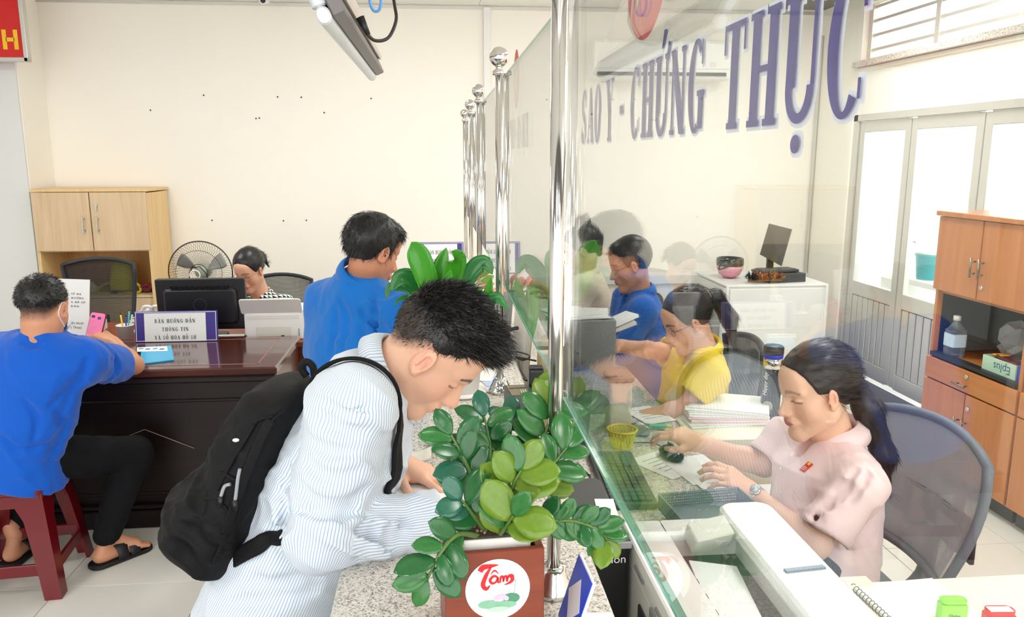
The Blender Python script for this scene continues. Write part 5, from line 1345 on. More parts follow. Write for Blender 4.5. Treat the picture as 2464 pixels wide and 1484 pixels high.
# ---- dark card box, device, papers, leaflets, code stand
t = thing('card_box', 'dark grey slotted box with a bronze card on top', 'box', (.245, 2.27, CT))
bR = RZ(.04); bo = V((.247, 2.275, CT))
MB().box(bo + V((0, 0, .031)), (.105, .135, .062), bR, bev=.003).build('box_body', mat('slate_box', (72, 78, 80), .45), t)
MB().box(bo + V((-.018, .0, .0636)), (.055, .10, .003), bR @ RZ(.03)).build('bronze_card', mat('bronze_card', (132, 120, 92), .4, metal=.4), t)
MB().box(bo + V((-.018, .018, .0655)), (.05, .006, .001), bR).build('slot', M_black, t)
for k in range(3): MB().box(bo + V((-.01 + k * .007, -.02, .0656)), (.002, .04, .0006), bR).build('print_line', M_offw, t)
sdv = thing('card_reader', 'small black ribbed device standing on the grey box', 'device', (.285, 2.34, CT + .062))
MB().rbox((.288, 2.315, CT + .094), (.045, .04, .06), .012, axis=0, bev=.003).build('device_body', M_black, sdv)
for k in range(3): MB().box((.288, 2.30 + k * .014, CT + .125), (.04, .006, .004)).build('rib', M_dgrey, sdv)
t = thing('fingerprint_pad', 'black and grey glass-topped device lying on the granite', 'device', (.02, 1.97, CT))
q = [PZ(1034, 1052, CT + .014), PZ(1128, 1040, CT + .014), PZ(1138, 1068, CT + .014), PZ(1042, 1084, CT + .014)]
ctr = sum(q, V((0, 0, 0))) / 4; ang = math.atan2(q[1].y - q[0].y, q[1].x - q[0].x)
MB().rbox((ctr.x, ctr.y, CT + .009), (.115, .075, .018), .008, RZ(ang), bev=.003).build('device_body', M_grey, t)
MB().rbox((ctr.x, ctr.y, CT + .019), (.108, .068, .004), .007, RZ(ang)).build('glass_top', mat('smoked_glass', (24, 28, 26), .08), t)
sh = tag(MB().box((PZ(1010, 1190, CT).x, PZ(1010, 1190, CT).y, CT + .0012), (.21, .15, .0015), RZ(.12)).build('application_form', M_paper), 'white form the young man is writing on', 'paper')
sh2 = thing('curled_leaflet', 'pale leaflet with a curled corner behind the young man hand', 'paper', PZ(995, 1105, CT))
c0 = PZ(990, 1110, CT + .003); rows = []
for i in range(6): rows.append([c0 + V((-.04 + .018 * j, -.02 + .016 * i, .0015 + .0016 * max(0, j - 2) ** 2)) for j in range(6)])
MB().sheet(rows, .0008).build('sheet', mat('leaflet_cream', (226, 220, 206), .6), sh2)
for k, (px, py, rz, c_) in enumerate(((1172, 930, .5, (236, 232, 226)), (1180, 915, .2, (190, 204, 232)), (1165, 905, -.2, (240, 238, 232)))):
    q = PZ(px, py, CT); tag(MB().box((q.x, q.y, CT + .002 + k * .0022), (.07, .16, .0018), RZ(rz)).build('leaflet', mat('leaflet_%d' % k, c_, .5)), ('lowest cream leaflet', 'middle pale blue leaflet', 'top white leaflet')[k] + ' fanned out beside the plant pot', 'leaflet', 'leaflets by the plant pot')
# blue acrylic stand on the counter edge (its code panel stays blank)
t = thing('blue_counter_stand', 'blue acrylic stand with a white diamond panel on the counter', 'sign', (.215, 1.16, CT))
FB_, FT_, NT_, NB_ = V((.186, 1.182, CT + .004)), V((.220, 1.18, CT + .112)), V((.224, 1.085, CT + .112)), V((.190, 1.087, CT + .004))
ux, uz = (NB_ - FB_).normalized(), (FT_ - FB_).normalized(); un = uz.cross(ux).normalized(); un = un if un.x < 0 else -un; uz = un.cross(ux) if un.cross(ux).z > 0 else -un.cross(ux)
M = frame(ux, -un, uz) if frame(ux, -un, uz).determinant() > 0 else frame(-ux, -un, uz); sw = (NB_ - FB_).length; so = (FB_ + NB_) / 2
def SL_(x, y, z): return so + M @ V((x, y, z))
MB().box(SL_(0, .004, .057), (sw, .006, .113), M, bev=.0015).build('acrylic_back', M_white, t)
MB().box(SL_(0, .0006, .057), (sw - .002, .0012, .111), M).build('blue_print', mat('bright_blue_print', (12, 70, 206), .3, var=.3, scale=25), t)
MB().box(SL_(0, -.0004, .056), (.052, .0008, .052), M @ RY(PI / 4)).build('white_diamond', mat('diamond_grey_white', (226, 226, 230), .4), t)
MB().box(so + V((.045, 0, -.001)), (.08, sw, .006), M=RZ(-.06), bev=.002).build('acrylic_foot', M_white, t)
# ================================================================ smooth bodies and clothes (distance fields -> one continuous mesh)
A3 = lambda v: np.array(v, dtype=np.float64)
class Field:
    def __init__(s): s.ops = []; s.noise = None
    def _add(s, op, fn, c, R, k): s.ops.append((op, fn, A3(c), float(R), k)); return s
    # --- primitives
    @staticmethod
    def rc(a, b, r1, r2):
        a, b = A3(a), A3(b); ab = b - a; L2 = max(1e-12, ab @ ab)
        def fn(p):
            q = p - a; t = np.clip(q @ ab / L2, 0, 1)
            return np.linalg.norm(q - t[:, None] * ab, axis=1) - (r1 + (r2 - r1) * t)
        return fn, (a + b) / 2, np.linalg.norm(ab) / 2 + max(r1, r2)
    @staticmethod
    def el(c, r, M=None):
        c, r = A3(c), A3(r); Mi = None if M is None else np.array(M).T
        def fn(p):
            q = p - c
            if Mi is not None: q = q @ Mi.T
            k0 = np.linalg.norm(q / r, axis=1); k1 = np.linalg.norm(q / (r * r), axis=1)
            return np.where(k1 > 1e-9, k0 * (k0 - 1) / np.maximum(k1, 1e-9), -r.min())
        return fn, c, r.max()
    @staticmethod
    def bx(c, h, rad=0.0, M=None):
        c, h = A3(c), A3(h) - rad; Mi = None if M is None else np.array(M).T
        def fn(p):
            q = p - c
            if Mi is not None: q = q @ Mi.T
            d = np.abs(q) - h
            return np.linalg.norm(np.maximum(d, 0), axis=1) + np.minimum(d.max(axis=1), 0) - rad
        return fn, c, np.linalg.norm(h) + rad
    @staticmethod
    def loft(st, lat, rnd=.02):
        "stations (centre, half width along lat, half depth): tube of oval section with softly closed ends"
        C = np.array([A3(q[0]) for q in st]); W = A3([q[1] for q in st]); D = A3([q[2] for q in st])
        ax = C[-1] - C[0]; L = np.linalg.norm(ax); ax = ax / L
        lat = A3(lat); lat = lat - ax * (lat @ ax); lat /= np.linalg.norm(lat); fr = np.cross(ax, lat)
        T = (C - C[0]) @ ax
        def fn(p):
            q = p - C[0]; t = q @ ax
            cc = np.stack([np.interp(t, T, C[:, i]) for i in range(3)], axis=1)
            w = np.interp(t, T, W); d = np.interp(t, T, D)
            e = p - cc; x = e @ lat; y = e @ fr
            rr = np.sqrt((x / w) ** 2 + (y / d) ** 2 + 1e-12)
            dd = (rr - 1) * np.minimum(w, d) * .5 + (rr - 1) * np.sqrt(x * x + y * y) / np.maximum(rr, .2) * .5
            cap = np.maximum(-t, t - L)
            u = np.maximum(dd + rnd, 0); v = np.maximum(cap + rnd, 0)
            return np.sqrt(u * u + v * v) + np.minimum(np.maximum(dd, cap) + rnd, 0) - rnd
        return fn, (C[0] + C[-1]) / 2, L / 2 + max(W.max(), D.max()) * 1.3
    # --- operations
    def U(s, prim, k=.02): return s._add('u', *prim, k)
    def S(s, prim, k=.01): return s._add('s', *prim, k)
    def I(s, fn, k=.005): return s._add('i', fn, (0, 0, 0), 1e6, k)
    def eval(s, p):
        d = np.full(len(p), 1e3)
        for op, fn, c, R, k in s.ops:
            if R < 1e5:
                q = p - c; ix = np.nonzero(np.einsum('ij,ij->i', q, q) < (R + .09 + k) ** 2)[0]
            else: ix = np.nonzero(d < .2)[0]
            if not len(ix): continue
            b = fn(p[ix]); a = d[ix]
            if op == 'u':
                h = np.clip(.5 + .5 * (b - a) / k, 0, 1); d[ix] = b + (a - b) * h - k * h * (1 - h)
            else:
                if op == 's': b = -b
                h = np.clip(.5 - .5 * (b - a) / k, 0, 1); d[ix] = b + (a - b) * h + k * h * (1 - h)
        if s.noise is not None:
            ix = np.nonzero(np.abs(d) < .15)[0]
            if len(ix): d[ix] += s.noise(p[ix])
        return d
    def bounds(s):
        lo = np.full(3, 1e9); hi = -lo
        for op, fn, c, R, k in s.ops:
            if op == 'u': lo = np.minimum(lo, c - R); hi = np.maximum(hi, c + R)
        return lo - .02, hi + .02
    def mesh(s, vox, bnd=None):
        lo, hi = bnd if bnd else s.bounds(); st = 4
        n = (np.ceil((hi - lo) / (vox * st)).astype(int) + 2)
        gc = [lo[i] + np.arange(n[i]) * vox * st for i in range(3)]
        pc = np.stack(np.meshgrid(*gc, indexing='ij'), -1).reshape(-1, 3)
        dc = s.eval(pc).reshape(n)
        near = np.abs(dc) < vox * st * 2.0
        D = dc.copy().astype(np.float32)
        for ax in range(3): D = np.repeat(D, st, axis=ax); near = np.repeat(near, st, axis=ax)
        off = lo - vox * st / 2 + vox / 2     # fine node k sits inside its coarse block
        idx = np.argwhere(near)
        D[near] = s.eval(off + idx * vox)
        ins = D < 0
        nx, ny, nz = D.shape
        cnt = np.zeros((nx - 1, ny - 1, nz - 1), np.int8)
        for a in (0, 1):
            for b in (0, 1):
                for c in (0, 1): cnt += ins[a:nx - 1 + a, b:ny - 1 + b, c:nz - 1 + c]
        act = (cnt > 0) & (cnt < 8); cells = np.argwhere(act)
        vid = np.full(act.shape, -1, np.int64); vid[act] = np.arange(len(cells))
        acc = np.zeros((len(cells), 3)); num = np.zeros(len(cells))
        co = [(a, b, c) for a in (0, 1) for b in (0, 1) for c in (0, 1)]
        val = {o: D[cells[:, 0] + o[0], cells[:, 1] + o[1], cells[:, 2] + o[2]] for o in co}
        for o in co:
            for ax in range(3):
                if o[ax] == 1: continue
                o2 = list(o); o2[ax] = 1; o2 = tuple(o2); va, vb = val[o], val[o2]; m = (va < 0) != (vb < 0)
                t = np.where(m, va / np.where(m, va - vb, 1), 0)
                pt = np.tile(A3(o), (len(cells), 1)); pt[:, ax] = t
                acc += pt * m[:, None]; num += m
        vs = off + (cells + acc / np.maximum(num, 1)[:, None]) * vox
        quads = []
        for ax in range(3):
            o1, o2 = [(1, 2), (2, 0), (0, 1)][ax]
            sl = [slice(None)] * 3; sl2 = [slice(None)] * 3; sl[ax] = slice(0, -1); sl2[ax] = slice(1, None)
            e = np.argwhere(ins[tuple(sl)] != ins[tuple(sl2)])
            ok = (e[:, o1] > 0) & (e[:, o2] > 0) & (e[:, o1] < D.shape[o1] - 1) & (e[:, o2] < D.shape[o2] - 1); e = e[ok]
            flip = ins[tuple(sl)][e[:, 0], e[:, 1], e[:, 2]]
            def at_(d1, d2):
                q = e.copy(); q[:, o1] += d1; q[:, o2] += d2; return vid[q[:, 0], q[:, 1], q[:, 2]]
            qd = np.stack([at_(-1, -1), at_(0, -1), at_(0, 0), at_(-1, 0)], 1)
            qd[~flip] = qd[~flip][:, ::-1]
            quads.append(qd)
        q = np.concatenate(quads) if quads else np.zeros((0, 4), int)
        q = q[(q >= 0).all(axis=1)]
        return vs, q
    def grad(s, p, e=.002):
        g = np.stack([s.eval(p + A3(d) * e) - s.eval(p - A3(d) * e) for d in np.eye(3)], 1)
        return g / np.maximum(np.linalg.norm(g, axis=1), 1e-9)[:, None]
    def project(s, pts, off=0.0, it=6):
        p = np.array([A3(q) for q in pts])
        for _ in range(it): p = p - s.grad(p) * (s.eval(p) - off)[:, None] * .9
        return p

def vnoise(p, seed=0):
    "value noise in 0..1"
    i = np.floor(p).astype(np.int64); f = p - i; f = f * f * (3 - 2 * f)
    def h(a, b, c):
        n = (a * 374761393 + b * 668265263 + c * 2147483647 + seed * 974634777) & 0xffffffff
        n = ((n ^ (n >> 13)) * 1274126177) & 0xffffffff
        return ((n ^ (n >> 16)) & 0xffff) / 65535.0
    r = 0
    for a in (0, 1):
        for b in (0, 1):
            for c in (0, 1):
                w = (f[:, 0] if a else 1 - f[:, 0]) * (f[:, 1] if b else 1 - f[:, 1]) * (f[:, 2] if c else 1 - f[:, 2])
                r = r + w * h(i[:, 0] + a, i[:, 1] + b, i[:, 2] + c)
    return r
def folds(amp, freq=9.0, stretch=(1, 1, 1), M=None, seed=1, sharp=1.4):
    "soft cloth folds, drawn out along one direction"
    st = A3(stretch); Mi = None if M is None else np.array(M).T
    def fn(p):
        q = p if Mi is None else p @ Mi.T
        q = q + np.stack([q[:, 2] * .45, q[:, 2] * .3, q[:, 0] * .25], 1)
        w = np.stack([vnoise(q * 6 + 7, seed), vnoise(q * 6 + 31, seed + 1), vnoise(q * 6 + 57, seed + 2)], 1) - .5
        mk = np.clip(vnoise(q * 4.2 + 3, seed + 7) * 2.2 - .6, .12, 1)
        n = 1 - np.abs(2 * vnoise(q * st * freq * 1.7 + w * 1.8, seed + 3) - 1)
        n2 = 1 - np.abs(2 * vnoise(q * st * freq * 3.4 + w * 2.4 + 11, seed + 4) - 1)
        return -amp * 2.1 * mk * (n ** (sharp + .8) - .3) - amp * .7 * mk * (n2 ** (sharp + .6) - .3)
    return fn

def mesh_object(name, parts, m, parent=None, colfn=None, smooth_it=1, attr=None):
    "parts: list of (verts, quads) joined in one mesh"
    vs, qs, o = [], [], 0
    for v, q in parts: vs.append(v); qs.append(q + o); o += len(v)
    v = np.concatenate(vs); q = np.concatenate(qs)
    for _ in range(smooth_it):
        acc = np.zeros_like(v); n = np.zeros(len(v))
        for a, b in ((0, 1), (1, 2), (2, 3), (3, 0)):
            np.add.at(acc, q[:, a], v[q[:, b]]); np.add.at(n, q[:, a], 1); np.add.at(acc, q[:, b], v[q[:, a]]); np.add.at(n, q[:, b], 1)
        av = acc / np.maximum(n, 1)[:, None]; v = np.where(n[:, None] > 0, v * .55 + av * .45, v)
    me = bpy.data.meshes.new(name); me.vertices.add(len(v)); me.vertices.foreach_set('co', v.astype(np.float32).ravel())
    me.loops.add(q.size); me.loops.foreach_set('vertex_index', q.astype(np.int32).ravel())
    me.polygons.add(len(q)); me.polygons.foreach_set('loop_start', np.arange(0, q.size, 4, dtype=np.int32)); me.polygons.foreach_set('loop_total', np.full(len(q), 4, np.int32))
    me.polygons.foreach_set('use_smooth', np.ones(len(q), bool)); me.update(calc_edges=True); me.validate()
    if colfn is not None:
        c = colfn(v); at = me.color_attributes.new('Col', 'FLOAT_COLOR', 'POINT')
        at.data.foreach_set('color', np.concatenate([c, np.ones((len(c), 1))], 1).astype(np.float32).ravel())
    if attr is not None:
        for nm, fn in attr.items():
            at = me.attributes.new(nm, 'FLOAT', 'POINT'); at.data.foreach_set('value', fn(v).astype(np.float32))
    me.materials.append(m)
    ob = bpy.data.objects.new(name, me); COL.objects.link(ob)
    if parent is not None: attach(ob, parent)
    return ob
rc, el, bx_, loft = Field.rc, Field.el, Field.bx, Field.loft

# ---------------------------------------------------------------- heads
def head_field(neck_local=None, w=1.0, nose=1.0, jaw=1.0, chin=1.0, neck_r=.058, lips=1.0, ear=1.0, cheek=1.0):
    F = Field()
    F.U(el((0, -.012, .036), (.074 * w, .094, .082)), .02)
    F.U(el((0, .022, -.022), (.062 * w, .066, .085)), .03)
    for s in (-1, 1):
        F.U(rc((s * .046 * w * jaw, -.002, -.058), (s * .012, .064, -.111 * chin), .024, .019), .03)
        F.U(el((s * .036 * w, .052, -.034), (.026 * cheek, .026, .032)), .022)
        F.U(rc((s * .012, .086, .016), (s * .042, .070, .020), .012, .009), .014)
    F.U(el((0, .073, -.110 * chin), (.021, .018, .017)), .02)
    F.U(el((0, .066, .052), (.046, .030, .036)), .03)
    # eye sockets and lids
    for s in (-1, 1):
        F.S(el((s * .031, .094, -.001), (.017, .012, .010)), .010)
        F.U(el((s * .031, .0735, -.002), (.0150, .0135, .0115)), .004)
        F.S(rc((s * .019, .0885, -.0058), (s * .044, .0815, -.0062), .0016, .0012), .002)
    # nose
    F.U(rc((0, .087, .006), (0, .108 + .004 * (nose - 1), -.036), .0075, .0105 * nose), .012)
    F.U(rc((0, .074, .000), (0, .088, -.036), .012, .0175 * nose), .014)
    F.U(el((0, .110, -.040), (.0120 * nose, .0110, .0095)), .008)
    for s in (-1, 1):
        F.U(el((s * .0125 * nose, .098, -.0435), (.0085, .0115, .0080)), .006)
        F.S(el((s * .0062, .102, -.0535), (.0030, .0040, .0020)), .002)
    # mouth
    F.U(el((0, .084, -.069), (.026, .018, .016)), .014)
    F.U(rc((-.017, .0925, -.0665), (.017, .0925, -.0665), .0048 * lips, .0048 * lips), .006)
    F.U(el((0, .0985, -.0655), (.009, .004, .0045)), .006)
    F.U(rc((-.013, .0915, -.0775), (.013, .0915, -.0775), .0056 * lips, .0056 * lips), .006)
    F.S(rc((-.022, .0955, -.0718), (.022, .0955, -.0718), .0014, .0014), .0025)
    F.S(rc((0, .104, -.057), (0, .102, -.061), .002, .002), .004)
    # ears
    for s in (-1, 1):
        M = np.array(RZ(s * -.38) @ RX(-.16))
        c = A3((s * .0775 * w, .001, -.004))
        F.U(el(c, (.0072, .0180 * ear, .0305 * ear), M), .005)
        F.U(el(c + A3((s * .002, .005, -.025)), (.0055, .0085, .0095)), .005)
        F.S(el(c + A3((s * .0075, .0035, .000)), (.0070, .0105, .0200), M), .003)
        F.U(rc(c + A3((s * .0045, -.006, .016)), c + A3((s * .0045, -.003, -.010)), .0030, .0026), .003)
        F.S(el(c + A3((s * .006, .004, -.005)), (.0075, .0060, .0085), M), .003)
        F.U(el(c + A3((s * .002, .0145, -.005)), (.0042, .0042, .0062)), .003)
    if neck_local is not None:
        nl = A3(neck_local); F.U(rc((0, -.022, -.055), nl, neck_r * .93, neck_r * 1.05), .028)
        F.U(rc((0, .02, -.085), nl * .6 + A3((0, .022, -.04)), .026, .03), .03)
    return F
def skin_colour(tone, hair=(20, 16, 14), lipc=(190, 96, 84), brow=1.0, fade=None, hairfn=None, blush=.25):
    T = A3(lin(tone)[:3]); HC = A3(lin(hair)[:3]); LC = A3(lin(lipc)[:3]); BL = A3(lin((224, 142, 120))[:3])
    def fn(p):      # p in head space
        c = np.tile(T, (len(p), 1))
        def mix(m, col):
            nonlocal c
            c = c * (1 - m[:, None]) + col * m[:, None]
        x = np.abs(p[:, 0])
        g = np.exp(-(((x - .045) / .03) ** 2 + ((p[:, 1] - .06) / .04) ** 2 + ((p[:, 2] + .03) / .03) ** 2)); mix(blush * g, BL)
        g = np.exp(-((x / .02) ** 2 + ((p[:, 1] - .112) / .02) ** 2 + ((p[:, 2] + .042) / .015) ** 2)); mix(.35 * g, BL)
        ear = (x > .072).astype(float) * (np.abs(p[:, 2]) < .04) * (np.abs(p[:, 1] - .001) < .03); mix(.22 * ear, BL)
        lip = np.clip(1.5 - np.sqrt((x / .020) ** 2 + ((p[:, 2] + .0715) / .0098) ** 2) * 1.25, 0, 1) * (p[:, 1] > .075); mix(np.clip(lip * 2, 0, .8), LC)
        ml = np.exp(-((p[:, 2] + .0718) / .0018) ** 2) * (x < .022) * (p[:, 1] > .08); mix(ml * .6, A3(lin((90, 40, 36))[:3]))
        t = np.clip((x - .012) / .034, 0, 1); bz = .0215 + .006 * np.sin(t * 2.6) - .004 * t
        br = np.clip(1.35 - np.abs(p[:, 2] - bz) / (.0060 * (1.15 - .55 * t)), 0, 1) * (x > .011) * (x < .05) * (p[:, 1] > .05); mix(br * .92 * brow, HC)
        la = np.exp(-((p[:, 2] + .0062 + .004 * ((x - .031) / .014) ** 2 * 0) / .0024) ** 2) * (np.abs(x - .032) < .0165) * (p[:, 1] > .07); mix(la * .85, HC)
        if fade is not None:
            f = fade(p); mix(np.clip(f, 0, 1), HC)
        return c
    return fn
def hair_cap(F, w=1.0, t=(.008, .012, .018), hairline=None, k=.006, lift=(0, 0, 0)):
    F.U(el((lift[0], -.014 + lift[1], .040 + lift[2]), (.074 * w + t[0], .094 + t[1], .080 + t[2])), .01)
    ys, zs = A3([q[0] for q in hairline]), A3([q[1] for q in hairline])
    F.I(lambda p: (np.interp(p[:, 1] - np.abs(p[:, 0]) * .18, ys, zs) - p[:, 2]) * .8, k)
    return F
MALE_LINE = [(-.12, -.075), (-.07, -.072), (-.045, -.05), (-.028, -.005), (-.012, .012), (.004, .012), (.012, -.02), (.024, -.016), (.032, .02), (.045, .050), (.062, .078), (.085, .086), (.12, .09)]
FEM_LINE = [(-.12, -.09), (-.07, -.085), (-.04, -.055), (-.026, .0), (-.01, .016), (.01, .008), (.022, .0), (.034, .02), (.048, .048), (.06, .070), (.08, .084), (.12, .09)]
def strands(name, F, verts, m, parent, n, L, lift, comb, wid=.0012, jit=.4, seed=1, sel=None, xf=None):
    "thousands of short hairs standing on a hair cap (head space -> world through xf)"
    rs = np.random.RandomState(seed)
    v = verts if sel is None else verts[sel(verts)]
    if len(v) == 0: return None
    b = v[rs.randint(0, len(v), n)] + rs.normal(0, .0015, (n, 3)); g = F.grad(b)
    cb = comb(b); cb = cb - g * np.sum(cb * g, 1)[:, None] * .8; cb /= np.maximum(np.linalg.norm(cb, axis=1), 1e-6)[:, None]
    d = g * lift + cb * (1 - lift) + rs.normal(0, jit * .35, (n, 3)); d /= np.linalg.norm(d, axis=1)[:, None]
    l = (L * rs.uniform(.6, 1.25, n))[:, None]
    s = np.cross(d, rs.normal(0, 1, (n, 3))); s /= np.linalg.norm(s, axis=1)[:, None]; s *= wid
    b0 = b - g * .003; p1 = b0 + d * l * .55; p2 = b0 + d * l + cb * l * .25
    P_ = np.stack([b0 - s, b0 + s, p1 + s * .8, p1 - s * .8, p2], 1).reshape(-1, 3)
    if xf is not None: P_ = xf(P_)
    me = bpy.data.meshes.new(name); me.vertices.add(len(P_)); me.vertices.foreach_set('co', P_.astype(np.float32).ravel())
    i = np.arange(n)[:, None] * 5; f = np.concatenate([i + 0, i + 1, i + 2, i + 3, i + 3, i + 2, i + 4], 1)
    me.loops.add(7 * n); me.loops.foreach_set('vertex_index', f.astype(np.int32).ravel())
    me.polygons.add(2 * n); ls = np.stack([np.arange(n) * 7, np.arange(n) * 7 + 4], 1).ravel(); lt = np.tile([4, 3], n)
    me.polygons.foreach_set('loop_start', ls.astype(np.int32)); me.polygons.foreach_set('loop_total', lt.astype(np.int32)); me.update(calc_edges=True)
    me.materials.append(m); o = bpy.data.objects.new(name, me); COL.objects.link(o); attach(o, parent); o['kind'] = 'stuff'
    return o
class Head:
    def __init__(s, origin, face, up=(0, 0, 1), scale=1.0):
        s.o = V(origin); s.M = aim(face, up); s.Mn = np.array(s.M); s.s = scale
    def to_world(s, p): return (np.asarray(p) * s.s) @ s.Mn.T + A3(s.o)
    def to_local(s, p): return ((np.asarray(p, dtype=float) - A3(s.o)) @ s.Mn) / s.s
    def W(s, x, y, z): return V(s.to_world(A3([[x, y, z]]))[0])
def build_head(H, neck_world, vox, tone, hkw={}, ckw={}):
    nl = s_ = H.to_local(A3(neck_world)[None])[0]
    F = head_field(nl, **hkw); v, q = F.mesh(vox)
    cf = skin_colour(tone, **ckw); cols = cf(v)
    return F, (H.to_world(v), q), cols

# ---------------------------------------------------------------- hands
def add_hand(F, wrist, fwd, back, thumb_side, curls=(.5, .5, .55, .6), spread=.12, sc=1.0, thumb=(.5, .4), fore=None):
    "fwd: wrist to knuckles; back: out of the back of the hand; thumb_side: direction of the thumb"
    w = A3(wrist); f = A3(fwd); f /= np.linalg.norm(f); b = A3(back); b = b - f * (b @ f); b /= np.linalg.norm(b)
    t = np.cross(f, b); t = t if t @ A3(thumb_side) > 0 else -t
    F.U(rc(w - f * .02, w + f * .02 * sc, .0225 * sc, .0235 * sc), .02)
    offs = (.029, .010, -.0095, -.027); dist = (.086, .090, .086, .077); rads = (.0098, .0100, .0094, .0083)
    lens = ((.042, .026, .020), (.046, .029, .021), (.042, .027, .020), (.034, .021, .018))
    for i in range(4):
        kn = w + (f * dist[i] + t * offs[i] + b * .004) * sc
        F.U(rc(w + (f * .015 + t * offs[i] * .55) * sc, kn, .0165 * sc, .0125 * sc), .016)
    F.U(rc(w + (f * .03 + t * .012 - b * .010) * sc, w + (f * .06 + t * .022 - b * .008) * sc, .016 * sc, .013 * sc), .016)
    tips = []
    for i in range(4):
        p = w + (f * dist[i] + t * offs[i] + b * .003) * sc; d0 = f + t * spread * (1.5 - i) * .8; d0 /= np.linalg.norm(d0); a = 0
        for j in range(3):
            a += curls[i] * (.75, 1.0, .7)[j]; d = d0 * math.cos(a) - b * math.sin(a); e = p + d * lens[i][j] * sc
            F.U(rc(p, e, rads[i] * (1, .92, .86)[j] * sc, rads[i] * (.93, .87, .74)[j] * sc), .0035 if j else .006); p = e
        tips.append((V(p), V(d), V(b * math.cos(a) + d0 * math.sin(a))))
    p = w + (f * .028 + t * .024 - b * .006) * sc; d = f * .62 + t * .72 - b * .25; d /= np.linalg.norm(d)
    e = p + d * .034 * sc; F.U(rc(w + (f * .012 + t * .012) * sc, p, .015 * sc, .0145 * sc), .014); F.U(rc(p, e, .0135 * sc, .0112 * sc), .008)
    d2 = f * (.5 + thumb[0]) + t * (.6 - thumb[0]) - b * thumb[1]; d2 /= np.linalg.norm(d2); e2 = e + d2 * .030 * sc; F.U(rc(e, e2, .011 * sc, .0098 * sc), .004)
    d3 = d2 - t * .25; d3 /= np.linalg.norm(d3); e3 = e2 + d3 * .024 * sc; F.U(rc(e2, e3, .0098 * sc, .0075 * sc), .004)
    tips.append((V(e3), V(d3), V(b)))
    return tips
def add_nails(tips, parent, m, sc=1.0):
    for p, d, up in tips:
        M = frame(d.cross(up).normalized(), d.normalized(), up.normalized()); MB().ball(p + up * .0062 * sc, (.0048 * sc, .0062 * sc, .0016 * sc), 10, 6, M).build('fingernail', m, parent)
def ribbon(name, pts, nrm, w, th, m, parent):
    "flat strap along points with given surface normals"
    pts = [V(p) for p in pts]; N = len(pts); rows = []
    for i, p in enumerate(pts):
        d = (pts[min(i + 1, N - 1)] - pts[max(i - 1, 0)]).normalized(); n = V(nrm[i]); s = d.cross(n).normalized()
        rows.append([p + s * (w * q) for q in (-1, -.6, 0, .6, 1)])
    return MB().sheet(rows, th).build(name, m, parent)
def on_surface(F, pts, off=.003, n=10):
    sv_ = F.noise; F.noise = None; sp = [A3(p) for p in smoothpath(pts, n)]; pr = F.project(sp, off + .003); g = F.grad(pr); F.noise = sv_; return pr, g
def crease(F, pts, r=.006, k=.02):
    "groove pressed into cloth along points near its surface"
    sv_ = F.noise; F.noise = None; q = F.project([A3(p) for p in smoothpath(pts, 4)], 0.0); F.noise = sv_
    N = len(q)
    for i in range(N - 1):
        a, b = [r * max(.15, math.sin(PI * min(1, max(.05, j / (N - 1))))) for j in (i, i + 1)]
        F.S(rc(q[i], q[i + 1], a, b), k)
def glasses(H, parent, m_frame, m_lens, r=.021, z=-.004, fwd=.094):
    for s in (-1, 1):
        c = A3((s * .033, fwd, z)); MB().tube([V(H.to_world((c + A3((r * 1.12 * math.cos(a), -abs(math.cos(a)) * .003, r * .9 * math.sin(a))))[None])[0]) for a in [2 * PI * k / 24 for k in range(24)]], .0013 * H.s, 6, closed=True).build('lens_rim', m_frame, parent)
        b = MB(); b.add([V(H.to_world((c + A3((r * 1.1 * math.cos(a), -abs(math.cos(a)) * .003, r * .88 * math.sin(a))))[None])[0]) for a in [2 * PI * k / 24 for k in range(24)]], [tuple(range(24))]); b.build('lens', m_lens, parent, fix=False)
        MB().tube([H.W(s * .056, fwd - .006, z + .004), H.W(s * .074, .05, z + .006), H.W(s * .080, .0, z + .010), H.W(s * .078, -.02, z - .006)], .0012, 6).build('temple_arm', m_frame, parent)
    MB().tube([H.W(-.012, fwd + .002, z + .003), H.W(0, fwd + .005, z + .006), H.W(.012, fwd + .002, z + .003)], .0012, 6).build('bridge', m_frame, parent)
M_skin = mat('skin', (220, 170, 140), .45, var=.05, scale=60, bump=.06, bscale=420, attr=True, sub=.03)
M_hair = mat('hair_black', (22, 20, 20), .38, var=.3, scale=60, stretch=(1, 1, .25), spec=.5)
M_hairb = mat('hair_brown_black', (40, 30, 27), .36, var=.35, scale=70, stretch=(1, 1, .2), spec=.5)
M_nail = mat('nail', (232, 186, 168), .25)
def body_colours(tone):
    T = A3(lin(tone)[:3]); R_ = A3(lin((222, 138, 112))[:3])
    def fn(v):
        n = vnoise(v * 28, 5)[:, None]; return T * (1 - .14 * n) + R_ * .14 * n
    return fn
def build_body(parent, tone, parts, cols):
    "head, neck, trunk and limbs of one person in one mesh"
    allc = np.concatenate(cols)
    return mesh_object('body', parts, M_skin, parent, colfn=lambda v: allc, smooth_it=0)
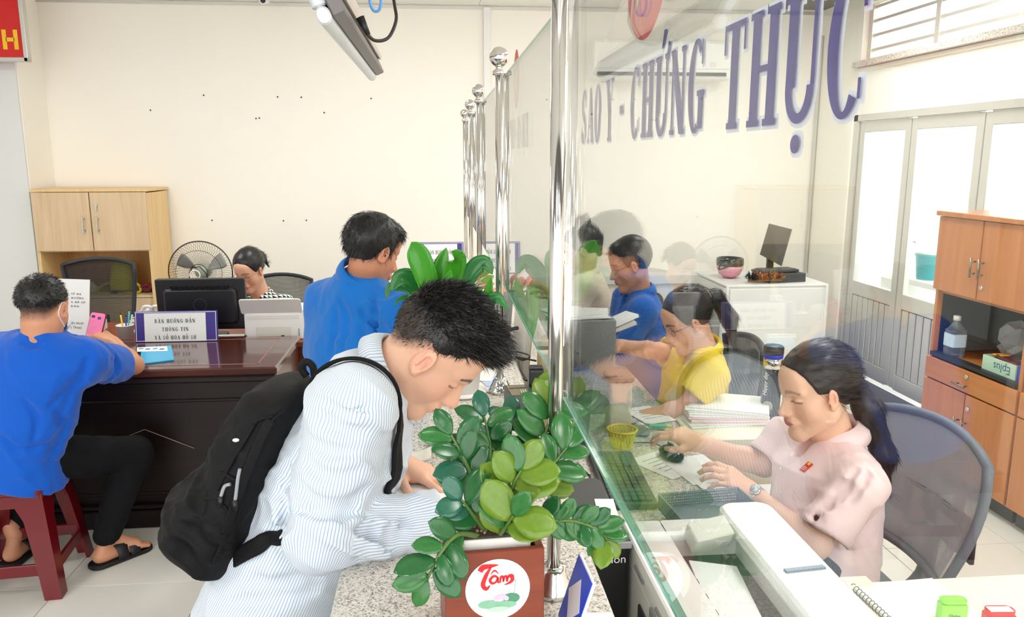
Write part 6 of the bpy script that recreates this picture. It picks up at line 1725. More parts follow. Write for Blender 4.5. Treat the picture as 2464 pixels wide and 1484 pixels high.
# ================================================================ the people
def cloth(name, rgb, rough=.8, bump=.25, bscale=500, sheen=.2, var=.05):
    return mat(name, rgb, rough, var=var, scale=8, bump=bump, bscale=bscale, sheen=sheen, spec=.25)
def collar(name, base, axis, front, r, h, m, parent, opening=.5, flare=1.25, drop=.9, oval=1.0, th=.002):
    "shirt collar: stand plus turned-down leaf, open at the front"
    ax = V(axis).normalized(); fr = (V(front) - ax * V(front).dot(ax)).normalized(); lt = ax.cross(fr); b = V(base); n = 30; rows = []
    prof = ((1.0, 0.0), (.98, h * .55), (1.0, h), (1.07, h * 1.02), (flare * .96, h * (1 - drop * .5)), (flare, h * (1 - drop)))
    for (rr, zz) in prof:
        row = []
        for i in range(n + 1):
            a = opening + (2 * PI - 2 * opening) * i / n; e = abs(i / n * 2 - 1)      # e=1 at the points
            ex = 1 + (.22 * e ** 6 if rr > 1.1 else 0); zd = zz - (h * .55 * e ** 5 if rr > 1.05 else h * .15 * e ** 3)
            row.append(b + (fr * math.cos(a) * oval + lt * math.sin(a)) * (r * rr * ex) + ax * zd)
        rows.append(row)
    return MB().sheet(rows, th).build(name, m, parent)
def person(label, base): return thing('person', label, 'person', base)
def limb_cols(tone, v): return body_colours(tone)(v)
def arm_part(vox, shoulder, elbow, wrist, r=(.045, .038, .026), hand=None):
    F = Field(); F.U(rc(shoulder, elbow, r[0], r[1]), .02)
    el_, wr = V(elbow), V(wrist); m1 = el_.lerp(wr, .3)
    F.U(rc(elbow, m1, r[1] * .98, r[1]), .02); F.U(rc(m1, wrist, r[1], r[2]), .02)
    tips = add_hand(F, wrist, **hand) if hand else []
    v, q = F.mesh(vox); return F, (v, q), tips
def trunk_part(hip, neck, lat, w=.15, d=.09, vox=.014):
    F = Field(); h, n = V(hip), V(neck)
    F.U(loft([(h, w * .95, d), (h.lerp(n, .35), w * .85, d * .95), (h.lerp(n, .75), w, d), (n, .05, .045)], lat), .02)
    return F.mesh(vox)

# ---------------------------------------------------------------- A. young man with backpack leaning over the counter
def young_man():
    tone = (224, 176, 148)
    t = person('young man in striped shirt with black backpack bending over the counter', (-.4, 1.6, 0))
    H = Head(P(1036, 842, 1.60), V((math.cos(.86) * .99, -.10, -math.sin(.86))), (0, 0, 1), 1.04)
    NB = P(925, 905, 1.62); HIP = P(625, 1510, 1.63); lat = (0, 1, 0)
    CH = P(842, 1062, 1.61)
    SR, ER, WR = P(842, 985, 1.455), P(778, 1292, 1.41), P(1072, 1252, 1.475)
    SLf, EL_, WL = P(890, 985, 1.77), P(880, 1170, 1.88), P(950, 1108, 1.79)
    # fade haircut: short sides painted as stubble on the scalp, longer top
    def fade(p):
        zb = np.interp(p[:, 1], [-.11, -.06, -.03, 0, .012, .024, .045, .07, .09], [-.050, -.046, -.012, .022, .022, .030, .050, .076, .09])
        return np.clip((p[:, 2] - zb + .012 * (vnoise(p * 160, 2) - .5)) / .040, 0, .95) * ((np.abs(p[:, 0]) < .0755) | (p[:, 2] > .034))
    hf, hp, hc = build_head(H, NB, .0024, tone, dict(w=1.0, nose=1.05, jaw=1.0, neck_r=.056, ear=1.05, chin=.95), dict(fade=fade, lipc=(196, 108, 96)))
    fa, ap, tips = arm_part(.0038, SR, ER, WR, (.046, .038, .027), dict(fwd=P(1150, 1250, 1.50) - WR, back=(.1, -.35, .95), thumb_side=(0, 1, 0), curls=(.55, .6, .62, .66), thumb=(.5, .5)))
    fb, bp_, tips2 = arm_part(.0038, SLf, EL_, WL, (.046, .038, .027), dict(fwd=V((.90, -.36, -.34)), back=(.05, .05, 1), thumb_side=(0, -1, 0), curls=(.10, .08, .10, .14), spread=.22, thumb=(.1, .15)))
    tp = trunk_part(HIP, NB, lat)
    lg = Field()
    for s, y in ((-1, 1.56), (1, 1.70)):
        lg.U(rc((HIP.x, y, HIP.z), (HIP.x + .02, y, .45), .07, .05), .02); lg.U(rc((HIP.x + .02, y, .45), (HIP.x - .02, y, .09), .05, .035), .02)
    lp = lg.mesh(.012)
    parts = [hp, ap, bp_, tp, lp]
    bd = build_body(t, tone, parts, [hc] + [limb_cols(tone, q[0]) for q in parts[1:]])
    add_nails(tips[:4] + tips2, bd, M_nail)
    # hair
    HF = Field(); hl = [(-.12, .0), (-.05, .008), (0, .024), (.03, .040), (.05, .066), (.07, .090), (.12, .10)]
    hair_cap(HF, 1.0, (.0005, .004, .024), hl, .020, (0, .008, .002))
    HF.U(el((0, .050, .100), (.05, .042, .028)), .03)
    HF.noise = lambda p: -.004 * (vnoise(p * 60, 3) - .3)
    hv, hq = HF.mesh(.0032); hr = mesh_object('hair', [(H.to_world(hv), hq)], M_hair, t, smooth_it=1)
    strands('hair_strands', HF, hv, M_hair, hr, 8000, .023, .48, lambda b: np.tile(A3((0, .9, .25)), (len(b), 1)), .0007, .8, 2, lambda v: v[:, 2] > .06, H.to_world)
    strands('hair_strands', HF, hv, M_hair, hr, 6000, .012, .35, lambda b: np.tile(A3((0, .1, -.9)), (len(b), 1)), .0007, .7, 9, lambda v: v[:, 2] < .075, H.to_world)
    strands('hair_spikes', HF, hv, M_hair, hr, 1800, .034, .40, lambda b: np.tile(A3((0, 1, .3)), (len(b), 1)), .0008, .7, 4, lambda v: (v[:, 1] > .045) & (v[:, 2] > .07), H.to_world)
    hside = hf.mesh(.006)[0]
    strands('side_hair', hf, hside, M_hair, hr, 8000, .0075, .35, lambda b: np.tile(A3((0, -.3, -1)), (len(b), 1)), .0006, .6, 6, lambda v: (fade(v) > .45) & (v[:, 2] > -.05), H.to_world)
    # shirt
    S = Field()
    st = [(HIP, .195, .150), (P(680, 1385, 1.63), .19, .145), (P(735, 1265, 1.63), .185, .132), (P(800, 1130, 1.62), .19, .128), (CH + V((.015, 0, .02)), .195, .122), (P(893, 945, 1.62), .165, .082), (NB + V((-.01, 0, .0)), .075, .058)]
    S.U(loft(st, lat, .03), .03)
    S.U(rc(P(868, 945, 1.62), SR, .085, .074), .05); S.U(rc(P(880, 945, 1.62), SLf, .08, .07), .05)
    dU = (V(ER) - V(SR)); dF = (V(WR) - V(ER))
    cuffR = V(ER).lerp(V(WR), .86)
    S.U(rc(SR, V(SR).lerp(V(ER), .5), .076, .070), .04); S.U(rc(V(SR).lerp(V(ER), .5), ER, .070, .064), .03)
    S.U(rc(ER, V(ER).lerp(V(WR), .45), .060, .054), .03); S.U(rc(V(ER).lerp(V(WR), .45), cuffR - dF.normalized() * .02, .054, .047), .02)
    S.U(loft([(cuffR - dF.normalized() * .045, .054, .051), (cuffR + dF.normalized() * .022, .054, .051)], dF.cross(V((0, 1, 0))), .005), .008)
    S.S(rc(cuffR + dF.normalized() * .005, cuffR + dF.normalized() * .09, .040, .040), .004)
    S.U(rc(SLf, EL_, .072, .06), .04); S.U(rc(EL_, V(EL_).lerp(V(WL), .72), .056, .046), .02)
    S.S(rc(V(NB) + V((.035, 0, .02)), P(985, 960, 1.62), .05, .05), .02)
    axm = aim(HIP - NB, (0, -1, 0))
    S.noise = folds(.0085, 9.5, (.6, 1, 1.0), None, 3)
    # creases at the elbow and hem
    for pts in ([(745, 1060), (790, 1085), (850, 1080)], [(735, 1110), (790, 1140), (860, 1130)], [(730, 1170), (780, 1195), (850, 1200), (890, 1180)], [(735, 1230), (790, 1240), (850, 1225)], [(760, 1275), (810, 1262), (860, 1230)], [(775, 1300), (840, 1290), (890, 1245)], [(860, 1340), (890, 1300), (900, 1260)], [(920, 1330), (945, 1290), (950, 1245)], [(970, 1318), (985, 1280), (985, 1240)], [(790, 960), (830, 990), (890, 985)], [(770, 1000), (820, 1035), (880, 1035)]):
        crease(S, [P(a_, b_, 1.38) for a_, b_ in pts], .005, .020)
    for pts in ([(700, 1060), (690, 1130), (660, 1190)], [(660, 1240), (690, 1320), (740, 1370)], [(600, 1400), (680, 1400), (760, 1390)], [(560, 1450), (660, 1440), (770, 1420)], [(700, 1200), (690, 1260), (650, 1290)]):
        crease(S, [P(a_, b_, 1.46) for a_, b_ in pts], .006, .026)
    sv, sq = S.mesh(.0052)
    segs = [(A3(HIP), A3(NB), .15), (A3(SR), A3(ER), .062), (A3(ER), A3(WR), .052), (A3(SLf), A3(EL_), .06), (A3(EL_), A3(WL), .05)]
    def stripe(v):
        best = np.full(len(v), 1e9); out = np.zeros(len(v))
        for (a, b, R_) in segs:
            ab = b - a; L = np.linalg.norm(ab); ax = ab / L; q = v - a; tt = np.clip(q @ ax, 0, L); e = q - tt[:, None] * ax; d = np.linalg.norm(e, axis=1) - R_
            ref = np.cross(ax, A3((0, 1, 0))); ref /= np.linalg.norm(ref); o = np.cross(ax, ref)
            th = np.arctan2(e @ ref, -(e @ o) * np.sign(o[1]))      # zero faces -Y, seam on the far side
            m = d < best; best[m] = d[m]; out[m] = (th * R_)[m]
        return out
    ms = cloth('striped_cotton', (236, 238, 240), .8, .15, 700); nt = ms.node_tree; b = nt.nodes['Principled BSDF']
    at = nt.nodes.new('ShaderNodeAttribute'); at.attribute_name = 'stripe'
    m1 = nt.nodes.new('ShaderNodeMath'); m1.operation = 'MULTIPLY'; m1.inputs[1].default_value = 1 / .0050; nt.links.new(at.outputs['Fac'], m1.inputs[0])
    m2 = nt.nodes.new('ShaderNodeMath'); m2.operation = 'FRACT'; nt.links.new(m1.outputs[0], m2.inputs[0])
    cr = nt.nodes.new('ShaderNodeValToRGB'); e = cr.color_ramp.elements; e[0].position = .0; e[0].color = lin((226, 230, 234)); e[1].position = 1.; e[1].color = lin((226, 230, 234))
    for p_, c_ in ((.28, (226, 230, 234)), (.42, (158, 184, 212)), (.62, (158, 184, 212)), (.76, (226, 230, 234))): k = e.new(p_); k.color = lin(c_)
    nt.links.new(m2.outputs[0], cr.inputs[0]); nt.links.new(cr.outputs[0], b.inputs['Base Color'])
    sh = mesh_object('shirt', [(sv, sq)], ms, t, smooth_it=1, attr={'stripe': stripe})
    axn = (H.W(0, -.01, -.06) - NB).normalized()
    co = collar('collar', NB + axn * .004 + V((-.004, 0, 0)), axn, (.55, 0, -.8), .068, .046, ms, sh, .45, 1.3, .95, 1.05)
    at2 = co.data.attributes.new('stripe', 'FLOAT', 'POINT'); at2.data.foreach_set('value', np.array([vv.co.y * 1.0 for vv in co.data.vertices], np.float32))
    for k in range(5):
        q = V(S.project([A3(P(985 - 6 * k, 1000 + k * 50, 1.60))], .001)[0]); 
    # trousers and shoes
    T_ = Field()
    for s, y in ((-1, 1.555), (1, 1.705)):
        T_.U(rc((HIP.x, y, HIP.z - .02), (HIP.x + .02, y, .45), .092, .07), .03); T_.U(rc((HIP.x + .02, y, .45), (HIP.x - .02, y, .07), .07, .058), .02)
    T_.U(el((HIP.x, 1.63, HIP.z - .02), (.13, .17, .1)), .04); T_.noise = folds(.004, 10, (1, 1, .6), None, 8)
    mesh_object('trousers', [T_.mesh(.009)], cloth('dark_trousers', (34, 36, 42), .8), t)
    for y in (1.555, 1.705):
        F = Field(); F.U(rc((HIP.x - .06, y, .045), (HIP.x + .15, y, .032), .04, .032), .02); F.I(lambda p: -p[:, 2] + .002, .004)
        mesh_object('shoe', [F.mesh(.006)], cloth('black_shoe', (24, 24, 26), .5), t)
    # backpack: its own thing, worn on the back
    bpk = thing('backpack', 'black fabric backpack with grey zip cords on the young man', 'backpack', P(540, 1380, 1.62))
    B_ = Field()
    cs = [P(728, 918, 1.62), P(672, 968, 1.62), P(628, 1050, 1.62), P(590, 1140, 1.62), P(545, 1235, 1.62), P(515, 1310, 1.62), P(505, 1338, 1.62)]
    wd = [.10, .13, .145, .15, .155, .14, .10]; dp = [.034, .058, .068, .074, .080, .072, .05]
    B_.U(loft(list(zip(cs, wd, dp)), lat, .035), .03)
    B_.U(loft([(P(520, 1140, 1.60), .10, .035), (P(482, 1200, 1.60), .125, .055), (P(462, 1265, 1.60), .125, .055), (P(470, 1310, 1.60), .11, .04)], lat, .025), .02)
    B_.U(rc(P(606, 985, 1.56), P(556, 1110, 1.55), .022, .03), .05)
    B_.S(rc(P(505, 1128, 1.44), P(590, 1180, 1.44), .004, .004), .014); B_.S(rc(P(560, 1000, 1.45), P(640, 1060, 1.46), .003, .003), .012)
    B_.S(rc(P(612, 970, 1.47), P(540, 1330, 1.45), .004, .004), .014); B_.S(rc(P(460, 1190, 1.46), P(575, 1260, 1.45), .003, .003), .016)
    B_.noise = folds(.006, 11, (1, 1, 1), None, 12)
    mb = cloth('black_nylon', (12, 12, 14), .7, .3, 420, sheen=0.0)
    mesh_object('pack_body', [B_.mesh(.0052)], mb, bpk)
    pr, nr = on_surface(S, [P(735, 925, 1.53), P(772, 905, 1.51), P(815, 900, 1.50), P(860, 920, 1.49), P(898, 968, 1.49), P(920, 1030, 1.50), P(922, 1090, 1.50), P(905, 1140, 1.50), P(880, 1175, 1.51)], .003)
    ribbon('shoulder_strap', pr, nr, .017, .007, mb, bpk)
    pr, nr = on_surface(S, [P(570, 1345, 1.5), P(640, 1305, 1.47), P(690, 1278, 1.46), P(722, 1262, 1.47), P(760, 1240, 1.5)], .003)
    ribbon('lower_strap', pr, nr, .017, .005, mb, bpk)
    pr, nr = on_surface(S, [P(762, 890, 1.72), P(800, 858, 1.72), P(845, 848, 1.72), P(895, 880, 1.74)], .003)
    ribbon('shoulder_strap', pr, nr, .017, .007, mb, bpk)
    MB().tube(smoothpath([P(738, 905, 1.62), P(726, 885, 1.62), P(736, 870, 1.62), P(752, 880, 1.62), P(757, 905, 1.62)]), .008, 8).build('haul_loop', mb, bpk)
    for pts in ([(690, 955), (640, 1060), (600, 1160), (560, 1260), (530, 1345)], [(640, 950), (590, 985), (562, 1060), (530, 1130), (505, 1180)], [(500, 1135), (545, 1150), (585, 1175), (590, 1230), (560, 1300)], [(455, 1190), (500, 1205), (545, 1230), (540, 1300), (515, 1360)]):
        pr, nr = on_surface(B_, [P(a, b, 1.46) for a, b in pts], .001, 8)
        MB().tube([V(q) for q in pr], .0036, 6).build('piping', mb, bpk)
    pr, nr = on_surface(B_, [P(655, 1010, 1.46), P(610, 1110, 1.46), P(570, 1210, 1.46), P(545, 1290, 1.46)], .001, 8)
    ribbon('side_webbing', pr, nr, .010, .003, mb, bpk)
    mg = mat('grey_cord', (150, 154, 158), .6)
    for pts in ([(577, 1130), (572, 1160), (566, 1205)], [(552, 1166), (535, 1172), (528, 1195)]):
        pr, nr = on_surface(B_, [P(a, b, 1.46) for a, b in pts], .004, 6)
        MB().tube([V(q) for q in pr], .0035, 8).build('zip_cord', mg, bpk)
        MB().cyl(V(pr[-1]), V(pr[-1]) + V((-.002, -.002, -.02)), .006, .0045, n=8).build('cord_end', M_black, bpk)
    q = V(B_.project([A3(P(541, 1050, 1.46))], .001)[0]); MB().ball(q, (.007, .003, .004), 10, 6).build('logo_tab', M_white, bpk)
    pe = thing('ballpoint_pen', 'slim pen in the writing hand of the young man', 'pen', tips[0][0])
    MB().cyl(V(tips[0][0]) + V((.015, .0, -.012)), V(tips[0][0]) + V((-.05, .03, .09)), .0042, n=10).build('barrel', mat('pen_blue_body', (40, 70, 160), .3), pe)
    MB().cyl(V(tips[0][0]) + V((.015, .0, -.012)), V(tips[0][0]) + V((.019, -.002, -.018)), .003, .001, n=8).build('tip', M_chrome, pe)
young_man()

# ---------------------------------------------------------------- B. man in blue polo at the counter, seen from behind
def polo_man():
    tone = (196, 132, 98)
    t = person('man with black hair in a blue polo shirt standing by the counter', (-.3, 2.9, 0))
    f = V((.62, .70, -.34)).normalized(); r = V((.75, -.66, 0)).normalized(); ff = V((.78, .56, -.36)).normalized()
    H = Head(P(896, 604, 2.86), ff, (0, 0, 1), 1.0); NB = P(866, 672, 2.88); HIP = P(822, 1090, 2.92)
    hf, hp, hc = build_head(H, NB, .0040, tone, dict(w=.99, nose=1.05, jaw=.95, neck_r=.053, ear=1.1), dict(lipc=(150, 84, 72)))
    SR, SL_ = NB + r * .18 + V((0, 0, -.095)), NB - r * .185 + V((0, 0, -.09))
    ER, WR = SR + V((.10, .02, -.25)), SR + V((.18, .28, -.27)); EL_, WL = SL_ + V((-.035, .05, -.27)), SL_ + V((.12, .28, -.29))
    fa, ap, _ = arm_part(.007, SR, ER, WR, hand=dict(fwd=(.3, .9, -.1), back=(0, 0, 1), thumb_side=(-1, 0, 0), curls=(.2, .2, .25, .3)))
    fb, bp_, _ = arm_part(.007, SL_, EL_, WL, hand=dict(fwd=(.6, .7, -.1), back=(0, 0, 1), thumb_side=(1, 0, 0), curls=(.2, .2, .25, .3)))
    lg = Field()
    for s in (-1, 1):
        h = HIP + r * (.09 * s); lg.U(rc(h, (h.x, h.y + .02, .45), .07, .05), .02); lg.U(rc((h.x, h.y + .02, .45), (h.x, h.y, .09), .05, .035), .02)
    parts = [hp, ap, bp_, trunk_part(HIP, NB, r), lg.mesh(.014)]
    build_body(t, tone, parts, [hc] + [limb_cols(tone, q[0]) for q in parts[1:]])
    HF = Field(); hair_cap(HF, .99, (.010, .014, .022), [(-.12, -.080), (-.07, -.076), (-.045, -.05), (-.03, -.006), (-.014, .010), (.004, .010), (.012, -.03), (.024, -.028), (.032, .02), (.045, .050), (.062, .074), (.085, .086), (.12, .09)], .008)
    HF.U(el((0, .06, .085), (.058, .036, .03)), .03)
    HF.noise = lambda p: -.005 * (vnoise(p * A3((40, 40, 26)), 3) - .4)
    hv, hq = HF.mesh(.0042); hr = mesh_object('hair', [(H.to_world(hv), hq)], M_hair, t)
    strands('hair_strands', HF, hv, M_hair, hr, 3500, .022, .22, lambda b: np.stack([b[:, 0] * 3, b[:, 1] * 4 + .1, -.6 + b[:, 2] * 0], 1), .0008, .5, 3, None, H.to_world)
    S = Field(); m = cloth('azure_polo', (14, 112, 200), .8, .3, 600)
    S.U(loft([(HIP + V((0, 0, -.02)), .185, .135), (HIP.lerp(NB, .3), .18, .130), (HIP.lerp(NB, .62), .20, .132), (HIP.lerp(NB, .80), .185, .112), (HIP.lerp(NB, .92), .12, .085), (NB, .072, .062)], r, .03), .03)
    for s_, e_ in ((SR, ER), (SL_, EL_)):
        s_, e_ = V(s_), V(e_); d = (e_ - s_).normalized(); S.U(rc(NB + V((0, 0, -.05)), s_, .085, .072), .05); S.U(loft([(s_ - d * .03, .07, .07), (s_ + d * .10, .075, .073), (s_ + d * .235, .077, .075)], d.cross(V((0, 0, 1))), .008), .05)
        S.S(rc(s_ + d * .19, s_ + d * .32, .060, .060), .006)
    for pts in ([(775, 735), (790, 790), (785, 850)], [(800, 720), (830, 780), (825, 860)], [(870, 740), (880, 800), (870, 870)], [(930, 740), (915, 790), (900, 850)], [(950, 760), (945, 800), (950, 840)], [(900, 720), (925, 740), (950, 745)]): crease(S, [P(a, b, 2.76) for a, b in pts], .006, .026)
    S.noise = folds(.0055, 7, (1, 1, .45), None, 21)
    sh = mesh_object('polo_shirt', [S.mesh(.0072)], m, t)
    axn = (H.W(0, -.015, -.06) - NB).normalized(); collar('collar', NB + axn * .012, axn, f, .070, .045, m, sh, .35, 1.30, .95, th=.003)
    T_ = Field()
    for s in (-1, 1):
        h = HIP + r * (.09 * s); T_.U(rc(h, (h.x, h.y + .02, .45), .092, .07), .03); T_.U(rc((h.x, h.y + .02, .45), (h.x, h.y, .07), .07, .058), .02)
    T_.U(el(HIP, (.17, .14, .1)), .04); mesh_object('trousers', [T_.mesh(.012)], cloth('charcoal_trousers', (50, 50, 56), .8), t)
    for s in (-1, 1):
        h = HIP + r * (.09 * s); F = Field(); F.U(rc((h.x - .03, h.y - .03, .045), (h.x + .09, h.y + .15, .032), .04, .032), .02); F.I(lambda p: -p[:, 2] + .002, .004); mesh_object('shoe', [F.mesh(.008)], MATS['black_shoe'], t)
polo_man()

# ---------------------------------------------------------------- C. man in bright blue T-shirt on the stool
def stool_man():
    tone = (206, 146, 112)
    t = person('man in bright blue T-shirt on the red stool looking at a phone', (-1.75, 3.3, 0))
    f = V((.16, .96, -.22)).normalized(); r = V((.985, -.17, 0)).normalized()
    H = Head(P(104, 742, 3.24), f, (0, 0, 1), 1.02); NB = P(98, 815, 3.22); HIP = V((-1.765, 3.25, .56))
    def fade(p):
        zb = np.interp(p[:, 1], [-.11, -.06, -.03, 0, .024, .05, .09], [-.058, -.056, -.03, .006, .0, .05, .09]); return np.clip((p[:, 2] - zb) / .05, 0, .9) * ((np.abs(p[:, 0]) < .0745) | (p[:, 2] > .03))
    hf, hp, hc = build_head(H, NB, .0040, tone, dict(w=1.03, neck_r=.066, ear=1.12), dict(fade=fade))
    SR, SL_ = P(196, 868, 3.24), P(-20, 858, 3.30)
    ER, WR = P(322, 878, 3.66), P(274, 826, 3.80); EL_, WL = P(-75, 960, 3.52), P(80, 860, 3.78)
    PH = P(230, 790, 3.84)
    fa, ap, tips = arm_part(.0055, SR, ER, WR, (.05, .042, .029), dict(fwd=PH - WR + V((-.0, 0, -.02)), back=(.75, -.5, .3), thumb_side=(-.2, -.8, .6), curls=(.5, .55, .6, .65), thumb=(.3, .5)))
    fb, bp_, _ = arm_part(.0075, SL_, EL_, WL, (.05, .042, .029), dict(fwd=(.8, .5, .1), back=(-.3, -.3, 1), thumb_side=(0, 0, 1), curls=(.4, .4, .4, .4)))
    K1, A1 = P(322, 1092, 3.54), P(258, 1292, 3.36); K2, A2 = P(-40, 1100, 3.62), P(35, 1285, 3.42)
    lg = Field(); hR, hL = HIP + r * .10, HIP - r * .10
    lg.U(rc(hR, K1, .08, .055), .02); lg.U(rc(K1, A1, .055, .036), .02); lg.U(rc(hL, K2, .08, .055), .02); lg.U(rc(K2, A2, .055, .036), .02)
    fd1 = (PZ(350, 1306, .03) - PZ(228, 1352, .03)); fd1.z = 0; fd1.normalize(); fd2 = V((.1, 1, 0)).normalized()
    ft = Field(); toe = []
    for a_, d in ((A1, fd1), (A2, fd2)):
        hl_ = V((a_.x, a_.y, .05)) - d * .035
        hl_.z = .042; ft.U(rc(a_, hl_ + V((0, 0, .006)), .030, .028), .02); ft.U(rc(hl_, hl_ + d * .15, .026, .024), .03); ft.U(rc(a_ + d * .02, hl_ + d * .14 + V((0, 0, .004)), .026, .022), .03)
        for o_ in (-.022, .022): ft.U(rc(hl_ + d * .02, hl_ + d * .15 + V((-d.y, d.x, 0)) * o_, .024, .020), .02)
        sdv = V((-d.y, d.x, 0))
        for i in range(5):
            o_ = (i - 2) * .0165; ft.U(rc(hl_ + d * .15 + sdv * o_, hl_ + d * (.205 - .011 * abs(i - 1)) + sdv * o_ * 1.15 + V((0, 0, -.012)), .013, .0090), .006)
    ft.I(lambda p: -p[:, 2] + .018, .004)
    parts = [hp, ap, bp_, trunk_part(HIP, NB, r, .17, .11), lg.mesh(.012), ft.mesh(.0055)]
    bd = build_body(t, tone, parts, [hc] + [limb_cols(tone, q[0]) for q in parts[1:]])
    HF = Field(); hl = [(-.12, .0), (-.06, .006), (-.03, .02), (0, .03), (.03, .045), (.05, .06), (.07, .082), (.12, .092)]
    hair_cap(HF, 1.03, (.004, .006, .014), hl, .012); HF.noise = lambda p: -.006 * (vnoise(p * 60, 3) - .35)
    hv, hq = HF.mesh(.0042); hr = mesh_object('hair', [(H.to_world(hv), hq)], M_hair, t)
    strands('hair_strands', HF, hv, M_hair, hr, 3800, .014, .55, lambda b: np.tile(A3((0, .6, -.4)), (len(b), 1)), .0009, .7, 5, None, H.to_world)
    hside = hf.mesh(.007)[0]; strands('side_hair', hf, hside, M_hair, hr, 2500, .007, .35, lambda b: np.tile(A3((0, 0, -1)), (len(b), 1)), .0008, .6, 6, lambda v: fade(v) > .3, H.to_world)
    # face mask loops
    mk = MB(); 
    for s in (-1, 1):
        MB().tube(smoothpath([H.W(s * .073, .035, -.03), H.W(s * .082, -.004, .022), H.W(s * .087, -.026, .012), H.W(s * .084, -.03, -.012), H.W(s * .078, -.016, -.032), H.W(s * .07, .03, -.07)]), .0018, 6).build('mask_loop', M_white, t)
    F = Field(); F.U(el((0, .062, -.05), (.066, .062, .052)), .02); F.S(el((0, .03, -.05), (.066, .075, .075)), .004); mv, mq = F.mesh(.006); mesh_object('face_mask', [(H.to_world(mv), mq)], mat('mask_white', (232, 236, 240), .8), t)
    # T-shirt
    S = Field(); m = cloth('vivid_blue_jersey', (0, 88, 196), .75, .2, 600)
    S.U(loft([(HIP + V((0, -.02, -.095)), .225, .175), (HIP + V((0, -.015, .05)), .22, .165), (HIP.lerp(NB, .5), .215, .145), (HIP.lerp(NB, .8), .215, .125), (HIP.lerp(NB, .93), .15, .09), (NB, .078, .066)], r, .03), .03)
    for s_, e_ in ((SR, ER), (SL_, EL_)):
        s_, e_ = V(s_), V(e_); d = (e_ - s_).normalized(); L_ = (e_ - s_).length; S.U(rc(NB + V((0, 0, -.06)), s_, .09, .078), .06)
        S.U(loft([(s_ - d * .03, .08, .08), (s_ + d * L_ * .4, .078, .085), (s_ + d * L_ * .72, .066, .080)], d.cross(V((0, 0, 1))), .008), .05); S.S(rc(s_ + d * L_ * .62, s_ + d * (L_ + .1), .054, .054), .006)
    S.S(rc(NB + V((0, 0, -.005)), NB + V((0, .01, .08)), .064, .075), .006)
    S.noise = folds(.008, 6.5, (1, 1, .6), None, 33)
    for pts in ([(212, 862), (208, 900), (214, 935), (206, 960)], [(200, 900), (170, 950), (120, 985)], [(206, 930), (180, 985), (140, 1030)], [(222, 1046), (180, 1075), (120, 1090)], [(224, 1062), (190, 1098), (140, 1112)], [(226, 1078), (196, 1116), (150, 1132)], [(30, 806), (70, 832), (120, 824)], [(50, 800), (80, 815), (112, 808)], [(60, 960), (90, 1010), (80, 1060)], [(20, 1050), (60, 1080), (110, 1076)], [(150, 1000), (175, 1040), (205, 1050)]):
        crease(S, [P(a, b, 3.10) for a, b in pts], .006, .024)
    for pts in ([(225, 850), (250, 870), (255, 900)], [(255, 858), (275, 880), (272, 905)], [(280, 872), (292, 892), (288, 908)]): crease(S, [P(a, b, 3.36) for a, b in pts], .005, .018)
    mesh_object('t_shirt', [S.mesh(.0068)], m, t)
    T_ = Field(); T_.U(rc(hR + V((0, 0, -.02)), K1, .098, .078), .03); T_.U(rc(K1, A1 + V((0, 0, .015)), .076, .056), .03); T_.U(rc(hL + V((0, 0, -.02)), K2, .098, .078), .03); T_.U(rc(K2, A2 + V((0, 0, .03)), .076, .056), .03)
    T_.U(el(HIP + V((0, 0, -.015)), (.18, .15, .088)), .03); T_.noise = folds(.006, 10, (1, 1, .8), None, 41); T_.I(lambda p: .462 - p[:, 2] + (p[:, 1] > 3.40) * 9 * 0 - np.clip((p[:, 1] - 3.41) * 40, 0, 10) - np.clip((p[:, 0] + 1.585) * 40, 0, 10), .004)
    T_.S(rc(A1 + V((0, 0, -.03)), A1 + V((0, 0, .02)), .042, .042), .006)
    mesh_object('trousers', [T_.mesh(.0075)], cloth('black_trousers', (11, 12, 16), .9, .3, sheen=0.0), t)
    ms = mat('black_rubber', (18, 18, 19), .55)
    for a_, d in ((A1, fd1), (A2, fd2)):
        sd_ = thing('sandal', 'black strapped sandal on the ' + ('forward' if a_ is A1 else 'rear') + ' foot of the seated man', 'sandal', (a_.x, a_.y, 0), 0, 'sandals of the seated man')
        hl_ = V((a_.x, a_.y, .009)) - d * .05; M = frame(V((d.y, -d.x, 0)), d, V((0, 0, 1)))
        MB().rbox(hl_ + d * .10, (.098, .275, .018), .046, M, bev=.004).build('sole', ms, sd_)
        for (q, ang) in ((.10, .5), (.125, -.5), (.165, 0)):
            rows = []
            for i in range(9):
                a2 = PI * i / 8; c = hl_ + d * (q - .02 + math.sin(ang) * .03 * math.cos(a2)) + M @ V((.050 * math.cos(a2), 0, 0)) + V((0, 0, .008 + (.066 - .22 * (q - .1)) * math.sin(a2)))
                rows.append([c - d * .022, c, c + d * .022])
            MB().sheet(rows, .003).build('strap', ms, sd_)
    ph = thing('smartphone', 'smartphone with a pink screen held by the man on the stool', 'phone', PH)
    M = aim(V((.10, .92, -.38)), (0, 0, 1)) @ RY(.12)
    MB().rbox(PH, (.076, .009, .155), .012, M, axis=1, bev=.001).build('phone_case', mat('maroon_case', (96, 22, 40), .35), ph)
    MB().rbox(PH + M @ V((0, -.0052, 0)), (.070, .0012, .148), .009, M, axis=1).build('screen', mat('screen_pink', (226, 120, 160), .2, var=.5, scale=14, emit=.25), ph)
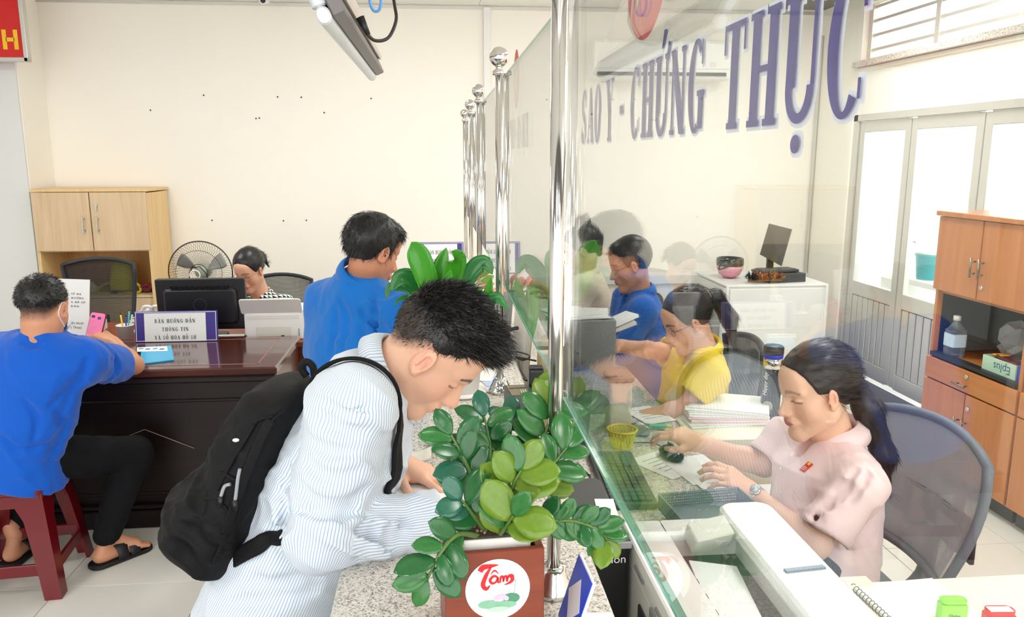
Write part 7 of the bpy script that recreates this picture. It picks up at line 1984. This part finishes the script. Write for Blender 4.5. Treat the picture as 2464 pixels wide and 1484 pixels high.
    for k, (x, z, c_) in enumerate(((-.02, .055, (70, 40, 90)), (.01, .05, (90, 50, 110)), (-.02, -.045, (170, 80, 190)), (.0, -.045, (240, 240, 250)), (.02, -.045, (60, 150, 170)), (-.02, -.06, (240, 235, 250)), (.01, -.06, (60, 110, 220)))):
        MB().box(PH + M @ V((x, -.0062, z)), (.016, .0006, .012), M).build('app_tile', mat('tile_%d' % k, c_, .3, emit=.2), ph)
stool_man()

# ---------------------------------------------------------------- D. woman with glasses behind the desk
def desk_woman():
    tone = (226, 176, 148)
    t = person('woman with round glasses and patterned blouse behind the monitor', (-1.13, 5.3, 0))
    f = V((-.34, -.86, -.42)).normalized(); r = V((-.93, .36, 0)).normalized()
    H = Head(P(600, 648, 5.06), f, (0, 0, 1), 1.02); NB = P(628, 712, 5.16); HIP = V((-1.13, 5.36, .56))
    hf, hp, hc = build_head(H, NB, .0042, tone, dict(w=1.05, jaw=1.05, neck_r=.055), dict(brow=.7))
    SR, SL_ = NB + r * .17 + V((0, 0, -.055)), NB - r * .17 + V((0, 0, -.055))
    ER, WR = SR + V((-.05, -.10, -.2)), V((-1.42, 4.80, .79)); EL_, WL = SL_ + V((.06, -.10, -.2)), V((-1.02, 4.84, .79))
    fa, ap, _ = arm_part(.0085, SR, ER, WR, hand=dict(fwd=(.1, -1, -.1), back=(0, 0, 1), thumb_side=(1, 0, 0), curls=(.3, .3, .3, .3)))
    fb, bp_, _ = arm_part(.0085, SL_, EL_, WL, hand=dict(fwd=(-.1, -1, -.1), back=(0, 0, 1), thumb_side=(-1, 0, 0), curls=(.3, .3, .3, .3)))
    lg = Field()
    for s in (-1, 1):
        k = HIP + V((.1 * s, -.36, -.03)); lg.U(rc(HIP + V((.1 * s, 0, 0)), k, .07, .05), .02); lg.U(rc(k, (k.x, k.y, .06), .05, .035), .02)
    parts = [hp, ap, bp_, trunk_part(HIP, NB, r, .15, .1), lg.mesh(.014)]
    build_body(t, tone, parts, [hc] + [limb_cols(tone, q[0]) for q in parts[1:]])
    HF = Field(); hair_cap(HF, 1.05, (.010, .014, .018), FEM_LINE, .008); HF.U(el((-.03, -.105, .03), (.03, .026, .04)), .02); HF.U(rc((-.04, -.115, .02), (-.06, -.11, -.05), .018, .004), .015)
    HF.noise = lambda p: -.003 * (vnoise(p * A3((90, 25, 90)), 3) - .4); hv, hq = HF.mesh(.0048); hr = mesh_object('hair', [(H.to_world(hv), hq)], M_hair, t)
    strands('hair_strands', HF, hv, M_hair, hr, 1500, .03, .06, lambda b: np.tile(A3((-.2, -1, -.1)), (len(b), 1)), .0007, .25, 3, None, H.to_world)
    gl = thing('eyeglasses', 'round thin gold glasses on the woman behind the monitor', 'glasses', H.W(0, .1, 0))
    glasses(H, gl, mat('gold_rim', (190, 140, 110), .3, metal=.7), thin_glass('spectacle_lens', (.98, .97, .98, 1)), .023)
    S = Field(); S.U(loft([(HIP + V((0, 0, -.05)), .18, .13), (HIP.lerp(NB, .5), .18, .125), (HIP.lerp(NB, .82), .185, .11), (NB, .07, .06)], r, .03), .03)
    for s_, e_ in ((SR, ER), (SL_, EL_)): S.U(rc(NB + V((0, 0, -.05)), s_, .08, .068), .05); S.U(rc(s_, e_, .066, .056), .03)
    S.S(rc(NB + f * .03, NB + f * .12 + V((0, 0, .01)), .045, .045), .01); S.noise = folds(.004, 8, (1, 1, .6), None, 51)
    m = cloth('triangle_print', (240, 242, 244), .7, .1, 500); nt = m.node_tree; b = nt.nodes['Principled BSDF']
    tc = nt.nodes.new('ShaderNodeTexCoord'); sp = nt.nodes.new('ShaderNodeSeparateXYZ'); nt.links.new(tc.outputs['Object'], sp.inputs[0])
    def mth(op, x, y=None):
        n = nt.nodes.new('ShaderNodeMath'); n.operation = op
        for i, q in enumerate((x, y)):
            if q is None: continue
            if isinstance(q, (int, float)): n.inputs[i].default_value = q
            else: nt.links.new(q, n.inputs[i])
        return n.outputs[0]
    cu = 1 / .028; z = mth('MULTIPLY', mth('ADD', sp.outputs[2], mth('MULTIPLY', sp.outputs[1], .35)), cu * 1.1); x = mth('MULTIPLY', mth('ADD', sp.outputs[0], mth('MULTIPLY', sp.outputs[1], .8)), cu)
    row = mth('FLOOR', z); fz = mth('FRACT', z); xs = mth('ADD', x, mth('MULTIPLY', row, .5)); fx = mth('FRACT', xs)
    tri = mth('LESS_THAN', mth('ABSOLUTE', mth('SUBTRACT', fx, .5)), mth('MULTIPLY', mth('SUBTRACT', 1.0, fz), .5))
    wn = nt.nodes.new('ShaderNodeTexWhiteNoise'); wn.noise_dimensions = '2D'; cb = nt.nodes.new('ShaderNodeCombineXYZ'); nt.links.new(mth('FLOOR', xs), cb.inputs[0]); nt.links.new(row, cb.inputs[1]); nt.links.new(cb.outputs[0], wn.inputs['Vector'])
    cr = nt.nodes.new('ShaderNodeValToRGB'); cr.color_ramp.interpolation = 'CONSTANT'; e = cr.color_ramp.elements; e[0].position = 0; e[0].color = lin((24, 26, 38)); e[1].position = .72; e[1].color = lin((20, 130, 104)); nt.links.new(wn.outputs['Value'], cr.inputs[0])
    mx = nt.nodes.new('ShaderNodeMix'); mx.data_type = 'RGBA'; nt.links.new(tri, mx.inputs[0]); mx.inputs[6].default_value = lin((240, 242, 244)); nt.links.new(cr.outputs[0], mx.inputs[7]); nt.links.new(mx.outputs[2], b.inputs['Base Color'])
    sh = mesh_object('blouse', [S.mesh(.0085)], m, t)
    axn = (H.W(0, -.015, -.06) - NB).normalized(); collar('collar', NB + axn * .002, axn, f, .064, .03, m, sh, .55, 1.3, .9)
    T_ = Field()
    for s in (-1, 1):
        k = HIP + V((.1 * s, -.36, -.03)); T_.U(rc(HIP + V((.1 * s, 0, 0)), k, .088, .07), .03); T_.U(rc(k, (k.x, k.y, .06), .068, .05), .02)
    mesh_object('trousers', [T_.mesh(.013)], MATS['black_trousers'], t)
desk_woman()

# ---------------------------------------------------------------- staff behind the glass
def staff(label, tone, head_px, Y, f, NBp, HIPp, shirt, arms, hairfn, hkw={}, ckw={}, vox=.0045, svox=.0078, shw=.17, bulk=1.0, sleeve=.62, collar_kw=None, hair_m=None, hand_kw=({}, {}), hscale=1.0, name_s='shirt', fold=.005, chest=1.0, sleeve_r=(.068, .066), nstr=2500):
    t = person(label, (V(HIPp).x, V(HIPp).y, 0)); f = V(f).normalized(); NB, HIP = V(NBp), V(HIPp)
    r = f.cross(V((0, 0, 1))).normalized(); H = Head(P(head_px[0], head_px[1], Y), f, (0, 0, 1), hscale)
    hf, hp, hc = build_head(H, NB, vox, tone, dict(neck_r=.053, **hkw), ckw)
    ax = (NB - HIP).normalized(); parts = [hp]; cols = [hc]; SHs = []; alltips = []
    for k, s in enumerate((1, -1)):     # right, left
        sh_ = NB + r * (shw * s) - ax * .055 + f * .035; e_, w_ = V(arms[k][0]), V(arms[k][1]); hk = dict(fwd=(w_ - e_), back=(0, 0, 1), thumb_side=-r * s, curls=(.4, .45, .5, .55)); hk.update(hand_kw[k])
        F, pt_, tips = arm_part(max(.0045, vox), sh_, e_, w_, (.038, .036, .026), hk); parts.append(pt_); cols.append(limb_cols(tone, pt_[0])); SHs.append((sh_, e_, w_)); alltips.append(tips)
    lg = Field()
    for s in (-1, 1):
        h = HIP + r * (.09 * s); k = h + f * .38; k.z = h.z - .02; lg.U(rc(h, k, .07, .05), .02); lg.U(rc(k, (k.x, k.y, .06), .05, .035), .02)
    for q in (trunk_part(HIP, NB, r, .15 * bulk, .1), lg.mesh(.014)): parts.append(q); cols.append(limb_cols(tone, q[0]))
    bd = build_body(t, tone, parts, cols)
    HF = Field(); HF.noise = lambda p: -.003 * (vnoise(p * A3((80, 26, 80)), 3) - .4); comb = hairfn(HF); hv, hq = HF.mesh(vox * 1.1); hr = mesh_object('hair', [(H.to_world(hv), hq)], hair_m or M_hair, t)
    strands('hair_strands', HF, hv, hair_m or M_hair, hr, nstr, .036, .03, comb, .0006, .16, 3, None, H.to_world)
    S = Field(); fl = f - ax * f.dot(ax); fl.normalize()
    S.U(loft([(HIP - ax * .06, .172 * bulk, .15 * bulk), (HIP + ax * .06, .165 * bulk, .145 * bulk), (HIP.lerp(NB, .5), .155 * bulk, .135 * bulk), (HIP.lerp(NB, .72) + fl * .012, .155 * bulk, .13 * chest), (HIP.lerp(NB, .88), .15, .098), (NB, .068, .058)], r, .03), .03)
    for (s_, e_, w_) in SHs:
        L_ = (e_ - s_).length; d = (e_ - s_).normalized(); S.U(rc(NB - ax * .05, s_, .075, .066), .04)
        if sleeve < 1:
            S.U(loft([(s_ - d * .03, .066, .066), (s_ + d * L_ * sleeve * .5, sleeve_r[0] * 1.02, sleeve_r[0]), (s_ + d * L_ * sleeve, sleeve_r[1] * 1.04, sleeve_r[1])], d.cross(V((0, 0, 1))), .007), .022)
            S.S(rc(s_ + d * L_ * (sleeve - .06), s_ + d * (L_ + .12), sleeve_r[1] * .85, sleeve_r[1] * .85), .005)
        else:
            S.U(rc(s_, e_, .066, .056), .04); S.U(rc(e_, e_.lerp(w_, .85), .054, .042), .02)
    S.S(rc(NB + fl * .04 + ax * .01, NB + fl * .10 - ax * .05, .042, .022), .012)
    S.noise = folds(fold, 7.5, (1, 1, .7), None, 60 + int(Y * 10))
    return t, H, S, SHs, f, r, ax, NB, HIP, fl, shirt, svox, alltips, bd
def finish_shirt(R, name, collar_kw=None):
    t, H, S, SHs, f, r, ax, NB, HIP, fl, shirt, svox, tips, bd = R
    sh = mesh_object(name, [S.mesh(svox)], shirt, t)
    if collar_kw is not None:
        axn = (H.W(0, -.015, -.06) - NB).normalized(); axn = (axn + ax).normalized(); collar('collar', NB + axn * .004, axn, fl, **dict(dict(r=.062, h=.036, m=shirt, parent=sh, opening=.5, flare=1.35, drop=1.0), **collar_kw))
    T_ = Field()
    for s in (-1, 1):
        h = HIP + r * (.09 * s); k = h + f * .38; k.z = h.z - .02; T_.U(rc(h - V((0, 0, .0)), k, .088, .07), .03); T_.U(rc(k, (k.x, k.y, .06), .068, .05), .02)
    mesh_object('trousers', [T_.mesh(.013)], MATS['black_trousers'], t)
    return sh

# E. woman with the bun
def h_bun(F):
    hair_cap(F, 1.0, (.010, .014, .016), FEM_LINE, .008); F.U(el((0, -.055, .13), (.042, .045, .038)), .02); F.U(el((0, -.05, .16), (.026, .03, .02)), .012); F.U(rc((0, -.09, .02), (0, -.085, -.06), .04, .015), .03)
    return lambda b: np.tile(A3((0, -.7, .7)), (len(b), 1))
E_HIP = V((.99, 4.62, .56)); E_NB = P(1408, 655, 4.45)
R = staff('woman with a high black hair bun and cream blouse behind the glass', (222, 176, 146), (1400, 600), 4.42, (-.93, .05, -.36), E_NB, E_HIP, cloth('cream_blouse', (240, 226, 204), .8), ((P(1372, 735, 4.62), P(1335, 715, 4.7)), (P(1392, 745, 4.25), P(1330, 705, 4.3))), h_bun, sleeve=1.2, bulk=.95)
finish_shirt(R, 'blouse', {})
# F. man in blue shirt with glasses
def h_short(F):
    hair_cap(F, 1.0, (.008, .010, .020), MALE_LINE, .008); F.U(el((0, .040, .092), (.05, .03, .022)), .03); return lambda b: np.tile(A3((.1, .8, -.4)), (len(b), 1))
F_NB = P(1540, 705, 3.80); F_HIP = V((1.05, 3.86, .56))
R = staff('man in a blue shirt and dark glasses seated behind the glass', (206, 150, 122), (1518, 634), 3.78, (-.95, .0, -.30), F_NB, F_HIP, cloth('cobalt_shirt', (28, 104, 200), .8), ((P(1475, 830, 3.95), P(1420, 790, 4.0)), (P(1500, 850, 3.6), P(1420, 800, 3.68))), h_short, sleeve=1.2, bulk=1.05)
finish_shirt(R, 'shirt', {})
gf = thing('eyeglasses', 'dark rimmed glasses on the man in the blue shirt', 'glasses', R[1].W(0, .1, 0)); glasses(R[1], gf, M_black, thin_glass('spectacle_lens', (.98, .97, .98, 1)), .021)
# G. woman in yellow polo
def h_pony(F):
    hair_cap(F, 1.0, (.010, .012, .016), FEM_LINE, .008); F.U(rc((0, -.10, .055), (0, -.145, .03), .026, .03), .02); F.U(rc((0, -.145, .03), (0, -.165, -.08), .032, .034), .02); F.U(rc((0, -.165, -.08), (0, -.14, -.20), .034, .008), .02)
    return lambda b: np.where((b[:, 1] < -.11)[:, None], A3((0, -.1, -1)), A3((0, -1, .1)))
G_NB = P(1692, 838, 3.10); G_HIP = V((1.06, 3.22, .55))
R = staff('woman in a yellow polo shirt with a long ponytail behind the glass', (222, 170, 140), (1655, 768), 3.06, (-.90, -.12, -.42), G_NB, G_HIP, cloth('lemon_polo', (244, 214, 18), .8, .3, 600), ((P(1585, 845, 3.22), P(1490, 832, 3.12)), (P(1640, 985, 2.92), P(1560, 1000, 2.95))), h_pony, dict(w=.98), {}, .0045, .0072, sleeve=.62, bulk=1.0)
finish_shirt(R, 'polo_shirt', dict(h=.034))
gg = thing('eyeglasses', 'thin dark glasses on the woman in yellow', 'glasses', R[1].W(0, .1, 0)); glasses(R[1], gg, M_dgrey, MATS['spectacle_lens'], .020)
hb = R[1]; MB().tube([hb.W(.03 * math.cos(a), -.112, .052 + .03 * math.sin(a)) for a in [2 * PI * k / 20 for k in range(20)]], .005, 7, closed=True).build('hair_tie', mat('tan_band', (200, 170, 120), .5), R[0])
# H. woman in pink shirt
def h_back(F):
    hair_cap(F, 1.0, (.012, .016, .018), [(-.13, -.09), (-.07, -.085), (-.045, -.06), (-.03, -.01), (-.012, .014), (.01, .012), (.024, .014), (.036, .036), (.05, .060), (.066, .080), (.085, .090), (.12, .094)], .008)
    F.U(el((0, -.07, .01), (.062, .05, .065)), .03); F.U(rc((0, -.115, -.02), (0, -.150, -.10), .030, .034), .03); F.U(rc((0, -.150, -.10), (.0, -.185, -.25), .036, .030), .03); F.U(rc((0, -.185, -.25), (0, -.185, -.36), .030, .008), .03)
    return lambda b: np.where((b[:, 1] < -.12)[:, None], A3((0, -.25, -1)), A3((0, -1, -.25)))
H_NB = P(2006, 1052, 2.12); H_HIP = V((1.11, 2.08, .61))
pink = mat('blush_satin', (238, 208, 208), .42, var=.03, scale=8, bump=.08, bscale=600, sheen=.3)
H_E2, H_W2 = P(1962, 1312, 1.90), P(1812, 1188, 2.10); H_E1, H_W1 = P(1838, 1118, 2.28), P(1690, 1068, 2.32)
R = staff('woman in a pale pink shirt with a long dark ponytail at the papers', (232, 184, 156), (1964, 936), 2.07, (-.96, -.12, -.20), H_NB, H_HIP, pink, ((H_E1, H_W1), (H_E2, H_W2)), h_back, dict(w=1.04, jaw=1.08, cheek=1.15, nose=.92), dict(blush=.3, lipc=(206, 104, 104), brow=.55, hair=(52, 40, 36)), .0028, .0056, shw=.185, bulk=1.08, sleeve=.80, hair_m=M_hairb, fold=.0042, chest=1.12, sleeve_r=(.066, .072), hscale=1.03, nstr=9000,
          hand_kw=(dict(fwd=P(1640, 1048, 2.36) - H_W1, curls=(.5, .5, .55, .6), back=(0, -.3, 1)), dict(fwd=P(1725, 1128, 2.12) - H_W2, curls=(.55, .6, .62, .7), back=(.15, -.5, .85), thumb=(.2, .6))))
for pts in ([(1925, 1090), (1905, 1150), (1900, 1220)], [(1960, 1100), (1948, 1150), (1935, 1190)], [(2050, 1110), (2025, 1150), (1995, 1180)], [(2095, 1125), (2075, 1170), (2045, 1205)], [(2060, 1290), (2085, 1330), (2075, 1365)], [(2110, 1220), (2105, 1280), (2090, 1320)]): crease(R[2], [P(a_, b_, 1.86) for a_, b_ in pts], .003, .022)
sh = finish_shirt(R, 'shirt', dict(r=.066, h=.050, flare=1.55, opening=.62, th=.004))
fl_, ax_, NB_h = R[9], R[6], R[7]
for k in range(5):
    qb = R[2].project([A3(NB_h + fl_ * (.13 + .01 * k) - ax_ * (.10 + .075 * k))], .002)[0]; gb = V(R[2].grad(qb[None])[0])
    MB().lathe([(.0, 0), (.0055, 0), (.0055, .002), (.0, .0024)], V(qb), 14, aim(gb.orthogonal(), gb)).build('button', M_offw, sh)
add_nails(R[12][1][:4] + R[12][0][:4], R[13], M_nail)
yy = 1.5
for _ in range(60): yy += max(-.05, min(.05, float(R[2].eval(A3(P(1940, 1123, yy))[None])[0]))) * .7
q = A3(P(1940, 1123, yy - .003))[None]
n = R[2].grad(q)[0]; q = V(q[0]); M = aim(V(n), (.25, 0, 1))
bd = thing('name_badge', 'small red name badge pinned to the pink shirt', 'badge', q)
MB().box(q, (.020, .003, .036), M, bev=.0008).build('badge_plate', mat('badge_red', (206, 50, 48), .35, var=.15, scale=200), bd)
MB().box(q + M @ V((0, .002, .012)), (.009, .001, .009), M).build('gold_emblem', M_yel, bd)
for k in range(3): MB().box(q + M @ V((0, .002, -.002 - k * .005)), (.014, .0008, .0014), M).build('text_line', M_offw, bd)
wv = (V(H_W2) - V(H_E2)).normalized(); wc = V(H_W2) - wv * .012
wt = thing('wrist_watch', 'silver bracelet watch on the wrist of the woman in pink', 'watch', wc)
sd_ = wv.cross(V((0, 0, 1))).normalized(); up_ = sd_.cross(wv)
for k in range(22):
    a = 2 * PI * k / 22; d = sd_ * math.cos(a) + up_ * math.sin(a); MB().box(wc + d * .029, (.0085, .018, .004), frame(d.cross(wv), wv, d), bev=.001).build('bracelet_link', M_steel, wt)
dn = (V((-.15, -.75, .65)) - wv * V((-.15, -.75, .65)).dot(wv)).normalized(); Mw = frame(dn.cross(wv), wv, dn)
MB().lathe([(.0, 0), (.0175, 0), (.0175, .006), (.015, .008), (.0, .008)], wc + dn * .030, 26, Mw).build('watch_case', M_steel, wt)
MB().lathe([(.0, 0), (.0145, 0), (.0, .0003)], wc + dn * .0385, 26, Mw).build('dial', mat('dial_pale', (206, 214, 220), .2), wt)
for a, l in ((.4, .010), (1.9, .007)): MB().box(wc + dn * .0392 + Mw @ V((math.cos(a) * l / 2, math.sin(a) * l / 2, 0)), (l, .0012, .0006), Mw @ RZ(a)).build('hand', M_black, wt)
MB().tube([V(R[12][1][2][0]) * 0 + V(H_W2) + (P(1725, 1128, 2.12) - V(H_W2)).normalized() * .10 + V((.009 * math.cos(2 * PI * k / 14), .009 * math.sin(2 * PI * k / 14), 0)) for k in range(14)], .0016, 6, closed=True).build('ring_band', M_steel, wt) if False else None
